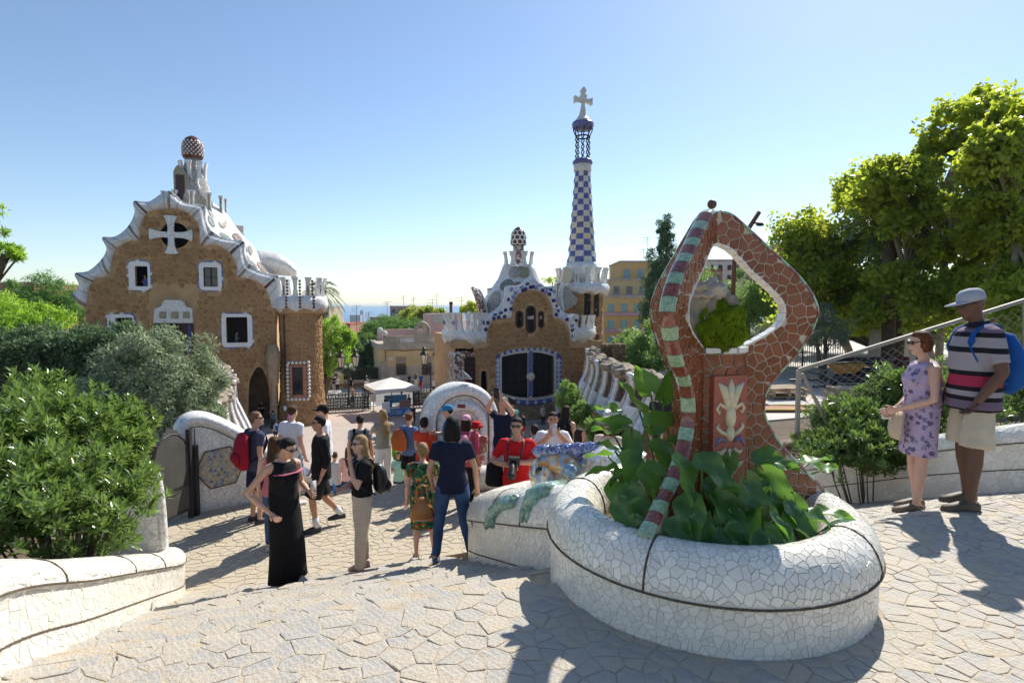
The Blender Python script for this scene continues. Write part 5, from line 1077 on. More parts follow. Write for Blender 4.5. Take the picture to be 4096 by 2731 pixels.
# stair rail that curls behind the crown
mb = MB(); pts_ = spline([FR(985, 555, 2), FR(960, 600, 2), FR(965, 680, 1.8), FR(990, 770, 1.6)], 6); mb.tube([FR.P(a, b, -1.8) for a, b in pts_], (.18, .3), 8); mb.build('curled_rail', M_ROOFW, RL, True)
mb = MB(); mb.prism([FR(925, 560, 3), FR(965, 545, 3), FR(1090, 680, 3), FR(1075, 720, 3), FR(990, 770, 3), FR(930, 700, 3)], (FR.O - FR.en * 3, FR.ex, Z, FR.en), -.3, .3); mb.build('stair_flank', M_GREYM, RL)
mb = MB(); mb.prism([FR(965, 560, 2.6), FR(985, 445, 2.6), FR(1000, 425, 2.6), FR(1040, 440, 2.6), FR(1044, 520, 2.6), FR(1020, 550, 2.6)], (FR.O - FR.en * 2.6, FR.ex, Z, FR.en), -.2, .2); mb.build('stair_hood', M_CREAMW, RL)
# ------------------------------------------------------------------ foliage
def leaves_np(P, N, L, W, fold=.15, rng=RNG, one=False):
    """a folded two-quad leaf at each point P, lying roughly across normal N"""
    n = len(P); t = rng.normal(size=(n, 3)); t -= N * (t * N).sum(1, keepdims=True) * rng.uniform(.4, 1.0, (n, 1)); t /= np.linalg.norm(t, axis=1, keepdims=True) + 1e-9
    s = np.cross(t, N); s /= np.linalg.norm(s, axis=1, keepdims=True) + 1e-9; nn = np.cross(s, t)
    L = (np.asarray(L) * rng.uniform(.7, 1.3, n))[:, None]; W_ = (np.asarray(W) * rng.uniform(.7, 1.3, n))[:, None]
    a = P; b = P + t * L; m = P + t * L * .45 - nn * L * fold
    l = P + t * L * .42 + s * W_ * .5; r = P + t * L * .42 - s * W_ * .5
    Vv = np.stack([a, l, b, m, r], 1).reshape(-1, 3); k = np.arange(n)[:, None] * 5
    Q = np.concatenate([k + np.array([[0, 3, 2, 1]]), k + np.array([[0, 4, 2, 3]])], 0)
    tint = rng.random(n)
    if one: return np.stack([a, l, b + nn * L * .12, r], 1).reshape(-1, 3), np.arange(n * 4).reshape(-1, 4), tint
    return Vv, Q, np.concatenate([tint, tint])
def clump_pts(cs, rs, per, rng, flat=1.):
    cs = np.asarray(cs); n = len(cs); d = rng.normal(size=(n, per, 3)); d /= np.linalg.norm(d, axis=2, keepdims=True); rad = rng.uniform(.25, 1, (n, per, 1)) ** .5
    P = cs[:, None, :] + d * rad * np.asarray(rs)[:, None, None] * np.array([1, 1, flat]); N = d + np.array([0, 0, .7]) + rng.normal(size=d.shape) * .9; N /= np.linalg.norm(N, axis=2, keepdims=True)
    return P.reshape(-1, 3), N.reshape(-1, 3)
def crown_centres(c, r, n, rng, shell=.55, low=-.7):
    out = []
    while len(out) < n:
        d = rng.normal(size=3); d /= np.linalg.norm(d)
        if d[2] < low: continue
        q = shell + (1 - shell) * rng.random() ** .6; g = 1 + .5 * mnoise.noise(V(d * 1.9) + V((c[0], c[1], 0))); out.append(np.array(c) + d * np.array(r) * q * g)
    return np.array(out)
M_BARK = mat('bark', (.13, .095, .065), .95, .3, 4, .9, 12); M_BARKP = mat('plane_bark', (.26, .22, .16), .9, .35, 2.5, .4, 8)
def tree(name, label, base, tr, crowns, per, leaf, m, seed, cat='tree', group=None, bark=None, flat=1., trunk=True, limbs=10, nclump=60, clr=.2, shell=.55, low=-.7, ntr=99):
    """crowns: list of (centre, radii); trunk and limbs reach into each"""
    rng = np.random.default_rng(seed); base = V(base); t = thing(name, label, cat, base, 0, group); Vs = []; Qs = []; Ts = []; off = 0; mb = MB()
    for ci, (c, r) in enumerate(crowns):
        w_ = nclump if not hasattr(nclump, '__len__') else nclump[ci]; cen = crown_centres(tuple(V(c)), r, w_, rng, shell, low); rs = rng.uniform(.4, 1.6, w_) * clr * (r[0] * r[1] * r[2]) ** (1 / 3)
        P, N = clump_pts(cen, rs, per, rng, flat); Vv, Q, T = leaves_np(P, N, leaf[0], leaf[1], rng=rng, one=True); Vs.append(Vv); Qs.append(Q + off); Ts.append(T); off += len(Vv)
        if trunk and ci >= ntr: e = V(c) - base; f_ = V(crowns[ci % ntr][0]) - base; s_ = f_ * .55; mb.tube(spline([tuple(s_), tuple(lerp(s_, e, .5) + Z * .25), tuple(e)], 4), [tr * .4 * (1 - .08 * i) for i in range(9)], 6)
        elif trunk:
            top = V(c) - V((0, 0, r[2] * .3)); mid = lerp(base, top, .5) + V((random.uniform(-.3, .3), random.uniform(-.3, .3), 0)) * tr * 2
            pts_ = spline([tuple(base - base), tuple(mid - base), tuple(top - base)], 5); mb.tube(pts_, [tr * (1.15 - .75 * i / len(pts_)) for i in range(len(pts_))], 9)
            for k in range(limbs):
                e = V(cen[int(rng.integers(len(cen)))]); s_ = lerp(mid, top, rng.random()); md = lerp(s_, e, .5) + V((0, 0, .08 * r[2])); q_ = spline([tuple(s_ - base), tuple(md - base), tuple(lerp(md, e, .9) - base)], 4)
                mb.tube(q_, [tr * .24 * (1 - .8 * i / len(q_)) for i in range(len(q_))], 6)
    if mb.v: mb.build('trunk', bark or M_BARK, t, True)
    Vv = np.concatenate(Vs) - np.array(base); o = link('crown', mesh_np('crown', Vv, np.concatenate(Qs), np.concatenate(Ts)), m, t)
    return t
LP_PINE = leaf_mat('pine_needles', (0.0594, 0.149, 0.0324), (0.206, 0.39, 0.0731), (0.3, 0.526, 0.075), .25, .6, .25, .6)
LP_ACAC = leaf_mat('acacia_leaf', (0.135, 0.27, 0.027), (0.344, 0.549, 0.0609), (0.562, 0.812, 0.0625), .5, .5, .3, .8)
LP_DARK = leaf_mat('evergreen_leaf', (.045, .10, .03), (.13, .22, .06), (.24, .38, .06), .35, .5, .3, .7)
LP_CYP = leaf_mat('cypress_spray', (0.0648, 0.13, 0.0576), (0.195, 0.275, 0.136), (0.2, 0.326, 0.1), .2, .6, .25, .8)
LP_JUN = leaf_mat('juniper_spray', (0.146, 0.196, 0.111), (0.441, 0.499, 0.309), (0.318, 0.407, 0.181), .2, .7, .2, 1.2)
LP_PLANE = leaf_mat('plane_leaf', (0.103, 0.155, 0.023), (0.345, 0.391, 0.0517), (0.69, 0.805, 0.069), .6, .4, .4, .5)
LP_PITT = leaf_mat('pittosporum_leaf', (.045, .095, .025), (.21, .30, .085), (.32, .5, .08), .3, .25, .55, 3)
LP_PEP = leaf_mat('pepper_leaf', (0.0985, 0.182, 0.0506), (0.28, 0.406, 0.114), (0.39, 0.625, 0.117), .4, .5, .3, .6)
LP_OLIV = leaf_mat('olive_leaf', (0.112, 0.146, 0.0788), (0.284, 0.325, 0.203), (0.25, 0.312, 0.125), .25, .5, .3, .8)
LP_PALM = leaf_mat('palm_leaf', (.04, .075, .02), (.12, .17, .05), (.16, .26, .05), .3, .65, .15, .5)
def gzt(x, y): return terrain_z(x, y)
def T(px, py, Y): p = at(px, py, Y); return (p.x, p.y, p.z)
def base_at(px, Y, z=None): p = at(px, 1300, Y); return (p.x, p.y, gzt(p.x, p.y) if z is None else z)
tree('stone_pine', 'round crowned green pine tree beside the left edge of the lodge', base_at(215, 58, -1), .35, [(T(190, 1215, 58), (3.2, 3, 2.6)), (T(120, 1265, 57), (2.6, 2.5, 2.2)), (T(255, 1290, 58), (2.6, 2.4, 3.0))], 170, (.34, .07), LP_PINE, 1, nclump=70, clr=.24, flat=.7)
tree('acacia_tree', 'yellow green feathery acacia above the hedge at far left', base_at(60, 31, 2), .2, [(T(60, 1270, 31), (2.2, 2, 1.0)), (T(140, 1280, 32), (1.3, 1.3, .8)), (T(0, 1300, 30), (1.6, 1.4, .8))], 120, (.24, .07), LP_ACAC, 2, nclump=60, clr=.26)
tree('acacia_tree', 'feathery acacia branch hanging into the sky at the left edge', (-15.6, 14.5, 5.5), .2, [((-13.9, 14.5, 11.4), (.72, .8, .75)), (T(25, 1010, 14.6), (.38, .5, .22)), ((-13.75, 14.4, 10.5), (.72, .7, .35)), ((-14.4, 14.5, 12.2), (1., .8, .5))], 110, (.13, .035), LP_ACAC, 3, nclump=[34, 16, 22, 26], clr=.26, limbs=6)
# dark clipped hedge and grey-green juniper
hc = []
for k in range(9): px = -60 + k * 82; hc.append((T(px, 1450 + 12 * sin(k * 1.7), 17.5), (.62, .9, .98)))
tree('hedge', 'long dark green conifer hedge in front of the left lodge', base_at(300, 17.5), .12, hc, 150, (.17, .045), LP_CYP, 4, cat='hedge', nclump=46, clr=.30, shell=.75, limbs=3)
tree('juniper_bush', 'large rounded grey green juniper bush before the lodge wall', base_at(650, 13), .12, [(T(650, 1530, 13.0), (1.28, 1.2, 1.12)), (T(560, 1600, 12.6), (.9, .9, .75)), (T(740, 1640, 13), (.75, .8, .7))], 190, (.115, .030), LP_JUN, 5, cat='bush', nclump=[120, 60, 50], clr=.18, shell=.82, limbs=26)
# glossy whorled shrubs near the camera
def rosettes(name, label, tips, m, seed, base, leafL=.075, leafW=.024, per=13, cat='bush'):
    rng = np.random.default_rng(seed); P = []; D = []; X = []
    t = thing(name, label, cat, base)
    tips = np.array(tips); n = len(tips); ax = tips - np.array([[base[0], base[1], base[2] - .4]]); ax /= np.linalg.norm(ax, axis=1, keepdims=True); ax += rng.normal(size=ax.shape) * .35 + np.array([0, 0, .35]); ax /= np.linalg.norm(ax, axis=1, keepdims=True)
    u = np.cross(ax, rng.normal(size=ax.shape)); u /= np.linalg.norm(u, axis=1, keepdims=True); v_ = np.cross(ax, u)
    ang = rng.random((n, 1)) * 6.28 + np.arange(per)[None] * 2.399; el = np.linspace(.25, 1.15, per)[None] + rng.normal(size=(n, per)) * .12; hgt = -np.linspace(.0, .05, per)[None, :, None]
    d = (u[:, None] * np.cos(ang)[..., None] + v_[:, None] * np.sin(ang)[..., None]) * np.sin(el)[..., None] + ax[:, None] * np.cos(el)[..., None]
    b = tips[:, None] + ax[:, None] * hgt; b = b.reshape(-1, 3); d = d.reshape(-1, 3); A = np.repeat(ax, per, 0)
    s = np.cross(d, A); s /= np.linalg.norm(s, axis=1, keepdims=True) + 1e-9; nn = np.cross(s, d); N_ = len(b); L = (leafL * rng.uniform(.7, 1.25, N_))[:, None]; Wd = (leafW * rng.uniform(.8, 1.2, N_))[:, None]
    mid = b + d * L * .55; tip = b + d * L - nn * L * .12; Vv = np.stack([b, mid + s * Wd * .5 + nn * Wd * .18, tip, mid - s * Wd * .5 + nn * Wd * .18, mid], 1).reshape(-1, 3); k = np.arange(N_)[:, None] * 5
    Q = np.concatenate([k + np.array([[0, 4, 2, 1]]), k + np.array([[0, 3, 2, 4]])]); tt = np.clip(np.repeat(rng.random(n), per) * .7 + np.tile(np.linspace(.4, 0, per), n) + rng.random(N_) * .15, 0, 1)
    link('foliage', mesh_np('foliage', Vv - np.array(base), Q, np.concatenate([tt, tt])), m, t)
    mb = MB()
    for k in range(0, n, max(1, n // 45)):
        e = V(tips[k]) - V(base); mb.tube([V((e.x * .35, e.y * .35, -.2)), V((e.x * .8, e.y * .8, e.z * .55)), e], [.014, .008, .004], 5)
    mb.build('stems', M_BARK, t); return t
def ell_tips(parts, seed):
    rng = np.random.default_rng(seed); out = []
    for c, r, n in parts:
        for _ in range(n):
            d = rng.normal(size=3); d /= np.linalg.norm(d); d[2] = abs(d[2]) if rng.random() < .75 else d[2]
            q = 1 - .5 * rng.random() ** 1.8; g = 1 + .45 * mnoise.noise(V(d * 3.1) + V(c)); out.append(np.array(c) + d * np.array(r) * q * g)
    return out
sh = [(T(170, 1800, 5.2), (.60, .75, .55), 420), (T(400, 1830, 5.6), (.40, .7, .50), 340), (T(60, 2020, 4.4), (.55, .7, .45), 380), (T(330, 2080, 4.9), (.52, .65, .42), 380), (T(470, 1980, 5.5), (.26, .5, .5), 200), (T(100, 1640, 5.7), (.30, .4, .36), 130), (T(-40, 1880, 4.6), (.45, .6, .6), 240),
      (T(480, 1730, 6.0), (.26, .3, .26), 90), (T(540, 1760, 6.0), (.12, .2, .2), 36), (T(330, 1700, 5.9), (.3, .3, .22), 80)]
rosettes('leafy_shrub', 'glossy green leafy shrub filling the bed behind the lower left wall', ell_tips(sh, 3), LP_PITT, 3, tuple(at(250, 2250, 4.9)), .10, .030, 12)
sr = [(T(3430, 1720, 7.6), (.52, .6, .42), 640), (T(3640, 1620, 7.8), (.58, .6, .52), 700), (T(3790, 1660, 7.2), (.5, .6, .48), 280), (T(3290, 1795, 7.3), (.30, .4, .20), 150), (T(3500, 1790, 7.0), (.62, .5, .28), 420), (T(3950, 1560, 8.2), (.7, .6, .6), 330), (T(4090, 1620, 7.4), (.6, .6, .55), 240), (T(3420, 1840, 6.9), (.7, .3, .22), 220), (T(3750, 1790, 6.7), (.6, .3, .28), 220)]
rosettes('leafy_shrub', 'glossy green leafy shrub behind the white wall and the couple', ell_tips(sr, 5), LP_PITT, 6, (T(3500, 1850, 7.3)[0], 7.3, gzt(4.9, 7.3) + .2), .095, .030, 11)
# trees by the gate
tree('acacia_tree', 'light green acacia tree beside the corner tower of the lodge', base_at(1290, 57, 0), .18, [(T(1310, 1330, 57), (2.0, 1.8, 1.5)), (T(1320, 1410, 56.5), (2.2, 1.8, 1.2)), (T(1290, 1470, 56), (1.2, 1.4, .9)), (T(1380, 1360, 57), (1.0, 1, .9))], 110, (.30, .09), LP_ACAC, 8, nclump=44, clr=.27, limbs=6)
tree('umbrella_pine', 'dense bright green umbrella pine rising behind the yellow house', base_at(1570, 84, -1), .3, [(T(1560, 1315, 84), (4.2, 3.5, 1.5)), (T(1480, 1350, 83), (1.6, 1.8, 1.6)), (T(1610, 1330, 84), (2.6, 2.5, 1.2)), (T(1500, 1400, 83), (1.6, 1.6, 1.4))], 150, (.36, .08), LP_PINE, 9, nclump=64, clr=.27, flat=.75)
tree('broadleaf_tree', 'olive green tree on the skyline behind the umbrella pine', base_at(1680, 120, -4), .3, [(T(1670, 1275, 120), (4, 3, 2.2)), (T(1720, 1255, 120), (2.6, 2, 1.4))], 120, (.45, .2), LP_PLANE, 10, nclump=50, clr=.25)
tree('evergreen_tree', 'dark evergreen tree behind the street fence', base_at(1450, 73, -.5), .25, [(T(1420, 1420, 73), (2.6, 2, 2)), (T(1500, 1430, 73.5), (2.0, 2, 2.2)), (T(1470, 1385, 75), (2, 2, 1.6))], 120, (.28, .12), LP_DARK, 11, nclump=54, clr=.27)
tree('young_tree', 'small tree showing between the right lodge roof and its horn', base_at(1880, 62, -.5), .12, [(T(1880, 1235, 62), (1.1, 1, .6))], 90, (.24, .1), LP_PLANE, 12, nclump=30, clr=.28)
tree('young_tree', 'sparse tree top peeking out behind the right lodge roof', base_at(2210, 75, -.5), .1, [(T(2210, 1125, 75), (1.5, 1, .55))], 26, (.3, .1), LP_PLANE, 13, nclump=20, clr=.3)
# palms
def palm(name, label, base, top, nf, L, seed, m, droop=1., fan=False):
    rnd = random.Random(seed); t = thing(name, label, 'palm tree', base); top = V(top) - V(base); MB().tube([(0, 0, 0), tuple(top * .5), tuple(top)], [.30, .26, .3], 10).build('trunk', M_BARK, t, True)
    for k in range(nf):
        a = rnd.uniform(0, 6.283); el = rnd.uniform(-.5, 1.35); d = V((cos(a) * cos(el), sin(a) * cos(el), sin(el))); pts_ = [top + d * (L * q) + V((0, 0, -droop * L * .55 * q * q)) for q in (0, .25, .5, .75, 1.)]
        mb = MB(); side = d.cross(Z).normalized() if abs(d.z) < .98 else V((1, 0, 0)); nl = 22
        sp2 = [V(p) for p in spline([tuple(p) for p in pts_], 8)]; mb.tube(sp2, [.03 * (1 - i / len(sp2)) + .006 for i in range(len(sp2))], 4)
        for i in range(nl):
            q = (.55 + .45 * i / nl) if fan else (.12 + .86 * i / nl); p = sp2[min(len(sp2) - 1, int(q * len(sp2)))]; tg = (sp2[min(len(sp2) - 1, int(q * len(sp2)) + 1)] - sp2[max(0, int(q * len(sp2)) - 1)]).normalized()
            for sg in (-1, 1):
                ll = L * (.30 if fan else .20) * (1 - .5 * abs(q - .5)); dd = (side * sg * (.9 if not fan else .55) + tg * .7 + V((0, 0, -.35 * droop * rnd.random()))).normalized(); e = p + dd * ll; wv = tg.cross(dd).normalized() * .0 + tg * .028 * L / 2
                mb.add([p - wv * .5, p + wv * .5, lerp(p, e, .6) + wv * .6, e, lerp(p, e, .6) - wv * .6], [(0, 1, 2, 3, 4)], rnd.random())
        mb.build('frond', m, t, fix=False)
    return t
palm('fan_palm', 'fan palm with drooping fronds behind the crenellated lodge tower', base_at(1290, 60, -.5), T(1290, 1160, 60), 34, 2.4, 4, LP_PALM, 1.1, True)
palm('date_palm', 'dark arching palm among the plane trees on the right', base_at(3560, 26), T(3560, 880, 26), 34, 2.6, 5, leaf_mat('dark_palm_leaf', (0.027, 0.0675, 0.0315), (0.0812, 0.143, 0.0711), (0.0938, 0.188, 0.0469), .2, .35, .4, .6), .9)
# right-hand trees
def cols(px0, px1, Y, tops): return tops
tree('cypress_tree', 'tall thin dark cypress beside the yellow apartment block', base_at(2650, 42), .2, [(T(2668, 960, 42), (.55, .6, 1.9)), (T(2655, 1060, 42), (1.0, .9, 1.6)), (T(2650, 1160, 41), (1.3, 1.2, 1.8)), (T(2625, 1260, 40), (1.4, 1.2, 1.4))], 120, (.2, .06), LP_CYP, 20, nclump=[40, 44, 60, 50], clr=.26, limbs=5)
tree('pine_shrubs', 'soft green pine bush between ribbed wall and mosaic arch', base_at(2540, 26), .12, [(T(2530, 1400, 27), (1.2, 1.1, .8)), (T(2610, 1400, 25), (1.1, 1, 1.2)), (T(2570, 1490, 24), (1.0, .9, .8))], 150, (.19, .04), LP_PEP, 21, cat='bush', nclump=56, clr=.26)
tree('pepper_tree', 'weeping pepper tree seen through the opening of the mosaic arch', base_at(3000, 40), .25, [(T(2990, 1190, 40), (3.0, 2.2, 2.2)), (T(3080, 1250, 39), (2.2, 2, 2.4)), (T(2880, 1230, 41), (2.0, 1.8, 1.8)), (T(2780, 1200, 43), (1.4, 1.4, 2.0))], 160, (.30, .05), LP_PEP, 22, nclump=60, clr=.24)
tree('olive_bush', 'grey green olive bush below the pepper tree', base_at(3020, 27), .1, [(T(3010, 1375, 27), (1.2, 1, .55)), (T(3100, 1350, 28), (1.0, .9, .7)), (T(2900, 1390, 27), (.9, .8, .5))], 120, (.13, .03), LP_OLIV, 23, cat='bush', nclump=40, clr=.3)
tree('olive_bush', 'grey green olive bush beside the railing of the building site', base_at(3300, 24), .1, [(T(3300, 1330, 24), (1.0, .9, .7)), (T(3260, 1270, 26), (.8, .8, .6))], 120, (.13, .03), LP_OLIV, 24, cat='bush', nclump=44, clr=.3)
def plane(label, px0, px1, Y, bx, seed, n, dn=0):
    """many small boughs under the measured outline of the canopy"""
    rd = random.Random(seed); cr_ = []
    for k in range(n):
        px = rd.uniform(px0, px1); top_ = interp(px, [3150, 3230, 3330, 3440, 3620, 3700, 3780, 3860, 3960, 4100, 4250], [960, 850, 780, 650, 545, 490, 410, 335, 350, 420, 420]); Yk = Y + rd.uniform(-2.2, 2.2); r = rd.uniform(.75, 1.45) * Y / 26; rp = r * FPX / Yk
        py = max(top_ + rp * .75, lerp(top_ + rp * .7, 1310, (k / n) ** 1.1 + rd.uniform(-.06, .06))); cr_.append((T(px, py, Yk), (r, r * .9, r * rd.uniform(.55, .85))))
    tree('plane_tree', label, base_at(bx, Y), .15, cr_, 50, (.23, .19), LP_PLANE, seed, bark=M_BARKP, nclump=22, clr=.38, limbs=2, shell=.35, low=-.9, ntr=2)
plane('plane tree with yellowing leaves nearest the mosaic arch', 3190, 3560, 31, 3430, 31, 38)
plane('tallest plane tree with yellow green crown at the right', 3480, 3960, 26, 3760, 32, 42)
plane('dark leafy plane tree cut off by the right edge', 3880, 4200, 21, 4080, 33, 28)
for k, (px, Y, h, r) in enumerate(((3500, 30, 4.5, .20), (3590, 27, 5, .26), (3840, 29, 5, .2), (3930, 26, 5, .22))):
    b = base_at(px, Y); tt = thing('tree_trunk', ['slender dark trunk at left under the plane trees', 'forked dark trunk between the railing and the woman', 'pale trunk seen above the woman and the man', 'pale trunk just left of the man with cap'][k], 'tree trunk', b); mb = MB(); mb.tube(spline([(0, 0, -.3), (.1, 0, h * .4), (-.1, .1, h * .75), (.2, 0, h)], 4), [r * (1 - .03 * i) for i in range(13)], 8); mb.tube([(0.05, 0, h * .4), (.8, 0, h * .62), (1.5, .2, h * .95)], [r * .5, r * .4, r * .2], 6); mb.build('trunk', [M_BARK, M_BARKP][k > 1], tt, True)
# mass of green behind the site
tree('background_grove', 'dense dark green undergrowth behind the building site', base_at(3600, 38), .2, [(T(3250, 1250, 40), (2.5, 2, 2.2)), (T(3500, 1240, 40), (3.0, 2, 2.4)), (T(3750, 1230, 38), (3, 2, 2.4)), (T(4000, 1220, 36), (3, 2, 2.4)), (T(3130, 1180, 45), (2, 2, 1.6)), (T(3380, 1280, 36), (2.4, 1.5, 1.2)), (T(3650, 1270, 35), (2.6, 1.5, 1.2)), (T(3900, 1260, 33), (2.6, 1.5, 1.2))], 90, (.3, .16), LP_PEP, 36, cat='bushes', nclump=60, clr=.26, limbs=2)
# ivy under the right ribbed wall, spiky clump by the medallion
tree('hanging_creeper', 'bright green creeper hanging below the ribbed wall on the right', T(2400, 1690, 15.4), .03, [(T(2275, 1590, 21), (.42, .5, .6)), (T(2320, 1660, 19.5), (.40, .4, .42)), (T(2400, 1730, 16.5), (.36, .4, .40)), (T(2455, 1770, 15), (.25, .3, .3))], 130, (.11, .035), LP_PEP, 40, cat='creeper', nclump=40, clr=.3, trunk=False)
gr = thing('strappy_plant', 'clump of bright green strappy leaves left of the medallion wall', 'plant', base_at(1650, 18.5, prof(17)))
mb = MB(); rnd = random.Random(3)
for k in range(420):
    a = rnd.uniform(0, 6.283); r0 = rnd.uniform(0, .55); b = V((cos(a) * r0 * 1.1, sin(a) * r0 * .7, .3)); h = rnd.uniform(.9, 1.55); o_ = V((cos(a), sin(a), 0)) * rnd.uniform(.05, .4); s_ = V((-sin(a), cos(a), 0)) * .016; mb.add([b - s_, b + s_, b + o_ * .4 + s_ + Z * h * .7, b + o_ + Z * h, b + o_ * .4 - s_ + Z * h * .7], [(0, 1, 2, 3, 4)], rnd.random())
g = mb.build('leaves', LP_ACAC, gr, fix=False); g['kind'] = 'stuff'
# ------------------------------------------------------------------ ribbed retaining walls
M_ROUGH = mat('rough_brown_rock', (.19, .125, .07), .95, .4, 3, 1.0, 9, stain=(.08, .06, .045), stain_amt=.7, stain_scale=2)
M_ROUGHG = mat('rough_grey_rock', (.30, .25, .19), .95, .35, 4, 1.0, 10)
M_RIBD = [vor_mat('rib_blue', [(.12, .16, .42), (.3, .34, .5), (.6, .6, .62), (.08, .1, .3)], (.5, .5, .5), .06, .05, .2), vor_mat('rib_multi', [(.4, .12, .08), (.2, .25, .35), (.6, .55, .45), (.1, .1, .12), (.45, .3, .12)], (.5, .5, .5), .05, .05, .2), M_PATCH[1], M_GREYM]
def ribbed(name, label, zoom, ribs, depths, wid, inward, skirt=True, capm=None):
    zx0, zy0, sc = zoom; t = thing(name, label, 'wall'); curves = []
    for rb, Y in zip(ribs, depths): curves.append([V(p) for p in spline([tuple(at(zx0 + a / sc, zy0 + b / sc, Y)) for a, b in rb], 5)])
    n = min(len(c) for c in curves); inw = V(inward)
    for i, c in enumerate(curves):
        d = (curves[min(i + 1, len(curves) - 1)][0] - curves[max(i - 1, 0)][0]); d.z = 0; d.normalize(); m = len(c); rs = []
        for j, p in enumerate(c):
            u = j / (m - 1); w_ = wid * interp(u, [0, .15, .5, .8, 1], [.75, .95, .62, 1.1, 1.8]); tg = (c[min(j + 1, m - 1)] - c[max(j - 1, 0)]).normalized(); nn = d.cross(tg).normalized(); nn = nn if nn.dot(CAMP - p) > 0 else -nn
            rs.append([p - d * w_ * .5 - nn * .10, p - d * w_ * .5, p - d * w_ * .25 + nn * .06, p + d * w_ * .25 + nn * .06, p + d * w_ * .5, p + d * w_ * .5 - nn * .10])
        rb_ = MB().rings(rs).build('rib', M_ROOFW, t, True)
        mb = MB(); rs2 = [[(r[2] + r[3]) * .5 + (r[3] - r[2]) * q + (r[2] - (r[1] + r[4]) * .5) * .25 for q in (-.5, .5)] + [(r[2] + r[3]) * .5 + (r[3] - r[2]) * q for q in (.5, -.5)] for r in rs[1:]]; mb.rings(rs2); mb.build('mosaic_stripe', M_RIBD[i % 4], rb_)
    if skirt:
        rows_ = []
        for c in curves: m = len(c); rows_.append([c[int(m * q)] if q < 1 else c[-1] for q in (.62, .72, .82, .92, 1)])
        mb = MB(); k = 5; mb.add([p for r in rows_ for p in r], [(i * k + j, i * k + j + 1, (i + 1) * k + j + 1, (i + 1) * k + j) for i in range(len(rows_) - 1) for j in range(k - 1)]); mb.build('skirt', M_ROOFW, t, True)
    back = [[c[0] + inw * .1, c[len(c) // 3] + inw * .45, c[2 * len(c) // 3] + inw * .9, c[-1] + inw * .4 + V((0, 0, -.2)), c[-1] + inw * 1.2 + V((0, 0, -3))] for c in curves]
    mb = MB(); k = 5; mb.add([p for r in back for p in r], [(i * k + j, i * k + j + 1, (i + 1) * k + j + 1, (i + 1) * k + j) for i in range(len(back) - 1) for j in range(k - 1)]); bk = mb.build('rock_face', M_ROUGH, t, True)
    rnd = random.Random(len(label))
    for i in range(len(curves) - 1):
        for q in range(5):
            u = (q + rnd.random()) / 5; p = lerp(curves[i][0], curves[i + 1][0], u); s_ = rnd.uniform(.16, .27); o = MB().ell((0, 0, 0), (s_ * 1.3, s_ * 1.1, s_ * .7), 10, 7, fn=lambda d, s0=rnd.random() * 9: 1 + .5 * mnoise.noise(d * 2.2 + V((s0, 0, 0)))).build('cap_stone', M_ROUGHG, t, False); o.location = p + inw * rnd.uniform(.1, .6) + V((0, 0, -.08))
    return t, curves
rbr = [[(360, 240), (375, 420), (345, 600), (265, 770), (250, 930)], [(420, 360), (440, 520), (420, 680), (350, 850), (300, 1000)], [(490, 415), (515, 560), (490, 720), (420, 920), (360, 1070)], [(610, 465), (625, 620), (600, 800), (520, 1010), (440, 1150)], [(770, 525), (790, 700), (760, 880), (680, 1080), (590, 1235)], [(1000, 610), (1010, 780), (980, 940), (890, 1140), (780, 1310)], [(1265, 680), (1280, 860), (1250, 1030), (1150, 1240), (1040, 1400)]]
ribbed('ribbed_wall', 'curved wall of white mosaic ribs and rough rock left of mosaic arch', (2250, 1330, 3.733), rbr, [27, 24.5, 22.2, 20, 17.8, 15.5, 13.3], .8, (1, .15, 0))
rbl = [[(120, 350), (135, 420), (150, 520), (160, 620)], [(205, 390), (210, 470), (215, 560), (225, 680)], [(255, 450), (258, 540), (262, 640), (275, 760)], [(300, 510), (300, 620), (305, 740), (330, 860), (400, 1000), (545, 1290)], [(310, 590), (305, 700), (300, 840), (330, 1000), (420, 1180), (510, 1360)], [(250, 690), (245, 800), (250, 920), (290, 1080), (370, 1260), (440, 1400)], [(200, 790), (185, 900), (190, 1020), (220, 1180), (290, 1330)], [(90, 900), (60, 980), (60, 1080), (90, 1190), (130, 1290)]]
ribbed('ribbed_wall', 'curved wall of white mosaic ribs and rough rock beside the juniper', (850, 1350, 3.485), rbl, [33, 30.5, 28, 25.5, 22.5, 19.5, 16.5, 14], .50, (-1, .2, 0), skirt=False)
for k, (px, top, bot, Y) in enumerate(((2475, 1368, 1480, 24), (2425, 1372, 1450, 26))):
    a, b = at(px, top, Y), at(px, bot + 30, Y); tt = thing('stone_pillar', ['rough stone pillar rising behind the ribbed wall, nearer the arch', 'rough stone pillar behind the ribbed wall, nearer the lodge'][k], 'pillar', b); mb = MB(); L_ = (a - b).z
    for q in range(40): z = L_ * (q // 4) / 10; o_ = R(90 * q + 37 * (q // 4)); mb.ell((.13 * cos(o_), .13 * sin(o_), z), (.17, .17, .11), 7, 5, fn=lambda d, q=q: 1 + .5 * mnoise.noise(d * 2 + V((q, 0, 0))))
    mb.build('stacked_rocks', M_ROUGH, tt)
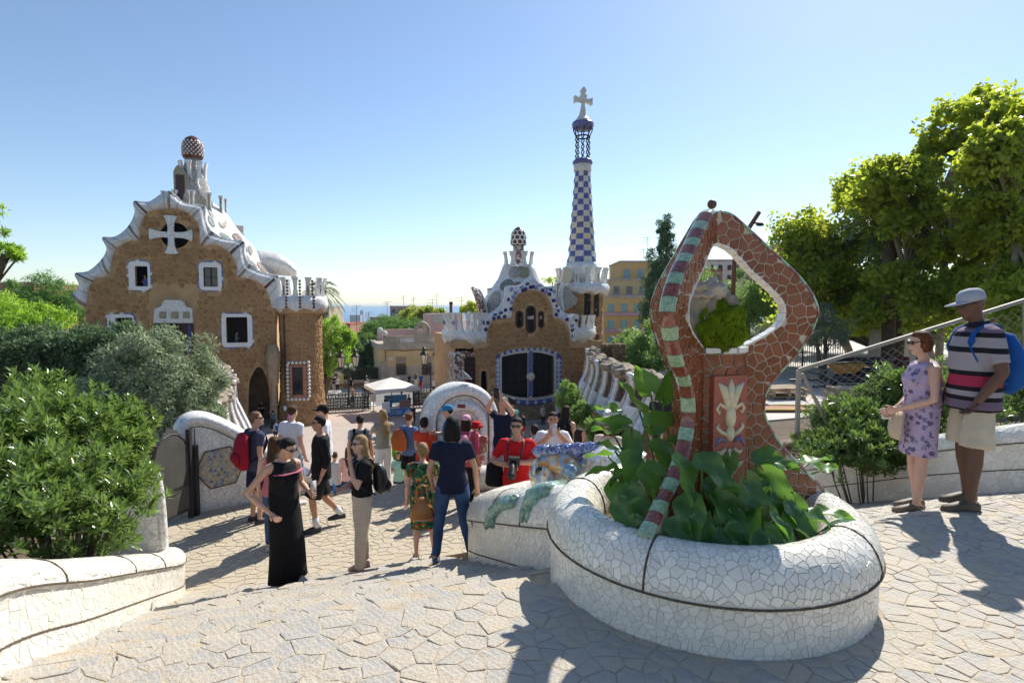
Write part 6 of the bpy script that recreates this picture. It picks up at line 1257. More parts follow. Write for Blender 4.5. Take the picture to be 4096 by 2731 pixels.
# ------------------------------------------------------------------ street: fence, gate lanterns, lamps
FG = Fac(at(1480, 1560, 51), (1200, 1150, 2.851)); FG.O.z = 0
def gate_fence(name, label, x0, x1, ytop, ybot, rows):
    t = thing(name, label, 'fence'); k0, z1 = FG(x0, ytop); k1, z0 = FG(x1, ybot); z0 = max(z0, .12); cs_ = (z1 - z0) / rows; nc = max(1, round((k1 - k0) / cs_)); cw_ = (k1 - k0) / nc
    for i in range(nc + 1): MB().bar(FG.P(k0 + cw_ * i, z0 - .1, 0), FG.P(k0 + cw_ * i, z1 + .35, 0), .05).build('bar', M_IRON, t)
    for j in range(rows + 1): MB().bar(FG.P(k0, z0 + cs_ * j, 0), FG.P(k1, z0 + cs_ * j, 0), .045).build('rail', M_IRON, t)
    r_ = cs_ * .40; me = MB(); me.tube([VV * (r_ * cos(q / 12 * 6.283)) + Z * (r_ * sin(q / 12 * 6.283)) for q in range(12)], .022, 5, close=True)
    for q in range(7): a = q / 7 * 6.283; me.ell(VV * (r_ * .45 * cos(a)) + Z * (r_ * .45 * sin(a)), (r_ * .28, .05, r_ * .34), 6, 5)
    for q in range(10): a = q / 10 * 6.283; me.bar(V((0, 0, 0)), VV * (r_ * cos(a)) + Z * (r_ * sin(a)), .015)
    mesh_ = me.mesh('leaf_wheel')
    for i in range(nc):
        for j in range(rows): o = link('leaf_wheel', mesh_, M_IRON, t); o.location = FG.P(k0 + cw_ * (i + .5), z0 + cs_ * (j + .5), 0)
    for i in range(nc * 3): kk = k0 + (k1 - k0) * (i + .5) / (nc * 3); h = .3 + .12 * sin(i * 2.2); MB().bar(FG.P(kk, z1, 0), FG.P(kk + .06 * sin(i * 3), z1 + h, 0), .022).build('spike', M_IRON, t)
    return t
gate_fence('iron_fence', 'black wrought iron gate with leaf wheels left of the parasol', 245, 790, 1262, 1480, 4)
gate_fence('iron_fence', 'black wrought iron gate with leaf wheels right of the parasol', 1292, 1560, 1200, 1425, 4)
M_LGLASS = mat('lantern_glass', (.62, .60, .52), .2, .05, 3, spec=.5)
def lantern(parent, c, s, up=True):
    mb = MB(); mb.lathe([(.13 * s, 0), (.22 * s, .52 * s)], 6, c); mb.build('lantern_glass', M_LGLASS, parent)
    mb = MB(); mb.lathe([(.25 * s, .52 * s), (.24 * s, .58 * s), (.12 * s, .74 * s), (.09 * s, .88 * s), (.12 * s, .90 * s), (.02 * s, 1.0 * s)], 6, c); mb.lathe([(.14 * s, -.05 * s), (.15 * s, .0), (.05 * s, -.12 * s)], 6, c)
    for k in range(6): a = k / 6 * 6.283; mb.bar(V(c) + V((cos(a) * .13 * s, sin(a) * .13 * s, 0)), V(c) + V((cos(a) * .225 * s, sin(a) * .225 * s, .52 * s)), .025 * s)
    mb.build('lantern_frame', M_IRON, parent)
def street_lamp(label, zx, yb, xl, yl, xr, yr, Y):
    F2 = Fac(at(1200 + zx / 2.851, 1150 + yb / 2.851, Y), (1200, 1150, 2.851)); F2.O.z = 0; b = F2.P(F2(zx, yb)[0], -.1); t = thing('street_lamp', label, 'street lamp', b, 0, 'double lantern lamps on the street'); zt = F2(zx, 870)[1]
    MB().lathe([(.14, 0), (.14, .5), (.08, .6), (.06, zt), (.02, zt + .25)], 10).build('pole', M_IRON, t, True)
    for x, y in ((xl, yl), (xr, yr)):
        k, z = F2(x, y); q = F2.P(k, z) - b; p0 = V((0, 0, zt - .9)); MB().tube(spline([tuple(p0), tuple(lerp(p0, q, .5) + Z * -.45), tuple(V((q.x, q.y, q.z - .5))), tuple(q - Z * .1)], 5), .035, 6).build('arm', M_IRON, t, True); lantern(t, q, 1.7)
street_lamp('black street lamp with two lanterns in front of the light acacia', 555, 1240, 467, 905, 632, 895, 54)
street_lamp('black street lamp with two lanterns in front of the yellow house', 1493, 1200, 1415, 870, 1558, 870, 56)
for lab, zx, y0, y1 in (('gate pillar lantern at the end of the left iron gate', 755, 1135, 1245), ('gate pillar lantern at the end of the right iron gate', 1325, 1115, 1190)):
    k, z = FG(zx, y0); t = thing('gate_lantern', lab, 'lantern', FG.P(k, 0, .1)); mb = MB()
    for a in (-.28, .28):
        for b in (-.28, .28): mb.bar((a, b, 0), (a, b, z - .25), .05)
    for q in range(9): mb.tube([V((.33 * cos(j / 8 * 6.283), .33 * sin(j / 8 * 6.283), .2 + q * (z - .6) / 8)) for j in range(8)], .03, 5, close=True)
    for q in range(14): mb.tube([V((0, 0, z - .3)), V((cos(q * .9) * .5, sin(q * .9) * .5, z - .1 + .15 * sin(q * 2)))], .025, 4)
    mb.build('iron_pillar', M_IRON, t); lantern(t, (0, 0, z - .05), 1.15)
    MB().lathe([(.36, z + .56), (.04, z + .78)], 4, a0=.78).build('cap', mat('lantern_cap', (.62, .6, .55), .6), t)
# parasol, ticket desk, banner, signs
F3 = Fac(at(1560, 1590, 49.5), (1200, 1150, 2.851)); F3.O.z = 0
k, zb_ = F3(1045, 1280); pb = F3.P(k, 0); par = thing('parasol', 'large white square parasol over the ticket desk at the gate', 'parasol', pb, R(28))
za, ze = F3(1045, 1022)[1], F3(1045, 1120)[1]; mb = MB(); e = 1.95; ap_ = V((0, 0, za)); cs_ = [V((x * e, y * e, ze)) for x, y in ((-1, -1), (1, -1), (1, 1), (-1, 1))]; rs = []
mb.add([ap_] + cs_ + [c - Z * .28 for c in cs_], [(0, 1, 2), (0, 2, 3), (0, 3, 4), (0, 4, 1), (1, 5, 6, 2), (2, 6, 7, 3), (3, 7, 8, 4), (4, 8, 5, 1)]); mb.build('canopy', mat('parasol_cloth', (.70, .68, .64), .8, .04, 2), par)
MB().tube([(0, 0, 0), (0, 0, za - .05)], .05, 8).build('pole', mat('parasol_pole', (.6, .58, .55), .5), par)
for c in cs_: MB().bar(ap_ - Z * .12, c - Z * .08, .03).build('rib', mat('parasol_pole', (.6, .58, .55)), par)
k0, z1 = F3(1000, 1385, -2.2); k1, z0 = F3(1265, 1505, -2.2); z0 = max(z0, .1); F4 = Fac(F3.O + F3.en * 2.2, (1200, 1150, 2.851)); bn = thing('ticket_counter', 'blue counter banner with white print below the parasol', 'counter', F4.P(k0, 0))
bl_ = -V(F4.P(k0, 0)); frb = (F4.O + bl_, F4.ex, Z, F4.en)
MB().prism([(k0, z0), (k1, z0), (k1, z1), (k0, z1)], frb, -.04, 0).build('banner', mat('banner_blue', (.05, .22, .48), .5, .05, 1), bn)
MB().prism([(k0 + (k1 - k0) * .68, z0 + .1)] + [(k0 + (k1 - k0) * x, z0 + (z1 - z0) * y) for x, y in ((.72, .45), (.8, .72), (.9, .82), (.98, .75), (.99, .3), (.86, .1))], frb, .001, .006).build('print_shape', mat('banner_pale', (.45, .6, .75), .5), bn)
M_PRINT = mat('white_print', (.78, .78, .78), .6, .02)
TEXTS = []
def text(s, size, loc, rot, parent, m=M_PRINT, name='lettering'):
    cu = bpy.data.curves.new('t', 'FONT'); cu.body = s; cu.size = size; cu.extrude = .002; o = bpy.data.objects.new(name, cu); COL.objects.link(o); o.location = loc; o.rotation_euler = rot; o.parent = parent; cu.materials.append(m); TEXTS.append(o); return o
RT = (R(90), 0, R(20)); wB, hB = k1 - k0, z1 - z0
text('park güell', hB * .22, frb[0] + F4.ex * (k0 + wB * .05) + Z * (z0 + hB * .28) + F4.en * .008, RT, bn)
for i in range(5): MB().prism([(k0 + wB * .36, z0 + hB * (.28 + .11 * i)), (k0 + wB * (.60 + .05 * (i % 2)), z0 + hB * (.28 + .11 * i)), (k0 + wB * (.60 + .05 * (i % 2)), z0 + hB * (.31 + .11 * i)), (k0 + wB * .36, z0 + hB * (.31 + .11 * i))], frb, .001, .006).build('print_line', M_PRINT, bn)
for x in (.07, .19): MB().prism([(k0 + wB * (x + .04 + .04 * cos(j / 6 * 6.283)), z0 + hB * (.66 + .1 * sin(j / 6 * 6.283))) for j in range(6)], frb, .001, .006).build('print_logo', mat('print_sand', (.6, .5, .3), .6), bn)
mb = MB(); mb.box(frb[0] + F4.ex * (k0 + wB * .5) + Z * (z1 + .02) - F4.en * .45, (wB, .8, .05), R(20)); mb.build('desk_top', mat('desk_white', (.66, .64, .6), .5), bn)
mb = MB(); mb.box(frb[0] + F4.ex * (k0 + wB * .75) + Z * (z1 + .32) - F4.en * .3, (wB * .42, .5, .6), R(20)); mb.build('desk_box', mat('desk_brown', (.28, .17, .14), .6), bn)
mb = MB(); mb.box(frb[0] + F4.ex * (k0 + wB * .5) + Z * (z1 + .5) - F4.en * 2.0, (wB * 1.0, .06, .7), R(20)); mb.build('back_panel', mat('banner_blue', (.05, .22, .48)), bn)
for lab, zx, yt, yb_, Y in (('white notice board on a black stand left of blue counter', 980, 1315, 1530, 46.5), ('slanted reading stand beside the left iron gate', 835, 1215, 1410, 50)):
    F5 = Fac(at(1200 + zx / 2.851, 1150 + yb_ / 2.851, Y), (1200, 1150, 2.851)); F5.O.z = 0; k, zt = F5(zx, yt); b = F5.P(k, 0); t = thing('notice_stand', lab, 'sign', b); MB().bar((0, 0, 0), (0, 0, zt - .3), .05).build('post', M_IRON, t); MB().lathe([(.3, 0), (.28, .04)], 12).build('foot', M_IRON, t); MB().box((0, -.04, zt - .35), (.62 if zx > 900 else .5, .04, .85 if zx > 900 else .6), R(20)).build('board', mat('notice_white', (.68, .68, .68), .6), t)
ns = thing('lodge_notice', 'small white notice on a stick at the lodge porch', 'sign', tuple(at(1143, 1700, 43.5))); ns.location.z = 0; zt = at(1143, 1645, 43.5).z
MB().bar((0, 0, 0), (0, 0, zt), .04).build('post', M_IRON, ns); MB().box((0, -.04, zt + .25), (.24, .02, .34)).build('board', mat('notice_white', (.68, .68, .68)), ns)
# ------------------------------------------------------------------ buildings
M_YEL = mat('yellow_render', (.66, .49, .25), .9, .10, .8, .15, 8, stain=(.42, .33, .22), stain_amt=.5, stain_scale=.5); M_PINK = mat('pink_render', (.58, .40, .37), .9, .06, 1, .1, 8)
M_SHUT = mat('brown_shutter', (.16, .09, .06), .7, .2, 4); M_CORN = mat('cornice_stone', (.44, .38, .30), .9, .2, 1, .3, 8, stain=(.2, .17, .14), stain_amt=.6, stain_scale=.7)
M_GL2 = mat('window_glass', (.06, .075, .085), .12, .2, 3, spec=.6); M_TEAL = mat('teal_blind', (.22, .36, .36), .6, .15, 2); M_WHR = mat('white_render', (.66, .64, .60), .9, .06, 1)
def box_k(F, k0, k1, z0, z1, d0, d1, nm, m, parent): mb = MB(); mb.prism([(k0, z0), (k1, z0), (k1, z1), (k0, z1)], F.fr, d0, d1); return mb.build(nm, m, parent)
FH = Fac(at(1517, 1545, 66), (1200, 1150, 2.851)); FH.O.z = 0; H = thing('yellow_house', 'low yellow house with balustrade roof terrace across the street', 'building')
k0, k1 = FH(912, 1100)[0], FH(1900, 1100)[0]; zc = FH(1300, 700)[1]; box_k(FH, k0, k1, -.5, zc, -8, 0, 'wall', M_YEL, H); box_k(FH, k0 - .01, k1, -.4, FH(1000, 900)[1], -7.9, .03, 'plinth', mat('plinth_beige', (.55, .46, .35), .9, .1, 1, .1, 8), H)
zt = FH(1300, 632)[1]; box_k(FH, k0 - .2, k1, zc, zt, -8.2, .25, 'cornice', M_CORN, H)
zp = FH(1300, 548)[1]
for a, b in ((950, 1138), (1300, 1495), (1655, 1900)): box_k(FH, FH(a, 600)[0], FH(b, 600)[0], zt, zp, -.2, .1, 'parapet', M_CORN, H)
for a, b in ((1138, 1300), (1495, 1655)):
    ka, kb = FH(a, 600)[0], FH(b, 600)[0]; box_k(FH, ka, kb, zp - .18, zp, -.18, .08, 'handrail', M_CORN, H)
    for i in range(11): MB().lathe([(.07, zt), (.11, zt + .25), (.05, zp - .3), (.08, zp - .18)], 6, FH.P(ka + (kb - ka) * (i + .5) / 11, 0, -.05)).build('baluster', M_WHR, H)
rk, rz = FH(1393, 500); box_k(FH, FH(1325, 600)[0], FH(1462, 600)[0], zp - .05, zp + .5, -.2, .12, 'arch_base', M_CORN, H)
MB().tube([FH.P(rk + .78 * cos(q / 24 * 6.283), rz + 1.0 * sin(q / 24 * 6.283), 0) for q in range(24)], (.24, .24), 8, close=True).build('arch_ring', M_CORN, H, True)
for zx, y in ((915, 487), (968, 525)): MB().ell(FH.P(FH(zx, y)[0], FH(zx, y)[1], -.2), (.33, .33, .33), 12, 8).build('ball_finial', M_WHR, H, True)
box_k(FH, FH(1515, 400)[0], k1, zp - .6, FH(1600, 300)[1], -6, -2.2, 'roof_room', M_PINK, H); box_k(FH, FH(960, 500)[0], FH(1515, 500)[0], zt, FH(1200, 498)[1], -7, -6.5, 'terrace_wall', M_PINK, H)
for i in range(4): a, b = 1568 + i * 52, 1616 + i * 52; MB().prism([FH(a, 410), FH(b, 410), FH(b - 2, 315), FH(a - 6, 315)], FH.fr, -2.2, -2.1).build('skylight_pane', mat('frosted_glass', (.45, .47, .45), .3, .1, 2), H)
for a, b, c, d, kind in ((1100, 788, 1205, 990, 'window'), (1395, 778, 1495, 990, 'window'), (1625, 775, 1700, 1115, 'door'), (1730, 780, 1775, 1110, 'door')):
    ka, z0, kb, z1 = wbox(a, b, c, d, FH)
    if kind == 'door': box_k(FH, ka, kb, z0, z1, .0, .05, 'door', M_SHUT, H)
    else:
        w_ = thing_part(H, 'window'); box_k(FH, ka, kb, z0, z1, .0, .04, 'pane', M_GL2, w_); zm = lerp(z0, z1, .62); box_k(FH, ka, kb, zm, z1, .04, .09, 'rolled_blind', mat('blind_slats', (.36, .27, .20), .8, .15, 12), w_)
        mb = MB(); km = (ka + kb) / 2
        for q in (ka + .05, km, kb - .05): mb.bar(FH.P(q, z0, .08), FH.P(q, zm, .08), .09)
        mb.bar(FH.P(ka, lerp(z0, zm, .55), .08), FH.P(kb, lerp(z0, zm, .55), .08), .05); mb.build('sash', M_SHUT, w_); mb = MB()
        for q in range(12): kk = ka - .1 + (kb - ka + .2) * q / 11; mb.bar(FH.P(kk, z0 - .1, .3), FH.P(kk, z0 + .9, .3), .025)
        for zz_ in (z0, z0 + .9): mb.bar(FH.P(ka - .1, zz_, .3), FH.P(kb + .1, zz_, .3), .03)
        mb.build('window_rail', M_IRON, w_)
box_k(FH, FH(1008, 810)[0], FH(1058, 810)[0], FH(1008, 825)[1], FH(1008, 797)[1], .0, .03, 'street_plaque', mat('notice_white', (.68, .68, .68)), H)
MB().tube([FH.P(*FH(x, y), .08) for x, y in ((975, 1040), (975, 715), (1060, 712), (1200, 722), (1350, 708), (1500, 712), (1600, 700), (1760, 706))], .03, 5).build('cable', M_IRON, H)
box_k(FH, FH(918, 850)[0], FH(975, 850)[0], -.3, FH(918, 845)[1], .05, .45, 'gate_pier', M_CORN, H)
# fence and bench wall left of the house
sf = thing('street_fence', 'railed fence with hedge top on a low wall across the street', 'fence'); kA, kB = FH(250, 1000)[0], FH(915, 1000)[0]; box_k(FH, kA, kB, -.3, FH(600, 1055)[1], -.3, 0, 'low_wall', M_CORN, sf)
zt = FH(600, 915)[1]
for i in range(60): kk = lerp(kA, kB, i / 59); MB().bar(FH.P(kk, FH(600, 1055)[1], -.15), FH.P(kk, zt, -.15), .04).build('rail_bar', M_IRON, sf)
box_k(FH, FH(432, 1000)[0], FH(495, 1000)[0], -.3, FH(450, 985)[1], -.5, .2, 'pier', M_YEL, sf); box_k(FH, FH(300, 1000)[0], FH(900, 1000)[0], .4, .55, .0, .45, 'bench_slab', mat('bench_brick', (.25, .12, .07), .8), sf)
tree('clipped_hedge', 'bluish clipped hedge behind the street fence', base_at(1440, 67.5, 0), .05, [(T(1395 + 40 * i, 1500, 67.8), (.75, .4, 1.0)) for i in range(4)], 90, (.2, .1), LP_DARK, 50, cat='hedge', nclump=26, clr=.4, trunk=False)
def block(name, label, px0, px1, py0, Y, h_py, m, floors, cols, depth=10, wm=None, roof=None, cat='building', band_m=None, py_base=1330, frame=None):
    """a flat-fronted building facing the viewer between two pixel columns at distance Y"""
    a, b = at(px0, py0, Y), at(px1, py0, Y); zt = a.z; zb = min(at(px0, py_base, Y).z, zt - 3); t = thing(name, label, cat, (a.x, a.y, zb)); W_ = b.x - a.x; Hh = zt - zb
    MB().box((W_ / 2, depth / 2, Hh / 2), (W_, depth, Hh)).build('wall', m, t)
    fh = h_py / FPX * Y; fw = W_ / cols
    for f in range(floors):
        z = Hh - fh * (f + .62)
        if z < .3: break
        for c in range(cols):
            w_ = MB().box((fw * (c + .5), -.05, z), (fw * .42, .12, fh * .5)).build('window', wm or M_GL2, t)
            if W_ / cols * FPX / Y > 26: MB().box((fw * (c + .5), -.13, z - fh * .27), (fw * .5, .2, fh * .06)).build('sill', band_m or M_CORN, w_)
        if band_m: MB().box((W_ / 2, -.25, Hh - fh * (f + 1.0)), (W_ * 1.01, .5, fh * .16)).build('floor_band', band_m, t)
    MB().box((W_ / 2, depth / 2, Hh + .15), (W_ * 1.02, depth * 1.02, .3)).build('roof', roof or M_CORN, t); return t
M_OCH = mat('ochre_render', (.62, .40, .15), .9, .1, .4, .1, 4, stain=(.42, .3, .18), stain_amt=.5, stain_scale=.3); M_PNKB = mat('pink_band', (.50, .30, .34), .9, .08, 1)
block('apartment_block', 'yellow ochre apartment block, lower wing with teal blinds', 2418, 2680, 1190, 88, 66, M_OCH, 3, 5, 12, M_TEAL, band_m=M_PNKB, py_base=1400)
block('apartment_block', 'yellow ochre apartment block, middle setback floors with balcony', 2440, 2700, 1122, 90, 62, mat('sand_render', (.55, .42, .22), .9, .1, .5), 1, 5, 12, M_GL2, band_m=M_PNKB, py_base=1200)
block('apartment_block', 'yellow ochre top floor with pink parapet on apartment block', 2480, 2700, 1050, 92, 70, M_OCH, 1, 4, 10, M_TEAL, band_m=M_PNKB, py_base=1130)
block('apartment_block', 'narrow white block showing left of the ochre apartments', 2405, 2445, 1125, 100, 40, M_WHR, 4, 2, 8, M_GL2, py_base=1300)
block('brick_building', 'long red brick building at the far left edge', -120, 135, 1135, 92, 58, mat('red_brick', (.36, .16, .11), .9, .12, 1, .2, 6), 2, 9, 14, M_GL2, band_m=mat('stone_band', (.5, .36, .28), .9), py_base=1330)
block('white_building', 'white flat roofed building seen through the mosaic arch', 2790, 3010, 1045, 95, 40, M_WHR, 2, 6, 10, py_base=1200)
block('brick_building', 'brick building behind the plane tree beside the arch', 3140, 3290, 975, 80, 45, mat('brown_brick', (.28, .13, .09), .9, .12, 1, .2, 6), 3, 3, 10, py_base=1200)
block('brick_building', 'brick house with tiled roof inside the arch opening', 2800, 2890, 1085, 85, 50, mat('tan_brick', (.34, .20, .13), .9, .12, 1, .2, 6), 1, 2, 8, roof=mat('red_tiles', (.30, .09, .06), .8, .2, 2), py_base=1200)
block('terrace_block', 'grey concrete apartment house with antennas on the skyline', 1560, 1665, 1228, 150, 26, mat('grey_concrete', (.33, .28, .24), .9, .2, .3), 3, 4, 14, py_base=1330)
block('terrace_block', 'long roofline below the grey concrete apartments', 1480, 1700, 1272, 145, 26, mat('tan_concrete', (.36, .29, .23), .9, .2, .3), 2, 8, 14, py_base=1340)
block('terrace_house', 'orange brick house right of the light acacia', 1315, 1400, 1300, 110, 34, mat('orange_brick', (.38, .19, .12), .9, .15, .5), 3, 3, 10, roof=mat('red_tiles', (.30, .09, .06)), py_base=1420)
block('terrace_house', 'cream house with red roof behind the light acacia', 1330, 1415, 1345, 92, 40, mat('cream_render', (.52, .42, .32), .9, .1, .5), 2, 3, 10, roof=mat('terracotta_roof', (.42, .17, .09), .85, .2, 1), py_base=1440)
block('terrace_house', 'red roofed low house beside the umbrella pine', 1410, 1460, 1345, 96, 30, mat('rose_render', (.50, .33, .27), .9), 1, 2, 10, roof=mat('terracotta_roof', (.42, .17, .09)), py_base=1420)
block('white_building', 'tall white block behind the palm and corner tower', 1300, 1316, 1235, 75, 40, mat('cream_render', (.52, .42, .32)), 4, 1, 6, py_base=1450)
block('terrace_house', 'ochre rooftop with chimneys right of the umbrella pine', 1685, 1735, 1290, 90, 30, M_OCH, 1, 2, 8, py_base=1380)
rng = random.Random(8); pal = [(.50, .44, .38), (.44, .34, .28), (.56, .52, .48), (.38, .30, .26), (.48, .38, .30), (.40, .22, .16)]
for k in range(44):
    px = rng.uniform(1270, 1800); Y = rng.choice((160, 220, 300, 420, 600, 850, 1200)) * rng.uniform(.9, 1.2); gzv = terrain_z(0, Y); top = min(gzv + rng.uniform(5, 12), CZ - Y * rng.uniform(.018, .045)); py = 1231 + (CZ - top) / Y * FPX; wpx = rng.uniform(9, 22) * FPX / Y
    a = at(px, py, Y); t = thing('city_building', 'small distant city building', 'building', (a.x, Y, gzv - 3), rng.uniform(-.3, .3), 'distant city buildings below the sea horizon'); hh = top - gzv + 3; W_ = rng.uniform(9, 22); mb = MB(); mb.box((0, 0, hh / 2), (W_, 12, hh)); mb.build('wall', mat('city_%d' % (k % 6), pal[k % 6], .9, .15, .1), t)
    nw = 4
    if Y < 500:
        for f in range(int(hh / 3.2)):
            for c in range(nw): MB().box((W_ * ((c + .5) / nw - .5), -6.03, hh - 1.8 - f * 3.2), (1.2, .1, 1.4)).build('window', M_GL2, t)
    MB().box((W_ * .2, 1, hh + .8), (W_ * .3, 4, 1.6)).build('roof_box', mat('city_%d' % ((k + 2) % 6), pal[(k + 2) % 6]), t)
for lab, px0, px1, py, Y in (('distant slab tower rising against the sea', 1440, 1453, 1241, 2600), ('distant broad apartment slab before the sea', 1399, 1441, 1260, 1500), ('distant glass tower near the right lodge', 1836, 1850, 1232, 2500)):
    block('tower_block', lab, px0, px1, py, Y, 6, mat('far_concrete', (.40, .40, .42), .9, .1, .05), 4, 5, 20, py_base=1300)
# antennas and chimney on the roofs
for k, (px, p0, p1, Y, sz) in enumerate(((1427, 1220, 1330, 95, 3), (1549, 1205, 1275, 120, 3), (1614, 1183, 1222, 150, 3), (1655, 1190, 1228, 150, 3), (1730, 1195, 1290, 75, 2), (1748, 1174, 1260, 110, 2), (1846, 1186, 1256, 70, 2), (1475, 1247, 1300, 110, 3), (2588, 947, 1040, 92, 3), (2573, 995, 1040, 92, 2))):
    a, b = at(px, p0, Y), at(px, p1, Y); t = thing('roof_antenna', ['thin rooftop television antenna over the red roofs', 'rooftop antenna standing left of the grey apartments', 'left antenna on the grey concrete apartments', 'right antenna on the grey concrete apartments', 'branched antenna in front of the olive green tree', 'tall bare antenna mast behind the pink roof room', 'angled antenna beside the roof horn', 'short antenna beside the distant slab', 'tall antenna on the ochre apartment roof', 'short antenna on the ochre apartment roof'][k], 'antenna', b); h = (a - b).z; MB().bar((0, 0, 0), (0, 0, h), .05 * Y / 90).build('mast', M_IRON, t)
    for q in range(sz): MB().bar((-.8, 0, h - .2 - q * .4), (.8 - .4 * q, 0, h - .2 - q * .4 + .1), .04 * Y / 90).build('rod', M_IRON, t)
a, b = at(1804, 1207, 68), at(1804, 1262, 68); t = thing('flue', 'brown metal chimney flue left of the right lodge', 'chimney', b); MB().tube([(0, 0, 0), (0, 0, (a - b).z)], .18, 8).build('pipe', mat('rust_brown', (.14, .07, .04), .8), t); MB().lathe([(.22, (a - b).z - .3), (.22, (a - b).z)], 8).build('cowl', M_IRON, t)
# ------------------------------------------------------------------ railing with net, leaning lamp, building site
M_STEEL = mat('weathered_steel', (.34, .30, .25), .6, .15, 6, .1, 30, metal=.1)
rl_ = thing('stair_railing', 'pale steel railing with wire net rising to the right', 'railing'); r0, r1 = at(3195, 1480, 7.6), at(4150, 1185, 7.9); MB().bar(r0, r1, .035, .05).build('handrail', M_STEEL, rl_)
dn = (r1 - r0); lo = [at(3187, 1800, 7.6), at(4150, 1560, 7.9)]
for f in (0, .47, .95): p = lerp(r0, r1, f); q = lerp(lo[0], lo[1], f); MB().bar(q, p, .055, .045).build('post', M_STEEL, rl_)
MB().bar(lerp(r0, r1, .015) - Z * .06, lerp(lo[0], lo[1], .13) + Z * .2, .045, .03).build('brace', M_STEEL, rl_)
mb = MB(); n = 26
for k in range(-9, n):
    for sg in (0, 1):
        f0, f1 = k / n, (k + 9) / n; a_, b_ = (f0, f1) if sg == 0 else (f1, f0); lo_, hi_ = 0., 1.
        P0 = lambda f, h: lerp(lerp(lo[0], lo[1], f), lerp(r0, r1, f), h)
        if f0 < 0 or f1 > 1:
            ts = [t_ / 20 for t_ in range(21) if 0 <= a_ + (b_ - a_) * t_ / 20 <= 1]
            if len(ts) < 2: continue
            mb.tube([P0(a_ + (b_ - a_) * ts[0], .12 + .8 * ts[0]), P0(a_ + (b_ - a_) * ts[-1], .12 + .8 * ts[-1])], .0025, 4)
        else: mb.tube([P0(a_, .12), P0(b_, .92)], .0025, 4)
nt_ = mb.build('wire_net', M_STEEL, rl_); nt_['kind'] = 'stuff'
lp = thing('leaning_lamp_post', 'leaning rusty lamp post seen behind and above the mosaic arch', 'street lamp'); a, b = at(2925, 1500, 18), at(3037, 848, 18); M_RUST = mat('rusty_steel', (.15, .065, .035), .8, .25, 5); MB().tube([at(2922, 1420, 18), at(2938, 1040, 18), at(2985, 930, 18), b], .07, 8).build('post', M_RUST, lp, True); mb = MB(); mb.tube([at(3012, 890, 18), at(3052, 895, 18)], [.03, .05], 6); mb.ell(at(3040, 900, 18), (.14, .08, .04), 10, 6); mb.build('lamp_head', M_IRON, lp)
site = tag(MB().prism([(12.5, 12.0), (40, 24), (40, 60), (12.5, 40)], ((0, 0, 0), U, VV, Z), 5.9, 6.03).build('site_floor', mat('concrete_slab', (.52, .47, .42), .9, .12, 1, .2, 10)), kind='structure')
def sth(nm, lab, cat, px, py, Y): p = at(px, py, Y); return thing(nm, lab, cat, (p.x, p.y, 6.03))
M_PLY = mat('plywood', (.40, .30, .20), .8, .25, 3, .2, 20)
t = sth('board_stack', 'stack of weathered plywood boards on the building site', 'boards', 3400, 1540, 17.5)
for k in range(14): MB().box((random.uniform(-.06, .06), random.uniform(-.06, .06), .04 + k * .05), (1.15, .8, .042), random.uniform(-.06, .06), tint=random.random()).build('board', M_PLY, t)
t = sth('pallet_pile', 'low pile of grey wooden pallets left of the railing post', 'pallets', 3130, 1480, 20)
for k in range(3):
    for j in range(5): MB().box((0, -.4 + j * .2, .08 + k * .15), (1.3, .12, .03), .1 * k).build('slat', M_PLY, t)
    for j in (-.55, 0, .55): MB().box((j, 0, .02 + k * .15), (.1, 1.0, .08), .1 * k).build('bearer', M_PLY, t)
t = sth('wheelbarrow', 'orange wheelbarrow tray among scaffold tubes on the site', 'wheelbarrow', 3335, 1440, 23); M_ORG = mat('orange_paint', (.60, .27, .05), .5, .1, 4)
mb = MB(); mb.rings([[V((-.34, -.2, .35)), V((.3, -.2, .35)), V((.3, .2, .35)), V((-.34, .2, .35))], [V((-.55, -.32, .68)), V((.75, -.32, .72)), V((.75, .32, .72)), V((-.55, .32, .68))]]); mb.build('tray', M_ORG, t); MB().lathe([(.18, -.05), (.18, .05)], 14, (0, 0, 0)).build('wheel', M_IRON, t).rotation_euler = (R(90), 0, 0)
mb = MB(); mb.bar((.3, -.2, .3), (-.9, -.28, .55), .03); mb.bar((.3, .2, .3), (-.9, .28, .55), .03); mb.bar((-.2, -.2, 0), (-.1, -.2, .35), .03); mb.bar((-.2, .2, 0), (-.1, .2, .35), .03); mb.build('handles', M_IRON, t); t.children[1].location = (.45, 0, .18)
def coil(lab, px, py, Y, R0, n, m):
    t = sth('pipe_coil', lab, 'pipe coil', px, py, Y); pts_ = [(R0 * cos(q * .35) * (1 + .03 * sin(q)), R0 * .8 * sin(q * .35), .1 + .06 * q * .35 * .6 + .04 * sin(q * .7)) for q in range(n * 18)]; MB().tube(pts_, .085, 7).build('pipe', m, t, True)
coil('coil of thick black corrugated pipe behind the railing', 3460, 1390, 25, 1.1, 4, mat('black_pipe', (.02, .02, .025), .35)); coil('coil of dark red corrugated pipe beside the black one', 3600, 1410, 25.5, 1.1, 4, mat('maroon_pipe', (.10, .012, .025), .4))
for k, (px, py, Y, L_, a_, lab) in enumerate(((3420, 1450, 22, 3.4, .1, 'dark scaffold tube lying nearest the board stack'), (3500, 1445, 22.4, 3.2, -.15, 'dark scaffold tube lying across the middle of the pile'), (3560, 1440, 22.8, 3.4, .25, 'dark scaffold tube lying right of the wheelbarrow'), (3300, 1470, 21.5, 2.6, -.05, 'dark scaffold tube lying left of the wheelbarrow'))):
    t = sth('scaffold_tube', lab, 'tube', px, py, Y); d = V((cos(a_), sin(a_), 0)) * L_ / 2; MB().tube([-d + Z * (.12 + .1 * k), d + Z * (.2 + .1 * k)], .05, 7).build('tube', M_IRON, t)
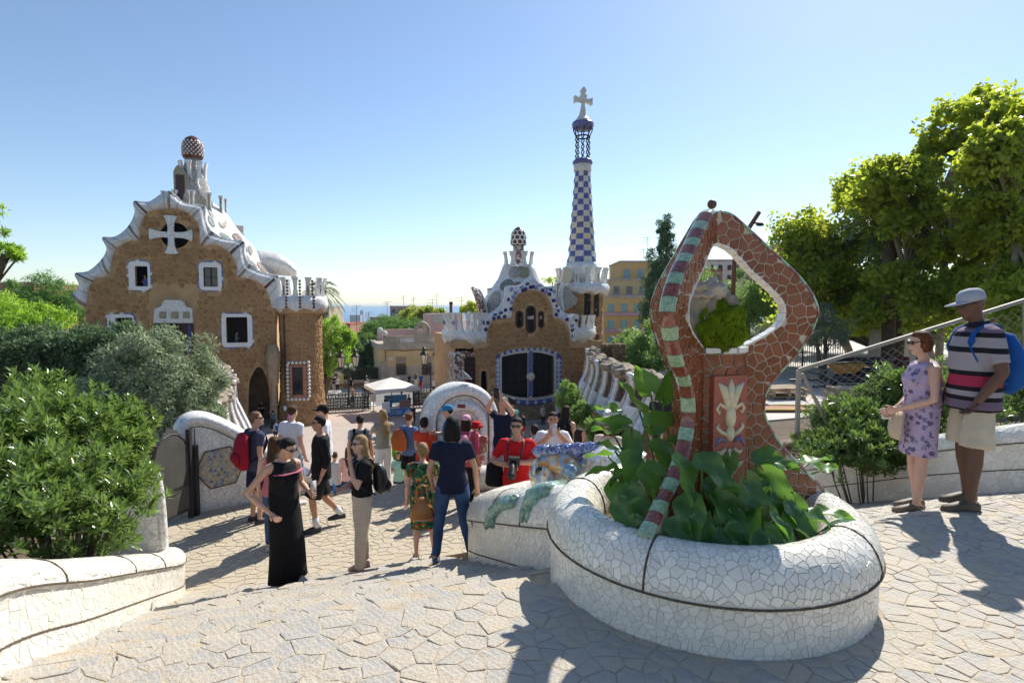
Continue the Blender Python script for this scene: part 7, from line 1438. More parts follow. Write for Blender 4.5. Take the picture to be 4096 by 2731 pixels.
t = sth('ladder', 'grey aluminium ladder lying on the site pile', 'ladder', 3300, 1435, 24); mb = MB()
for y in (-.22, .22): MB().bar((-1.4, y, .5), (1.4, y, .62), .05).build('rail', M_STEEL, t)
for q in range(9): MB().bar((-1.25 + q * .31, -.22, .52 + q * .012), (-1.25 + q * .31, .22, .52 + q * .012), .035).build('rung', M_STEEL, t)
for k, (px, py, Y, lab, c) in enumerate(((3130, 1545, 17.5, 'rusty flat formwork sheet on the site floor', (.32, .12, .06)), (3160, 1530, 18.3, 'grey flat formwork sheet behind the rusty one', (.32, .32, .30)), (3480, 1600, 18.5, 'tan plank on the site floor behind the shrub', (.45, .34, .22)))):
    t = sth('formwork_sheet', lab, 'sheet', px, py, Y); mb = MB(); mb.box((0, 0, .05), (1.5, .7, .05), .12 * k); mb.build('panel', mat('sheet_%d' % k, c, .8, .2, 3), t); MB().bar((-.75, -.36, .085), (.75, -.36, .085), .04).build('edge_bar', mat('yellow_edge', (.6, .5, .08), .6), t)
t = sth('site_fence', 'grey steel mesh fence panel at the back of the site', 'fence', 3120, 1400, 29); pB = at(3390, 1400, 28); dv = V((pB.x, pB.y, 6.03)) - V(t.location)
for q in range(30): p = dv * q / 29; MB().bar(p, p + Z * 1.9, .07 if q % 10 == 0 else .025).build('upright', M_STEEL if q % 10 else M_IRON, t)
for z in (.1, 1.85): MB().bar(Z * z, dv + Z * z, .05).build('rail', M_STEEL, t)
t = sth('site_bins', 'two tilted white plastic panels below the plane trees', 'panels', 3560, 1330, 28)
for k, x in enumerate((-.6, .5)): MB().box((x, 0, 1.5), (.75, .1, 1.6), .1, rot=Matrix.Rotation(.12 * (-1) ** k, 3, 'Y')).build('panel', mat('dirty_white', (.5, .46, .40), .8, .15, 2), t)
t = thing('gravel_bed', 'strip of brown gravel below the railing post', 'gravel'); t['kind'] = 'stuff'; mb = MB(); rnd = random.Random(4)
for k in range(900): p = at(rnd.uniform(3030, 3300), rnd.uniform(1610, 1820), rnd.uniform(9, 13)); z = right_z(to_st(p)[0]) if to_st(p)[1] > 6.9 else gz(p); s_ = rnd.uniform(.03, .06); mb.ell((p.x, p.y, terrain_z(p.x, p.y) + .02), (s_, s_, s_ * .7), 5, 4, tint=rnd.random())
o = mb.build('gravel', mat('gravel_stone', (.36, .26, .18), .9, .2, 9, tint=.6), t); o['kind'] = 'stuff'
sg = thing('site_sign', 'white and blue notice sign left of the mosaic arch', 'sign', tuple(at(2690, 1700, 15))); za, zb_ = at(2665, 1360, 15), at(2665, 1440, 15); hS = (za - zb_).z; MB().bar((0, 0, 0), (0, 0, zb_.z - sg.location.z), .05).build('post', M_STEEL, sg); MB().box((.0, 0, za.z - sg.location.z - hS / 2), (.62, .03, hS)).build('board', mat('notice_white', (.68, .68, .68)), sg); MB().box((.0, -.02, za.z - sg.location.z - .07), (.62, .02, .14)).build('blue_stripe', mat('banner_blue', (.05, .22, .48)), sg); text('e', .22, (-.26, -.02, za.z - sg.location.z - hS * .62), (R(90), 0, 0), sg, mat('navy_print', (.03, .04, .12), .6))
# ------------------------------------------------------------------ people
REM = []
def skin(k): return mat('skin_%d' % k, [(.56, .32, .22), (.46, .25, .16), (.13, .062, .040), (.60, .36, .27)][k], .5, .06, 9, .05, 60, spec=.35)
def cloth(name, col, **kw): return mat('cloth_' + name, col, kw.get('rough', .85), .10, 7, kw.get('bump', .55), kw.get('bscale', 9), spec=.2)
def hairm(name, c): return mat('hair_' + name, c, .6, .35, 30, .4, 60, bstretch=(3, 3, .35), spec=.15)
HM = {'black': (.010, .009, .009), 'dark': (.022, .014, .011), 'brown': (.075, .035, .016), 'auburn': (.12, .048, .02), 'blond': (.30, .19, .09), 'grey': (.22, .21, .20), 'sandy': (.18, .10, .05)}
def stripes_mat(name, seq, period, axis=2):
    if name in MATS: return MATS[name]
    m = bpy.data.materials.new(name); m.use_nodes = True; t = m.node_tree; N = t.nodes; L = t.links; b = N['Principled BSDF']; b.inputs['Roughness'].default_value = .85; b.inputs['Specular IOR Level'].default_value = .2
    tc = N.new('ShaderNodeTexCoord'); sp = N.new('ShaderNodeSeparateXYZ'); L.new(tc.outputs['Object'], sp.inputs[0]); dv = N.new('ShaderNodeMath'); dv.operation = 'DIVIDE'; L.new(sp.outputs[axis], dv.inputs[0]); dv.inputs[1].default_value = period
    fr = N.new('ShaderNodeMath'); fr.operation = 'FRACT'; L.new(dv.outputs[0], fr.inputs[0]); cr = N.new('ShaderNodeValToRGB'); cr.color_ramp.interpolation = 'CONSTANT'; e = cr.color_ramp.elements
    for i, (p, c) in enumerate(seq):
        el = e[i] if i < 2 else e.new(p)
        el.position = p; el.color = (*c, 1)
    L.new(fr.outputs[0], cr.inputs[0]); L.new(cr.outputs[0], b.inputs['Base Color']); MATS[name] = m; return m
def floral_mat(name, base, cols_, scale=14, thr=.42):
    if name in MATS: return MATS[name]
    m = bpy.data.materials.new(name); m.use_nodes = True; t = m.node_tree; N = t.nodes; L = t.links; b = N['Principled BSDF']; b.inputs['Roughness'].default_value = .8; b.inputs['Specular IOR Level'].default_value = .2
    tc = N.new('ShaderNodeTexCoord'); no = N.new('ShaderNodeTexNoise'); no.inputs['Scale'].default_value = scale * 2.5; L.new(tc.outputs['Object'], no.inputs['Vector']); mxv = N.new('ShaderNodeMix'); mxv.data_type = 'VECTOR'; mxv.inputs[0].default_value = .06
    L.new(tc.outputs['Object'], mxv.inputs[4]); L.new(no.outputs['Color'], mxv.inputs[5]); vo = N.new('ShaderNodeTexVoronoi'); vo.inputs['Scale'].default_value = scale; L.new(mxv.outputs[1], vo.inputs['Vector'])
    lt = N.new('ShaderNodeMath'); lt.operation = 'LESS_THAN'; L.new(vo.outputs['Distance'], lt.inputs[0]); lt.inputs[1].default_value = thr; cr = N.new('ShaderNodeValToRGB'); cr.color_ramp.interpolation = 'CONSTANT'; e = cr.color_ramp.elements
    for i, c in enumerate(cols_):
        el = e[i] if i < 2 else e.new(i / len(cols_))
        el.position = i / len(cols_); el.color = (*c, 1)
    sp = N.new('ShaderNodeSeparateColor'); L.new(vo.outputs['Color'], sp.inputs[0]); L.new(sp.outputs[0], cr.inputs[0]); mx = N.new('ShaderNodeMix'); mx.data_type = 'RGBA'; L.new(lt.outputs[0], mx.inputs[0]); mx.inputs[6].default_value = (*base, 1); L.new(cr.outputs[0], mx.inputs[7]); L.new(mx.outputs[2], b.inputs['Base Color']); MATS[name] = m; return m
BASEJ = dict(pel=(0, 0, .95), wst=(0, .0, 1.10), che=(0, .005, 1.28), shc=(0, -.01, 1.42), nk=(0, -.005, 1.475), nk2=(0, .015, 1.54), hd=(0, .03, 1.635), shL=(-.175, -.01, 1.405), elL=(-.225, -.05, 1.13), wrL=(-.235, .03, .885), shR=(.175, -.01, 1.405), elR=(.225, -.05, 1.13), wrR=(.235, .03, .885),
             hiL=(-.09, 0, .92), knL=(-.10, .025, .50), anL=(-.105, -.02, .085), hiR=(.09, 0, .92), knR=(.10, .025, .50), anR=(.105, -.02, .085), ftL=0., ftR=0.)
def person(label, loc, heading, H=1.75, pose=None, sk=0, top=None, bottom=None, shoes=(.05, .05, .05), hair=('short', 'dark'), hat=None, glasses=None, fem=False, fat=1., near=1, headyaw=0., headpitch=0., group=None, extras=None, socks=None, collar=None):
    """near: 2 close to the camera, 1 middle, 0 far. top=(material, sleeve fraction, hem z) bottom=(kind, material, hem z)"""
    k = H / 1.75; J = dict(BASEJ); J.update(pose or {}); P = {a: (V(b) if hasattr(b, '__len__') else b) for a, b in J.items()}
    t = thing('person', label, 'person', loc, R(heading), group); t.scale = (k, k, k)
    vox = {2: .0135, 1: .02, 0: .032}[near]; n = {2: 16, 1: 12, 0: 8}[near]; F_ = V((0, 1, 0)); sk_ = skin(sk)
    w_ = .93 if fem else 1.; hp = 1.04 if fem else 1.
    spine = spline([tuple(P['pel'] - Z * .09), tuple(P['pel']), tuple(P['wst']), tuple(P['che']), tuple(P['shc']), tuple(P['nk'])], 3)
    rxs = [(0, .115 * hp, .095), (3, .165 * hp, .118), (6, .138 * w_, .10), (9, .158 * w_, .118 if fem else .115), (12, .150 * w_, .088), (14, .085, .07), (15, .058, .06)]
    def rad(i, inf=0.): ff = 1 + (fat - 1) * interp(i, [0, 3, 6, 9, 13, 15], [.6, 1, 1.3, .9, .3, 0]); fy = 1 + (fat - 1) * interp(i, [0, 4, 7, 10, 13, 15], [.6, 1.4, 2.0, 1.2, .2, 0]); q = [r[0] for r in rxs]; return (interp(i, q, [r[1] for r in rxs]) * ff + inf, interp(i, q, [r[2] for r in rxs]) * fy + inf)
    b = MB(); b.tube(spine, [rad(i) for i in range(len(spine))], n, up=F_)
    if fem:
        for s in (-1, 1): b.ell(P['che'] + V((s * .07, .085, -.0)), (.062, .06, .062), 10, 7)
    hw = P['hd']; Mh = Euler((R(headpitch), 0, R(headyaw)), 'XYZ').to_matrix(); hv = lambda x, y, z: P['nk2'] + Mh @ (V((x, y, z)) + (hw - P['nk2']))
    b.tube([P['nk'] - Z * .03, P['nk2'], hv(0, -.02, -.02)], [.055, .05, .05] if not fem else [.048, .043, .045], n)
    b.ell(hv(0, -.012, .025), (.074, .092, .088), 14, 10, Mh); b.ell(hv(0, .022, -.045), (.057, .064, .075), 12, 9, Mh); b.ell(hv(0, .05, -.088), (.03, .03, .024), 8, 6, Mh)
    if near: b.tube([hv(0, .075, .012), hv(0, .104, -.026), hv(0, .082, -.036)], [.010, .0155, .012], 7); [b.ell(hv(s * .074, -.01, -.012), (.011, .02, .03), 8, 6, Mh) for s in (-1, 1)]
    hands = MB()
    for s, S in ((-1, 'L'), (1, 'R')):
        sh, el, wr = P['sh' + S], P['el' + S], P['wr' + S]; m1 = 1.1 if not fem else .92; b.tube([sh + V((-s * .05, 0, .0)), sh + V((s * .005, 0, -.01)), lerp(sh, el, .4), el, lerp(el, wr, .3), wr], [.062 * m1, .056 * m1, .046 * m1 * fat ** .5, .039 * m1, .041 * m1, .027 * m1], n)
        hd = (wr - el).normalized() if ('hd' + S) not in P else P['hd' + S].normalized(); sd = V((-s, 0, 0)) if abs(hd.z) > .6 else Z; pn = hd.cross(sd).normalized() * s
        ax = pn.cross(hd).normalized()           # across the knuckles
        palm = wr + hd * .045; b.tube([wr - hd * .01, wr + hd * .03, wr + hd * .085], [(.024, .026), (.038, .018), (.040, .015)], n, up=pn)
        if near >= 1:
            cu = J.get('curl' + S, .35)
            for f in range(4):
                o_ = (f - 1.5) * .0205; L_ = (.066, .076, .072, .056)[f]; p0 = wr + hd * .078 + ax * o_; d1 = (hd + pn * cu * .5 + ax * o_ * 1.5).normalized(); d2 = (hd * (1 - cu) + pn * cu * 1.4).normalized(); d3 = (hd * (.8 - 1.4 * cu) + pn * (cu * 1.6 + .05)).normalized(); p1 = p0 + d1 * L_ * .5; p2 = p1 + d2 * L_ * .32; hands.tube([p0, p1, p2, p2 + d3 * L_ * .25], [.0095, .009, .008, .006], 7)
            tb = wr + hd * .03 + ax * (-s * 0 + .032) * (1 if ax.dot(F_) > -.2 else -1); td = (hd * .8 + (tb - (wr + hd * .03)).normalized() * .6 + pn * cu * .6).normalized(); hands.tube([tb - td * .01, tb + td * .03, tb + td * .055], [.012, .0105, .007], 7)
        hi, kn, an = P['hi' + S], P['kn' + S], P['an' + S]; m2 = 1. if not fem else .96
        b.tube([hi + Z * .02, lerp(hi, kn, .25), lerp(hi, kn, .6), kn, lerp(kn, an, .28), lerp(kn, an, .65), an], [(.080 * m2 * hp * fat ** .5, .088), (.083 * m2 * hp, .085), (.066 * m2, .068), (.050, .052), (.052, .056), (.038, .042), (.032, .036)], n, up=F_)
        fy = R(J['ft' + S]) if not hasattr(J['ft' + S], '__len__') else 0; fd = V((sin(-fy), cos(fy), J.get('fz' + S, 0.))); b.tube([an + V((0, -.0, .0)) - fd * .035 - Z * .035, an + fd * .05 - Z * .045, an + fd * .13 - Z * .06, an + fd * .17 - Z * .065], [(.032, .035), (.038, .035), (.04, .022), (.03, .016)], n, up=Z)
        if shoes:
            sm = MB(); a2 = an - Z * .05; sm.tube([a2 - fd * .068, a2 - fd * .045, a2 + fd * .05 + Z * .005, a2 + fd * .13 - Z * .010, a2 + fd * .185 - Z * .018, a2 + fd * .205 - Z * .02], [(.022, .03), (.040, .048), (.044, .046), (.050, .034), (.042, .026), (.015, .012)], n, up=Z)
            so = sm.build('shoe', mat('shoe_%02d%02d%02d' % tuple(int(c * 99) for c in shoes), shoes, .6, .15, 12), t, True)
            if near == 2: MB().tube([a2 - fd * .07 - Z * .03, a2 + fd * .05 - Z * .031, a2 + fd * .13 - Z * .033, a2 + fd * .205 - Z * .033], [(.036, .011), (.044, .011), (.051, .011), (.025, .010)], 10, up=Z).build('sole', mat('rubber_sole', (.10, .09, .08) if sum(shoes) > .1 else (.5, .5, .5), .8), so)
        if socks: sc_ = MB(); sc_.tube([an - Z * .02, lerp(an, kn, .30)], [(.040, .044), (.047, .052)], n, up=F_); sc_.build('sock', cloth('sock', socks), t, True)
    bo = b.build('body', sk_, t, True, fix=False); REM.append((bo, vox, 3 if near else 1, hands))
    if top and top[0]:
        m, sl, hem = top[:3]; c = MB(); inf = .014 if len(top) < 4 else top[3]; sp2 = [V(p) for p in spine if p[2] >= hem - .001]; idx = [i for i, p in enumerate(spine) if p[2] >= hem - .001]; st_i = idx[0]
        pts_ = []; rr = []
        if spine[0][2] > hem: pts_.append(V(spine[0]) - Z * (spine[0][2] - hem)); q = rad(2.5, inf + .012); rr.append(q)
        for i in idx:
            if i > 14: break
            q = rad(i, inf + (.008 if i < 8 else 0)); lo_ = rad(3, inf + .004) if i < 3 else q; pts_.append(V(spine[i])); rr.append((max(q[0], lo_[0]), max(q[1], lo_[1])) if i < 3 else q)
        c.tube(pts_, rr, n, up=F_)
        if fem:
            for s in (-1, 1): c.ell(P['che'] + V((s * .068, .085, .0)), (.075, .072, .075), 10, 7)
        if sl > 0:
            for s, S in ((-1, 'L'), (1, 'R')):
                sh, el, wr = P['sh' + S], P['el' + S], P['wr' + S]; path = [sh + V((-s * .06, 0, .005)), sh + V((s * .008, 0, -.006))]; rd_ = [.075, .074]; wide = .016 if sl <= 1 else .012
                if sl <= 1: path += [lerp(sh, el, sl * .5), lerp(sh, el, sl)]; rd_ += [.064 * fat ** .4, .060 * fat ** .4]
                else: path += [lerp(sh, el, .5), el, lerp(el, wr, (sl - 1) * .5), lerp(el, wr, min(.96, sl - 1))]; rd_ += [.062, .054, .052, .042]
                c.tube(path, rd_, n)
        elif sl < 0: [c.tube([P['sh' + S] + V((-s * .055, .055, -.09)), P['sh' + S] + V((-s * .05, 0, .028)), P['sh' + S] + V((-s * .055, -.055, -.09))], .024, 8) for s, S in ((-1, 'L'), (1, 'R'))]
        co = c.build('shirt', m, t, True, fix=False); REM.append((co, max(vox, .016), 3, None))
        if collar: MB().tube([P['nk'] + V((cos(a) * .066, sin(a) * .066 + .004, .012 - .015 * sin(a))) for a in [q / 14 * 6.283 for q in range(14)]], .018, 6, close=True).build('collar', collar, t, True)
    if bottom:
        kind, m, hem = bottom[:3]; c = MB()
        if kind in ('trousers', 'shorts'):
            c.tube(spine[:6], [rad(i, .016) for i in range(6)], n, up=F_)
            for s, S in ((-1, 'L'), (1, 'R')):
                hi, kn, an = P['hi' + S], P['kn' + S], P['an' + S]; inf = bottom[3] if len(bottom) > 3 else .016; full = [hi + Z * .03, lerp(hi, kn, .25), lerp(hi, kn, .6), kn, lerp(kn, an, .3), lerp(kn, an, .65), lerp(kn, an, .95)]; rr = [(.088 * hp, .098), (.088 * hp + inf * .4, .092 + inf * .4), (.070 + inf, .073 + inf), (.054 + inf, .057 + inf), (.053 + inf, .058 + inf), (.042 + inf, .046 + inf), (.040 + inf, .043 + inf)]
                if kind == 'shorts':
                    f = hem; full = [hi + Z * .03, lerp(hi, kn, f * .35), lerp(hi, kn, f * .7), lerp(hi, kn, f)]; rr = [(.09, .10), (.094 * hp, .098), (.092 + inf, .095 + inf), (.088 + inf * 1.4, .092 + inf * 1.4)]
                    if f > 1: full = [hi + Z * .03, lerp(hi, kn, .4), lerp(hi, kn, .8), lerp(kn, an, f - 1)]
                c.tube(full, rr, n, up=F_)
            co = c.build(kind, m, t, True, fix=False); REM.append((co, max(vox, .016), 2, None))
        else:   # skirt or dress
            rr = []; pts_ = []; z0 = P['wst'].z if kind == 'skirt' else P['wst'].z + .02; mid = (P['knL'] + P['knR']) / 2; an_ = (P['anL'] + P['anR']) / 2
            for q in range(9):
                u = q / 8; z = lerp(z0, hem, u); ctr = V((interp(z, [an_.z, mid.z, P['pel'].z, z0 + .001], [an_.x, mid.x, P['pel'].x, P['wst'].x]), interp(z, [an_.z, mid.z, P['pel'].z, z0 + .001], [an_.y, mid.y, P['pel'].y, P['wst'].y]), z)); spread = abs(interp(z, [an_.z, mid.z, P['pel'].z], [(P['anL'] - P['anR']).length, (P['knL'] - P['knR']).length, .2])) / 2; fl = bottom[3] if len(bottom) > 3 else .25
                pts_.append(ctr); rr.append((max(rad(6, .014)[0], interp(u, [0, .25, 1], [.15, .19, .19]), spread + .07) * (1 + fl * u * u), max(.115, interp(u, [0, .25, 1], [.115, .135, .14])) * (1 + fl * u * u)))
            rs = []
            for q, (p, r) in enumerate(zip(pts_, rr)):
                ring = []
                for j in range(28): a = j / 28 * 6.283; wv = 1 + .05 * (q / 8) * sin(a * 7 + q * .2); ring.append(p + V((cos(a) * r[0] * wv, sin(a) * r[1] * wv, 0)))
                rs.append(ring)
            MB().rings(rs).build('skirt', m, t, True)
    if hair:
        st_, hc = hair; hm = hairm(hc, HM[hc]); c = MB(); fn = lambda d: 1 + .05 * mnoise.noise(d * 5)
        if st_ != 'bald':
            hh = .004 if hat else .0
            for (yy, zz_, r) in (((-.030, .030, (.083, .088, .090))), (-.018, .073, (.074, .080, .052))): c.ell(hv(0, yy, zz_ - hh), r, 16, 10, Mh, fn=fn)
            if st_ == 'bob':
                c.tube([hv(0, -.03, .06), hv(0, -.035, 0), hv(0, -.04, -.08), hv(0, -.045, -.15), hv(0, -.05, -.185)], [(.075, .075), (.098, .088), (.104, .082), (.098, .07), (.07, .05)], 16, up=Mh @ F_)
            if st_ == 'crop': c.tube([hv(0, -.03, .05), hv(0, -.035, -.02), hv(0, -.045, -.09)], [(.085, .085), (.090, .082), (.062, .05)], 16, up=Mh @ F_)
            if st_ == 'long':
                sw = J.get('hairdir', V((0, -.06, 0))); c.tube([hv(0, -.03, .05), hv(0, -.045, -.03), hv(0, -.06, -.13), hv(0, -.05, -.2) + V((0, -.06, -.0)) + sw * .3, hv(0, -.07, -.33) + V((0, -.05, 0)) + sw, hv(0, -.07, -.44) + V((0, -.04, 0)) + sw * 1.3], [(.080, .08), (.094, .07), (.098, .055), (.10, .042), (.085, .032), (.03, .015)], 16, up=Mh @ F_)
            if st_ == 'bun': c.ell(hv(0, -.125, .01), (.042, .04, .042), 10, 8)
            if st_ == 'curly':
                for q in range(26): a = q * 2.399; zq = .035 + .07 * ((q % 9) / 9); c.ell(hv(cos(a) * .07 * (1 - .4 * (q % 9) / 9), -.015 + sin(a) * .075, zq), (.028, .028, .025), 7, 5)
        if c.v: ho = c.build('hair', hm, t, True, fix=False); REM.append((ho, max(.010, vox * .8), 2, None))
    if near and glasses != 'none':
        if glasses:
            g = MB(); [g.ell(hv(s * .032, .078, .018), (.029, .012, .020), 10, 6, Mh) for s in (-1, 1)]; g.tube([hv(-.078, 0, .022), hv(-.066, .065, .024), hv(0, .088, .026), hv(.066, .065, .024), hv(.078, 0, .022)], .0045, 5); g.build('sunglasses', mat('dark_lens', (.012, .012, .014), .12, .1, 5, spec=.6), t, True)
        else:
            g = MB(); [g.ell(hv(s * .031, .076, .018), (.014, .008, .007), 8, 6, Mh) for s in (-1, 1)]; [g.tube([hv(s * .014, .083, .036), hv(s * .034, .080, .041), hv(s * .05, .066, .036)], .004, 5) for s in (-1, 1)]; g.build('eyes_and_brows', mat('eye_dark', (.02, .014, .012), .4), t, True)
        MB().tube([hv(-.022, .078, -.056), hv(0, .087, -.055), hv(.022, .078, -.056)], [.003, .0055, .003], 6).build('lips', mat('lips_%d' % sk, [(.36, .12, .10), (.30, .11, .09), (.08, .03, .025), (.36, .10, .09)][sk], .5), t, True)
    if hat:
        kind, m = hat; c = MB()
        rings_ = lambda pr, yo=0.: [[hv(cos(a) * r, yo - .012 + sin(a) * r * 1.16, z) for a in [q / 20 * 6.283 for q in range(20)]] for r, z in pr]
        if kind == 'cap':
            c.rings(rings_([(.088, .035), (.088, .06), (.078, .10), (.05, .125), (.012, .133)])); yaw = J.get('capback', 0); sg = -1 if yaw else 1; rr = [[hv(cos(a) * .085, -.012 + sg * sin(a) * .10, .045) for a in [PI * q / 10 for q in range(11)]], [hv(cos(a) * .082, -.012 + sg * (.02 + sin(a) * .175), .036) for a in [PI * q / 10 for q in range(11)]]]
            c.add(rr[0] + rr[1] + [p - Z * .006 for p in rr[0]] + [p - Z * .006 for p in rr[1]], [(i, i + 1, 12 + i, 11 + i) for i in range(10)] + [(22 + i, 33 + i, 34 + i, 23 + i) for i in range(10)] + [(11 + i, 12 + i, 34 + i, 33 + i) for i in range(10)])
        else:
            br = {'bucket': (.15, .01), 'sunhat': (.20, .02)}[kind]; c.rings(rings_([(br[0], br[1]), (.095, .045), (.088, .09), (.078, .115), (.012, .122), (.011, .12), (.074, .11), (.085, .085), (.09, .04), (br[0] * .98, br[1] - .006)]))
        c.build('hat', m, t, True)
    if extras: extras(t, P, hv)
    return t
def gpos(px, Y, zadd=0., z=None):
    p = at(px, 1365, Y); s, q = to_st(p)
    if S_TOP < s < S_BOT and q < 2.6: s2 = S_TOP + TREAD * math.ceil((s - S_TOP) / TREAD) - .05; p = p + U * (s2 - s); s = s2
    return V((p.x, p.y, (step_z(s, q) if z is None else z) + zadd + .006))
def item(name, label, cat, person_, mb, m, at_=(0, 0, 0)):
    """a carried thing: top-level, placed in the carrier's frame"""
    o = mb.build(name, m, None, True); M = Matrix.Translation(person_.location) @ Matrix.Rotation(person_.rotation_euler.z, 4, 'Z') @ Matrix.Scale(person_.scale[0], 4); o.matrix_world = M @ Matrix.Translation(at_); return tag(o, label, cat)
def thing_on(name, label, cat, person_): o = thing(name, label, cat); o.matrix_world = Matrix.Translation(person_.location) @ Matrix.Rotation(person_.rotation_euler.z, 4, 'Z') @ Matrix.Scale(person_.scale[0], 4); return o
def backpack(pr, label, m, strap=None, sz=1., lean=0.):
    t = thing_on('backpack', label, 'backpack', pr); b = MB(); pts_ = [(0, -.20 - lean, .92), (0, -.225 - lean, .98), (0, -.235, 1.12), (0, -.22, 1.28), (0, -.19, 1.40), (0, -.17, 1.43)]
    b.tube([(x, y, 1.18 + (z - 1.18) * sz) for x, y, z in pts_], [(.10 * sz, .05), (.15 * sz, .085), (.16 * sz, .095), (.15 * sz, .085), (.11 * sz, .06), (.05, .02)], 16, up=(0, 1, 0)); b.build('bag', m, t, True)
    b = MB(); b.tube([(0, -.32 - lean, 1.0), (0, -.335, 1.08), (0, -.32, 1.16)], [(.09 * sz, .02), (.115 * sz, .04), (.09 * sz, .02)], 12, up=(0, 1, 0)); b.build('front_pocket', m, t, True)
    for s in (-1, 1): MB().tube(spline([(s * .10, -.14, 1.36), (s * .115, -.07, 1.475), (s * .118, .07, 1.44), (s * .135, .115, 1.30), (s * .16, .03, 1.12), (s * .15, -.13, 1.02)], 4), (.024, .008), 8, up=(0, 0, 1)).build('strap', strap or m, t, True)
    return t
# ---- poses
WALK = dict(knL=(-.10, .16, .52), anL=(-.10, .10, .10), knR=(.10, -.02, .50), anR=(.10, -.30, .17), elL=(-.23, -.15, 1.15), wrL=(-.23, -.05, .92), elR=(.23, .06, 1.14), wrR=(.22, .24, .97))
CROSS = dict(elL=(-.24, .06, 1.16), wrL=(.06, .20, 1.18), elR=(.24, .06, 1.15), wrR=(-.06, .21, 1.14))
PHONE = dict(elL=(-.22, .16, 1.26), wrL=(-.06, .30, 1.46), elR=(.22, .16, 1.26), wrR=(.06, .30, 1.46))
UPPH = dict(elL=(-.24, .14, 1.52), wrL=(-.08, .22, 1.76), elR=(.24, .12, 1.54), wrR=(.08, .22, 1.77), shL=(-.18, 0, 1.44), shR=(.18, 0, 1.44))
SIT = dict(pel=(0, 0, .50), wst=(0, .0, .65), che=(0, .01, .83), shc=(0, .0, .97), nk=(0, .0, 1.025), nk2=(0, .02, 1.09), hd=(0, .035, 1.185), shL=(-.175, 0, .955), shR=(.175, 0, .955), elL=(-.22, .06, .70), wrL=(-.05, .26, .62), elR=(.22, .06, .70), wrR=(.05, .27, .62), hiL=(-.09, 0, .47), hiR=(.09, 0, .47), knL=(-.09, .40, .50), knR=(.09, .42, .49), anL=(-.09, .42, .085), anR=(.09, .47, .085))
CHAT = dict(elR=(.23, .05, 1.15), wrR=(.10, .24, 1.20))
# ---- foreground figures
P_ = {}
polo = stripes_mat('striped_polo', [(0, (.30, .28, .31)), (.10, (.012, .012, .018)), (.17, (.30, .28, .31)), (.30, (.012, .012, .018)), (.36, (.15, .11, .17)), (.47, (.012, .012, .018)), (.53, (.30, .27, .31)), (.60, (.012, .012, .018)), (.66, (.36, .03, .07)), (.80, (.012, .012, .018)), (.86, (.30, .28, .31))], .60)
P_['man'] = person('dark skinned man in grey cap, striped polo and beige cargo shorts', gpos(3905, 4.66), 82, 1.80, dict(pel=(0, 0, .95), elL=(-.27, -.03, 1.12), wrL=(-.25, .12, .90), elR=(.27, -.06, 1.12), wrR=(.25, .06, .90), knL=(-.11, .03, .5), anL=(-.12, .06, .085), knR=(.11, 0, .5), anR=(.12, -.06, .085)), 2, (polo, .78, .80, .022), ('shorts', cloth('beige', (.52, .45, .34)), .98, .018), (.09, .07, .05), ('bald', 'black'), ('cap', cloth('grey_cap', (.36, .38, .43))), True, fat=1.16, near=2, headpitch=-14, collar=cloth('navy', (.02, .02, .035)))
backpack(P_['man'], 'royal blue backpack worn by the man in striped polo', cloth('royal_blue', (.01, .08, .30)), None, .92, .0)
flo = floral_mat('lilac_floral', (.46, .36, .52), [(.15, .13, .24), (.12, .10, .20), (.20, .17, .30), (.15, .13, .24)], 17, .40)
P_['woman'] = person('short haired woman in lilac floral sundress and dark sunglasses', gpos(3700, 5.0), 80, 1.60, dict(elL=(-.25, .02, 1.12), wrL=(-.10, .27, 1.00), elR=(.25, -.06, 1.13), wrR=(.08, .20, .98), knL=(-.09, .03, .5), anL=(-.09, .06, .085), knR=(.09, .02, .5), anR=(.09, -.03, .085)), 3, (flo, 0, .98), ('dress', flo, .56, .02), (.16, .12, .09), ('crop', 'auburn'), None, True, fem=True, fat=1.12, near=2, headpitch=-10)
mb = MB(); mb.tube([(0, .31, .70), (0, .315, .78), (0, .30, .90), (0, .28, .97)], [(.10, .02), (.13, .035), (.12, .03), (.10, .012)], 14, up=(0, 1, 0)); bg_ = item('shoulder_bag', 'beige cloth shoulder bag held by the woman in lilac', 'bag', P_['woman'], mb, cloth('bag_beige', (.50, .40, .29)), (0, -.08, 0))
mb = MB(); mb.tube([(-.16, .02, 1.46), (-.15, .16, 1.25), (-.06, .28, 1.0), (-.02, .22, .96)], .004, 5); item('bag_strap', 'thin cord strap of the beige shoulder bag', 'strap', P_['woman'], mb, cloth('bag_beige', (.50, .40, .29)))
mb = MB(); mb.box((.04, .20, .92), (.012, .26, .09), -.2); item('leaflet', 'white folded leaflet in the hand of the woman in lilac', 'leaflet', P_['woman'], mb, mat('leaflet_paper', (.62, .66, .70), .6, .2, 12))
blk = cloth('black', (.010, .010, .012)); 
P_['maxi'] = person('woman in long black dress with gold sunglasses climbing the steps', gpos(1120, 6.25), -128, 1.70, dict(hd=(0, .05, 1.625), elL=(-.26, -.06, 1.14), wrL=(-.22, .16, 1.08), elR=(.36, -.12, 1.15), wrR=(.22, .10, .93), knL=(-.08, .08, .53), anL=(-.08, .10, .15), knR=(.08, .02, .5), anR=(.08, -.02, .085)), 0, (blk, -1, .98), ('dress', blk, .10, .18), (.30, .30, .32), ('bun', 'black'), None, True, fem=True, fat=1.06, near=2, headpitch=-24, headyaw=20)
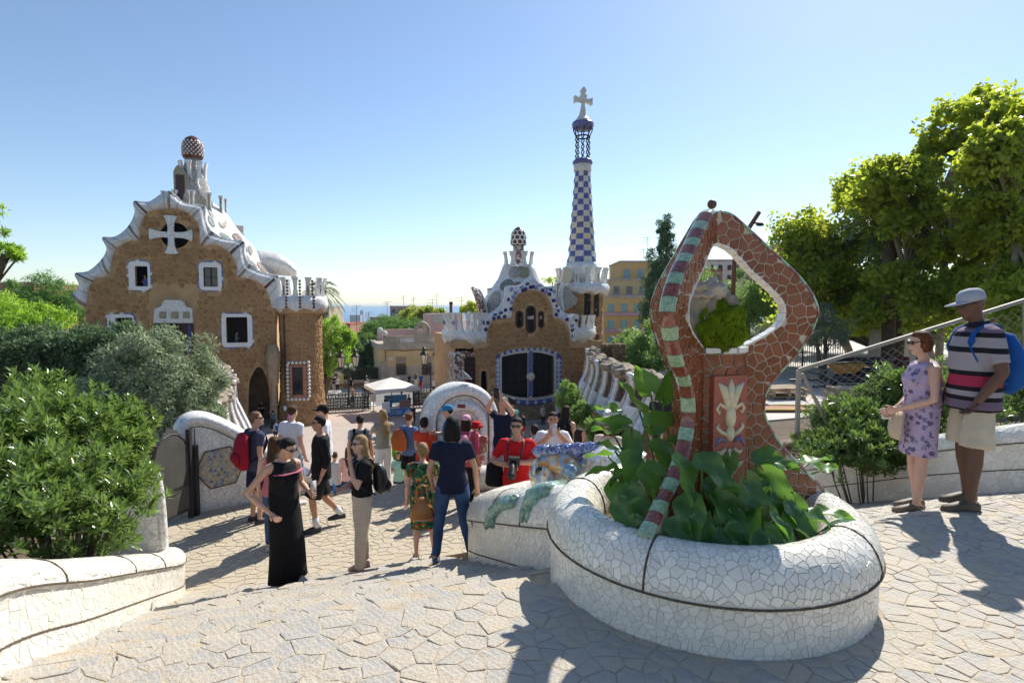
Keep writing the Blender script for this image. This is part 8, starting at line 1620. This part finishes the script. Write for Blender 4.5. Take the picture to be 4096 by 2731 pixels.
mb = MB(); mb.tube([P_['maxi'] and (-.175, .10, 1.345), (-.08, .155, 1.335), (.08, .155, 1.335), (.175, .10, 1.345)], (.022, .006), 8, up=(0, 0, 1)); o = mb.build('embroidered_band', mat('pink_embroidery', (.45, .10, .16), .8, .6, 60), P_['maxi'], True)
mb = MB(); mb.box((-.24, .22, 1.13), (.075, .012, .15)); item('phone', 'phone held by the woman in the long black dress', 'phone', P_['maxi'], mb, mat('phone_body', (.5, .48, .46), .3))
bei = cloth('oatmeal', (.52, .45, .37))
P_['blonde'] = person('blonde woman in black top and beige trousers resting chin on hand', gpos(1440, 6.72), 118, 1.68, dict(elL=(-.20, .12, 1.14), wrL=(-.07, .16, 1.44), elR=(.22, .02, 1.13), wrR=(.05, .26, 1.08), knL=(-.12, .05, .5), anL=(-.13, .07, .085), knR=(.11, .0, .5), anR=(.12, -.04, .085), hairdir=V((.02, -.02, 0))), 3, (blk, .62, .96), ('trousers', bei, 0, .024), (.60, .36, .30), ('long', 'blond'), None, True, fem=True, near=2, headyaw=12)
backpack(P_['blonde'], 'small black leather backpack on the blonde woman', mat('black_leather', (.014, .014, .016), .35, .2, 12, .2, 30), None, .72)
mb = MB(); mb.box((.04, .33, 1.12), (.16, .008, .11)); mb.box((.02, .34, 1.08), (.09, .02, .05)); item('brochure', 'blue brochure and wallet held by the blonde woman', 'brochure', P_['blonde'], mb, mat('brochure_blue', (.06, .25, .52), .5, .6, 14))
mb = MB(); [mb.bar((.105 * 0 + .168, .0, z0), (.16, .02, z1), .05, .02) for z0, z1 in ((.92, .5), (.5, .16))]; mb.build('side_stripe', blk, P_['blonde'])
nav = cloth('navy_tee', (.010, .014, .038)); den = mat('denim', (.035, .075, .17), .85, .35, 6, .5, 30)
P_['jeans'] = person('woman with black bob in navy t-shirt and blue jeans from behind', gpos(1810, 6.32), 8, 1.68, dict(knL=(-.16, .02, .5), anL=(-.20, -.02, .085), knR=(.14, .02, .5), anR=(.22, .04, .085), hiL=(-.10, 0, .92), hiR=(.10, 0, .92), elL=(-.27, -.02, 1.13), wrL=(-.23, .08, .92), elR=(.27, -.02, 1.12), wrR=(.29, .03, .88)), 1, (nav, .55, .86), ('trousers', den, 0, .012), (.05, .08, .18), ('bob', 'black'), None, None, fem=True, near=2)
mb = MB(); mb.tube([(0, 0, -.13), (0, 0, -.10), (0, 0, .0), (0, 0, .10), (0, 0, .14)], [(.12, .05), (.15, .085), (.13, .08), (.07, .04), (.03, .012)], 12, up=(0, 1, 0)); hbag = item('handbag', 'tan leather handbag hanging from the arm of woman in jeans', 'handbag', P_['jeans'], mb, mat('tan_leather', (.36, .15, .045), .4, .15, 8, .15, 30), (-.36, .02, .66))
mb = MB(); mb.tube(spline([(-.07, 0, .08), (-.05, 0, .26), (.05, 0, .26), (.07, 0, .08)], 6), .011, 6); o = mb.build('handle', MATS['tan_leather'], hbag, True)
P_['shorts'] = person('man in black sweatshirt, black shorts and white socks walking left', gpos(1275, 8.7), 118, 1.78, dict(WALK, elR=(.27, .0, 1.13), wrR=(.25, .10, .90), elL=(-.26, -.05, 1.13), wrL=(-.24, .04, .89), hd=(0, .03, 1.635)), 1, (blk, 1.55, .80, .024), ('shorts', cloth('black_shorts', (.014, .014, .015)), .95, .03), (.03, .03, .035), ('short', 'black'), None, True, near=2, socks=(.66, .66, .68))
P_['redpack'] = person('man in navy t-shirt and navy shorts wearing a red backpack', gpos(1010, 9.05), -38, 1.80, dict(), 0, (cloth('slate_tee', (.055, .06, .11)), .60, .84), ('shorts', cloth('navy_shorts', (.02, .02, .05)), .85, .025), (.03, .03, .035), ('short', 'sandy'), None, True, near=2, headyaw=-30)
backpack(P_['redpack'], 'crimson backpack on the man at the hexagon wall', cloth('crimson', (.30, .012, .03)), cloth('dark_strap', (.02, .02, .025)), 1.1)
P_['longhair'] = person('woman with long brown hair and pink top behind the black dress', gpos(1085, 7.9), 15, 1.62, dict(), 3, (cloth('rose', (.45, .14, .16)), 0, .86), ('trousers', den, 0, .012), (.4, .4, .4), ('long', 'brown'), fem=True, near=1)
P_['whitecurl'] = person('curly haired man in white t-shirt with dark shoulder strap', gpos(1160, 9.9), -20, 1.78, dict(), 3, (cloth('white', (.70, .70, .74)), .62, .84), ('shorts', mat('pale_denim', (.20, .28, .38), .85, .2, 6), .95, .02), (.5, .5, .5), ('curly', 'brown'), near=1)
P_['capman'] = person('tall man in white t-shirt and black baseball cap facing left', gpos(1290, 11.2), 105, 1.90, dict(elR=(.25, -.02, 1.13), wrR=(.22, .1, .92)), 1, (cloth('white', (.70, .70, .74)), .66, .82, .024), ('shorts', cloth('black_shorts', (.014, .014, .015)), .98, .03), (.05, .12, .03), ('short', 'black'), ('cap', blk), True, near=1)
P_['greypack'] = person('man in grey t-shirt with black backpack seen from behind', gpos(1435, 12.2), 5, 1.82, dict(), 0, (cloth('grey', (.24, .25, .28)), .6, .84), ('shorts', cloth('grey_shorts', (.16, .16, .18)), .95, .03), (.4, .4, .42), ('short', 'dark'), near=1)
backpack(P_['greypack'], 'black backpack on the man in grey t-shirt', blk, None, 1.0)
P_['khaki'] = person('blonde woman in khaki top and white trousers holding a camera', gpos(1528, 11.6), 40, 1.74, dict(PHONE, wrL=(-.05, .30, 1.25), wrR=(.05, .30, 1.25)), 3, (cloth('khaki', (.30, .28, .22)), .5, .92), ('trousers', cloth('white_trousers', (.66, .66, .66)), 0, .012), (.4, .4, .4), ('long', 'blond'), fem=True, near=1)
P_['orange'] = person('curly haired man in blue t-shirt with orange shoulder bag', gpos(1632, 12.6), -30, 1.80, dict(elR=(.30, -.10, 1.16), wrR=(.16, .02, 1.0)), 0, (cloth('denim_blue', (.09, .15, .30)), .6, .84), ('shorts', blk, .95, .03), (.3, .3, .3), ('curly', 'auburn'), near=1)
mb = MB(); mb.tube([(0, 0, -.20), (0, 0, -.14), (0, 0, .06), (0, 0, .22), (0, 0, .26)], [(.14, .06), (.21, .10), (.20, .10), (.12, .06), (.05, .02)], 14, up=(0, 1, 0)); item('messenger_bag', 'orange messenger bag on the back of the man in blue', 'bag', P_['orange'], mb, cloth('rust_orange', (.38, .10, .03)), (-.10, -.22, 1.16))
P_['redtop'] = person('woman in orange red top and jeans sitting with her back turned', gpos(1693, 11.0, .1), -20, 1.70, dict(SIT), 3, (cloth('vermilion', (.55, .055, .02)), .5, .42), ('trousers', cloth('dark_denim', (.02, .035, .08)), 0, .014), (.05, .05, .05), ('crop', 'dark'), fem=True, near=1)
P_['redhat'] = person('seated woman with red bucket hat and patterned red dress', gpos(1905, 11.05, .02), 168, 1.68, dict(SIT), 0, (floral_mat('red_pattern', (.40, .10, .09), [(.55, .45, .42), (.10, .16, .28), (.42, .07, .06), (.5, .3, .2)], 26, .5), .35, .44), ('dress', MATS['red_pattern'], .30, .05), (.6, .58, .52), ('crop', 'dark'), ('bucket', cloth('red_hat', (.50, .012, .02))), None, fem=True, near=1)
P_['pinkcap'] = person('woman in pink cap with pink backpack holding a selfie stick', gpos(1862, 9.7), -12, 1.60, dict(elL=(-.25, .12, 1.18), wrL=(-.20, .28, 1.34)), 1, (cloth('raspberry', (.45, .07, .12)), 1.4, .80), ('trousers', blk, 0, .010), (.04, .04, .04), ('bob', 'dark'), ('cap', cloth('pink_cap', (.60, .32, .42))), fem=True, near=1)
backpack(P_['pinkcap'], 'pale pink backpack on the woman with the selfie stick', cloth('pink_pack', (.62, .26, .30)), None, .95)
t = thing_on('selfie_stick', 'pink selfie stick with phone raised in front of the medallion', 'selfie stick', P_['pinkcap']); MB().tube([(-.20, .30, 1.32), (-.22, .42, 1.78)], .010, 6).build('rod', mat('pink_rod', (.55, .22, .28), .4), t); MB().box((-.22, .43, 1.85), (.16, .015, .08)).build('phone', mat('maroon_phone', (.12, .02, .03), .3), t)
P_['selfie'] = person('grey haired man in navy polo holding a phone high overhead', gpos(2010, 10.3), 158, 1.84, dict(UPPH), 0, (cloth('navy_polo', (.012, .016, .04)), .5, .82), ('shorts', mat('faded_denim', (.30, .38, .46), .85, .2, 6), 1.0, .03), (.5, .48, .45), ('short', 'grey'), near=1, headpitch=22)
mb = MB(); mb.box((0, .27, 1.86), (.09, .015, .17)); mb.box((.08, .27, 1.83), (.05, .012, .02)); item('phone_case', 'black phone in case held overhead by man in navy', 'phone', P_['selfie'], mb, mat('black_case', (.012, .012, .012), .4))
P_['redtee'] = person('man in red t-shirt and sunglasses holding a large black camera', gpos(2075, 7.35), 172, 1.76, dict(elL=(-.32, .0, 1.17), wrL=(-.03, .26, 1.22), elR=(.33, .0, 1.16), wrR=(.03, .26, 1.18)), 1, (cloth('red', (.50, .012, .016)), .72, .80, .022), ('shorts', blk, .98, .03), (.05, .05, .05), ('short', 'black'), None, True, near=2)
cam_ = thing_on('camera_with_lens', 'black camera with long zoom lens held by man in red', 'camera', P_['redtee']); MB().box((0, .30, 1.25), (.15, .09, .11)).build('camera_body', mat('camera_black', (.012, .012, .013), .45), cam_); MB().tube([(0, .34, 1.24), (0, .42, 1.18), (0, .50, 1.12), (0, .52, 1.105)], [.042, .045, .052, .052], 14).build('lens', MATS['camera_black'], cam_, True); MB().tube(spline([(-.08, .28, 1.28), (-.10, .08, 1.45), (0, -.07, 1.50), (.10, .08, 1.45), (.08, .28, 1.28)], 5), (.012, .004), 6).build('neck_strap', MATS['camera_black'], cam_, True)
mb = MB(); mb.tube([(0, 0, -.18), (0, 0, -.14), (0, 0, .10), (0, 0, .16)], [(.10, .04), (.13, .07), (.11, .06), (.04, .02)], 10, up=(0, 1, 0)); item('camera_bag', 'black camera bag hanging beside the man in red', 'bag', P_['redtee'], mb, blk, (.30, -.02, 1.0))
P_['chillin'] = person('young man in white printed t-shirt taking a photo with phone', gpos(2212, 8.6), 178, 1.82, dict(PHONE, elL=(-.30, .08, 1.22), wrL=(-.07, .28, 1.50), elR=(.30, .08, 1.20), wrR=(.08, .29, 1.44)), 1, (cloth('white', (.70, .70, .74)), .7, .84), ('shorts', blk, .98, .03), (.3, .3, .3), ('short', 'black'), near=2)
mb = MB(); mb.box((-.01, .36, 1.57), (.075, .012, .15)); item('phone', 'silver phone in front of the face of the white t-shirt man', 'phone', P_['chillin'], mb, mat('silver_phone', (.5, .5, .52), .25))
text('Chillin', .085, (.14, .155, 1.17), (R(90), 0, R(180)), P_['chillin'], mat('black_print', (.02, .02, .02), .8), 'shirt_print')
P_['backlong'] = person('woman with long dark hair and black backpack beyond the phone man', gpos(2265, 10.6), -35, 1.62, dict(), 3, (cloth('black_top', (.012, .012, .013)), -1, .86), ('trousers', den, 0, .012), (.3, .3, .3), ('long', 'dark'), fem=True, near=1)
backpack(P_['backlong'], 'black backpack on the long haired woman behind the phone man', blk, None, .95)
P_['shortgirl'] = person('dark haired girl with glasses behind the blue lizard crest', gpos(2318, 8.9), -100, 1.50, dict(), 1, (cloth('plum', (.10, .06, .10)), .5, .84), ('trousers', den, 0, .012), (.3, .3, .3), ('bob', 'dark'), fem=True, near=1)
P_['sunhat'] = person('woman in straw sun hat and sunglasses behind the broad leaves', gpos(2440, 8.3), 150, 1.72, dict(), 3, (cloth('cream_top', (.55, .48, .40)), .5, .84), ('trousers', den, 0, .012), (.3, .3, .3), ('bob', 'brown'), ('sunhat', mat('straw', (.42, .32, .20), .8, .3, 40, .6, 60)), True, fem=True, near=1)
P_['shades'] = person('dark haired man in sunglasses half hidden beside the mosaic arch', gpos(2652, 11.6), 175, 1.86, dict(), 0, (cloth('charcoal', (.03, .03, .035)), .5, .84), ('trousers', blk, 0, .012), (.05, .05, .05), ('short', 'black'), None, True, near=1)
P_['floral'] = person('woman in green and red floral dress hidden behind woman in jeans', gpos(1685, 7.5), 12, 1.60, dict(anR=(.16, -.02, .085), knR=(.13, .02, .5)), 3, (floral_mat('jungle_floral', (.02, .10, .05), [(.45, .05, .02), (.05, .22, .12), (.5, .32, .06), (.01, .03, .02)], 22, .5), .5, .95), ('dress', MATS['jungle_floral'], .50, .05), (.02, .02, .02), ('crop', 'blond'), fem=True, near=1)
# ---- people on the plaza, at the lodge and on the street
def far(label, hx, hy, H, heading, pose, sk, top, bottom, hair=('short', 'dark'), g=0., fem=False, hat=None, Y=None, group=None, shoes=(.1, .1, .1), near=0):
    Yv = Y or (CZ - g - H) * FPX / (hy - 1231); p = at(hx, hy, Yv); return person(label, V((p.x, p.y, g)), heading, H, pose, sk, top, bottom, shoes, hair, hat, None, fem, 1., near)
TS = lambda n, c: (cloth(n, c), .6, .84); TR = lambda n, c: ('trousers', cloth(n, c), 0, .014); SO = lambda n, c: ('shorts', cloth(n, c), .95, .03)
far('man in white shirt leaning with arms crossed below blue window', 2160, 1578, 1.76, 175, CROSS, 1, TS('white', (.7, .7, .74)), TR('charcoal', (.03, .03, .035)), g=.12)
far('woman in pale beige cardigan with brown bag near the blue window', 2172, 1618, 1.65, -150, {}, 3, (cloth('beige_cardigan', (.58, .45, .38)), 1.9, .70), TR('black', (.01, .01, .012)), ('bob', 'blond'), fem=True)
far('man with jacket over arm looking down at the window corner', 2206, 1568, 1.78, 150, CHAT, 0, TS('white', (.7, .7, .74)), TR('black', (.01, .01, .012)), g=.12)
far('man in dark green t-shirt reading beside the blue window', 2243, 1562, 1.8, 150, CHAT, 1, TS('dark_green', (.05, .055, .04)), SO('black_shorts', (.014, .014, .015)), g=.12)
far('bald man in white t-shirt with sling bag on the plaza', 2232, 1609, 1.74, 160, {}, 0, TS('white', (.7, .7, .74)), SO('navy_shorts', (.02, .02, .05)), ('short', 'grey'))
far('man in black t-shirt and red shorts carrying a child', 2095, 1654, 1.80, 80, dict(elL=(-.2, .12, 1.14), wrL=(-.05, .28, 1.2), elR=(.22, .1, 1.13), wrR=(.0, .3, 1.15)), 0, TS('black', (.01, .01, .012)), SO('red', (.5, .012, .016)))
far('small child in white carried by man in black t-shirt', 2070, 1668, .95, 110, {}, 3, TS('white', (.7, .7, .74)), SO('grey_shorts', (.16, .16, .18)), ('crop', 'sandy'), g=.85, Y=39.6)
far('woman in white top with camera round her neck on the plaza', 2268, 1655, 1.68, 170, PHONE, 3, TS('white', (.7, .7, .74)), TR('black', (.01, .01, .012)), ('bob', 'brown'), fem=True)
pz = far('person in white shirt with dark backpack walking on the plaza', 2300, 1675, 1.7, 30, WALK, 1, TS('white', (.7, .7, .74)), TR('dark_denim', (.02, .035, .08))); backpack(pz, 'dark backpack on the walker in white shirt on the plaza', blk)
pz = far('person in teal shirt with green backpack beside long haired woman', 2256, 1673, 1.65, 10, {}, 0, TS('teal', (.05, .14, .14)), TR('dark_denim', (.02, .035, .08)), ('short', 'sandy')); backpack(pz, 'green backpack on the person in teal shirt', cloth('green_pack', (.03, .08, .06)))
far('man in black shirt leaning on the street wall with folded arms', 1335, 1500, 1.8, 170, CROSS, 1, TS('black', (.01, .01, .012)), TR('oatmeal', (.52, .45, .37)), Y=62, g=.02)
far('woman in white top and dark trousers leaning on street wall', 1348, 1503, 1.68, -170, CROSS, 3, TS('white', (.7, .7, .74)), TR('black', (.01, .01, .012)), ('long', 'dark'), Y=62, g=.02, fem=True)
far('man in beige t-shirt photographing over the left iron gate', 1411, 1538, 1.78, 150, UPPH, 0, TS('beige_tee', (.34, .26, .19)), TR('dark_denim', (.02, .035, .08)), Y=53)
far('man in black leaning behind the street lamp', 1403, 1512, 1.75, 170, CHAT, 0, TS('black', (.01, .01, .012)), TR('black', (.01, .01, .012)), Y=61, g=.02)
for k, (hx, hy, n_, c, fm, lab) in enumerate(((1590, 1488, 'white', (.7, .7, .74), True, 'seated woman in white below the first yellow house window'), (1613, 1492, 'lavender', (.35, .3, .42), True, 'seated woman in lavender below the yellow house window'), (1637, 1490, 'black', (.01, .01, .012), True, 'seated woman in black between the two house windows'), (1657, 1488, 'grey', (.24, .25, .28), True, 'seated woman in grey beside the man in blue'))):
    far(lab, hx, hy, 1.68, 175, SIT, 3, (cloth(n_, c), .5, .42), TR('black', (.01, .01, .012)), ('long', 'dark'), Y=65, g=.35, fem=fm)
far('man in bright blue t-shirt standing before the house window', 1684, 1484, 1.78, 180, {}, 0, TS('bright_blue', (.02, .07, .30)), TR('dark_denim', (.02, .035, .08)), Y=64, g=.02)
far('woman in pink top standing right of the parasol', 1682, 1512, 1.66, 20, {}, 0, TS('hot_pink', (.60, .07, .18)), TR('grey', (.24, .25, .28)), ('long', 'dark'), Y=59, fem=True)
far('woman in white blouse and black trousers walking on street', 1735, 1502, 1.68, 170, WALK, 3, TS('white', (.7, .7, .74)), TR('black', (.01, .01, .012)), ('bob', 'blond'), Y=60.5, fem=True)
far('man in mustard shirt walking away beside the right lodge', 1793, 1494, 1.78, 10, WALK, 0, TS('mustard', (.48, .33, .08)), SO('beige', (.52, .45, .34)), ('short', 'grey'), Y=61)
far('woman in magenta top beside the man in mustard', 1810, 1494, 1.68, 30, {}, 0, TS('magenta', (.42, .02, .10)), SO('grey_shorts', (.16, .16, .18)), ('bob', 'dark'), Y=62, fem=True)
far('woman in black standing at the blue ticket counter', 1541, 1569, 1.68, -60, CHAT, 0, TS('black', (.01, .01, .012)), TR('black', (.01, .01, .012)), ('bun', 'black'), Y=48.3, fem=True)
far('person in bright blue jacket at the ticket counter', 1562, 1590, 1.62, 60, CHAT, 0, (cloth('cyan_jacket', (.02, .17, .42)), 1.9, .8), TR('black', (.01, .01, .012)), ('short', 'black'), Y=48)
far('man in dark green shirt and cap behind the counter', 1607, 1568, 1.78, 150, CHAT, 1, TS('bottle_green', (.02, .07, .045)), TR('black', (.01, .01, .012)), ('short', 'dark'), hat=('cap', blk), Y=50)
far('man in dark green shirt adjusting glasses at the counter', 1636, 1572, 1.74, 130, CHAT, 0, TS('bottle_green', (.02, .07, .045)), TR('black', (.01, .01, .012)), ('short', 'grey'), Y=49)
far('person in dark shirt bending at the right iron gate', 1653, 1622, 1.6, -140, dict(CHAT), 0, TS('navy_tee', (.01, .014, .038)), TR('black', (.01, .01, .012)), ('short', 'dark'))
far('woman in black t-shirt passing the right iron gate', 1703, 1612, 1.66, 100, {}, 0, TS('black', (.01, .01, .012)), TR('black', (.01, .01, .012)), ('bun', 'black'), fem=True)
far('man in dark green shirt near the medallion wall and gate', 1713, 1595, 1.78, 70, {}, 0, TS('pine', (.05, .09, .08)), TR('dark_denim', (.02, .035, .08)), ('short', 'black'), Y=46.5)
far('man in black standing inside the lodge porch', 1046, 1602, 1.78, 180, CROSS, 1, TS('black', (.01, .01, .012)), TR('black', (.01, .01, .012)), g=.05, Y=45)
far('woman in teal dress photographing the lodge porch column', 1092, 1643, 1.68, 20, UPPH, 0, TS('teal_dress', (.04, .10, .13)), ('skirt', blk, .35, .2), ('crop', 'dark'), fem=True)
far('person in grey top with dark hair before the porch', 1038, 1652, 1.7, 5, {}, 3, TS('grey', (.24, .25, .28)), TR('dark_denim', (.02, .035, .08)), ('crop', 'dark'))
pz = far('boy in light blue checked shirt with blue backpack near the lodge', 1102, 1688, 1.35, 60, {}, 0, TS('sky_blue', (.32, .45, .60)), SO('navy_shorts', (.02, .02, .05)), ('short', 'brown')); backpack(pz, 'small blue backpack on the boy near the lodge', cloth('pack_blue', (.03, .08, .2)))
far('child in purple shirt and dark cap by the lodge notice', 1152, 1660, 1.5, 100, {}, 1, TS('purple', (.22, .02, .20)), SO('grey_shorts', (.16, .16, .18)), hat=('cap', blk), Y=42.5)
for lab, px, Y, H, hd_, c, fm, hr in (('person in blue cap and blue top beside the woman in navy', 1793, 10.4, 1.68, 100, (.05, .16, .34), False, ('short', 'dark')), ('man in teal shirt just behind the man in red', 2046, 12.2, 1.74, 60, (.04, .16, .15), False, ('short', 'black')), ('dark haired child between red t-shirt man and lizard crest', 2140, 9.6, 1.45, 40, (.42, .12, .10), True, ('crop', 'dark')), ('woman in pale pink top on the second flight of stairs', 1385, 14.5, 1.66, 20, (.60, .36, .36), True, ('long', 'brown')), ('man in white polo on the second flight of stairs', 1480, 15.5, 1.78, -160, (.68, .68, .68), False, ('short', 'sandy')), ('woman in mint top halfway down the stairs by the strappy plant', 1590, 16.5, 1.66, 170, (.30, .55, .45), True, ('bob', 'dark')), ('man in light grey shirt beyond the man with black cap', 1330, 16, 1.78, 5, (.45, .46, .5), False, ('short', 'brown'))):
    pq = gpos(px, Y); person(lab, pq, hd_, H, CHAT, 0, TS('x%d' % px, c), TR('dark_denim', (.02, .035, .08)), (.1, .1, .1), hr, ('cap', cloth('blue_cap', (.03, .2, .4))) if px == 1793 else None, None, fm, 1., 1)
# people at the lodge windows
k0, z0, k1, z1 = W1o; p = FL.P((k0 + k1) / 2 + .1, z0 - .85, -.55); person('man in blue shirt standing at the upper left lodge window', p, 165, 1.72, dict(CHAT), 0, TS('periwinkle', (.14, .17, .42)), TR('black', (.01, .01, .012)), (.1, .1, .1), ('short', 'dark'), None, None, False, 1., 0)
k0, z0, k1, z1 = W4o; p = FL.P(k0 + (k1 - k0) * .42, z0 - .8, -.6); person('woman in teal blouse at the lower right lodge window', p, -75, 1.62, dict(CHAT), 0, TS('teal_blouse', (.08, .20, .24)), TR('black', (.01, .01, .012)), (.1, .1, .1), ('bun', 'black'), None, None, True, 1., 0)
# ------------------------------------------------------------------ turn the joined limbs into one skin each; lettering into meshes
for o, vx, sm, hands in REM:
    m1 = o.modifiers.new('r', 'REMESH'); m1.mode = 'VOXEL'; m1.voxel_size = vx; m1.use_smooth_shade = True
    m2 = o.modifiers.new('s', 'SMOOTH'); m2.factor = .5; m2.iterations = sm
bpy.context.view_layer.update(); dg = bpy.context.evaluated_depsgraph_get(); newm = []
for o, vx, sm, hands in REM:
    me = bpy.data.meshes.new_from_object(o.evaluated_get(dg)); newm.append(me)
tm = [(o, bpy.data.meshes.new_from_object(o.evaluated_get(dg))) for o in TEXTS]
for (o, vx, sm, hands), me in zip(REM, newm):
    o.modifiers.clear(); old = o.data; mats_ = list(old.materials); o.data = me; me.materials.clear(); [me.materials.append(m) for m in mats_]
    if hands is None and o.name.split('.')[0] in ('shirt', 'trousers', 'shorts') and vx < .018:
        for v_ in me.vertices: c_ = v_.co; q_ = mnoise.noise(V((c_.x * 11 + c_.z * 5, c_.y * 11, c_.z * 7 - c_.x * 6))) + .5 * mnoise.noise(c_ * 24); v_.co = c_ + v_.normal * (.007 * q_)
    if hands is not None and hands.v:
        hm = hands.mesh('h', True); bm = bmesh.new(); bm.from_mesh(me); bm.from_mesh(hm); bm.to_mesh(me); bm.free(); bpy.data.meshes.remove(hm)
    me.polygons.foreach_set('use_smooth', [True] * len(me.polygons)); me.name = o.name
for o, me in tm:
    n_ = link('tmp', me, None, o.parent); n_.location = o.location; n_.rotation_euler = o.rotation_euler; nm = o.name; bpy.data.objects.remove(o); n_.name = nm
# ------------------------------------------------------------------ hazy air over city and sea
hz = MB(); hz.box((0, 34000, -62), (82000, 74000, 208)); ho = hz.build('haze', None); ho['kind'] = 'stuff'
hm = bpy.data.materials.new('haze'); hm.use_nodes = True; n_ = hm.node_tree.nodes; n_.remove(n_['Principled BSDF']); pv_ = n_.new('ShaderNodeVolumePrincipled'); pv_.inputs['Color'].default_value = (.56, .76, 1, 1); pv_.inputs['Density'].default_value = .00013
hm.node_tree.links.new(pv_.outputs[0], n_['Material Output'].inputs['Volume']); ho.data.materials.append(hm)
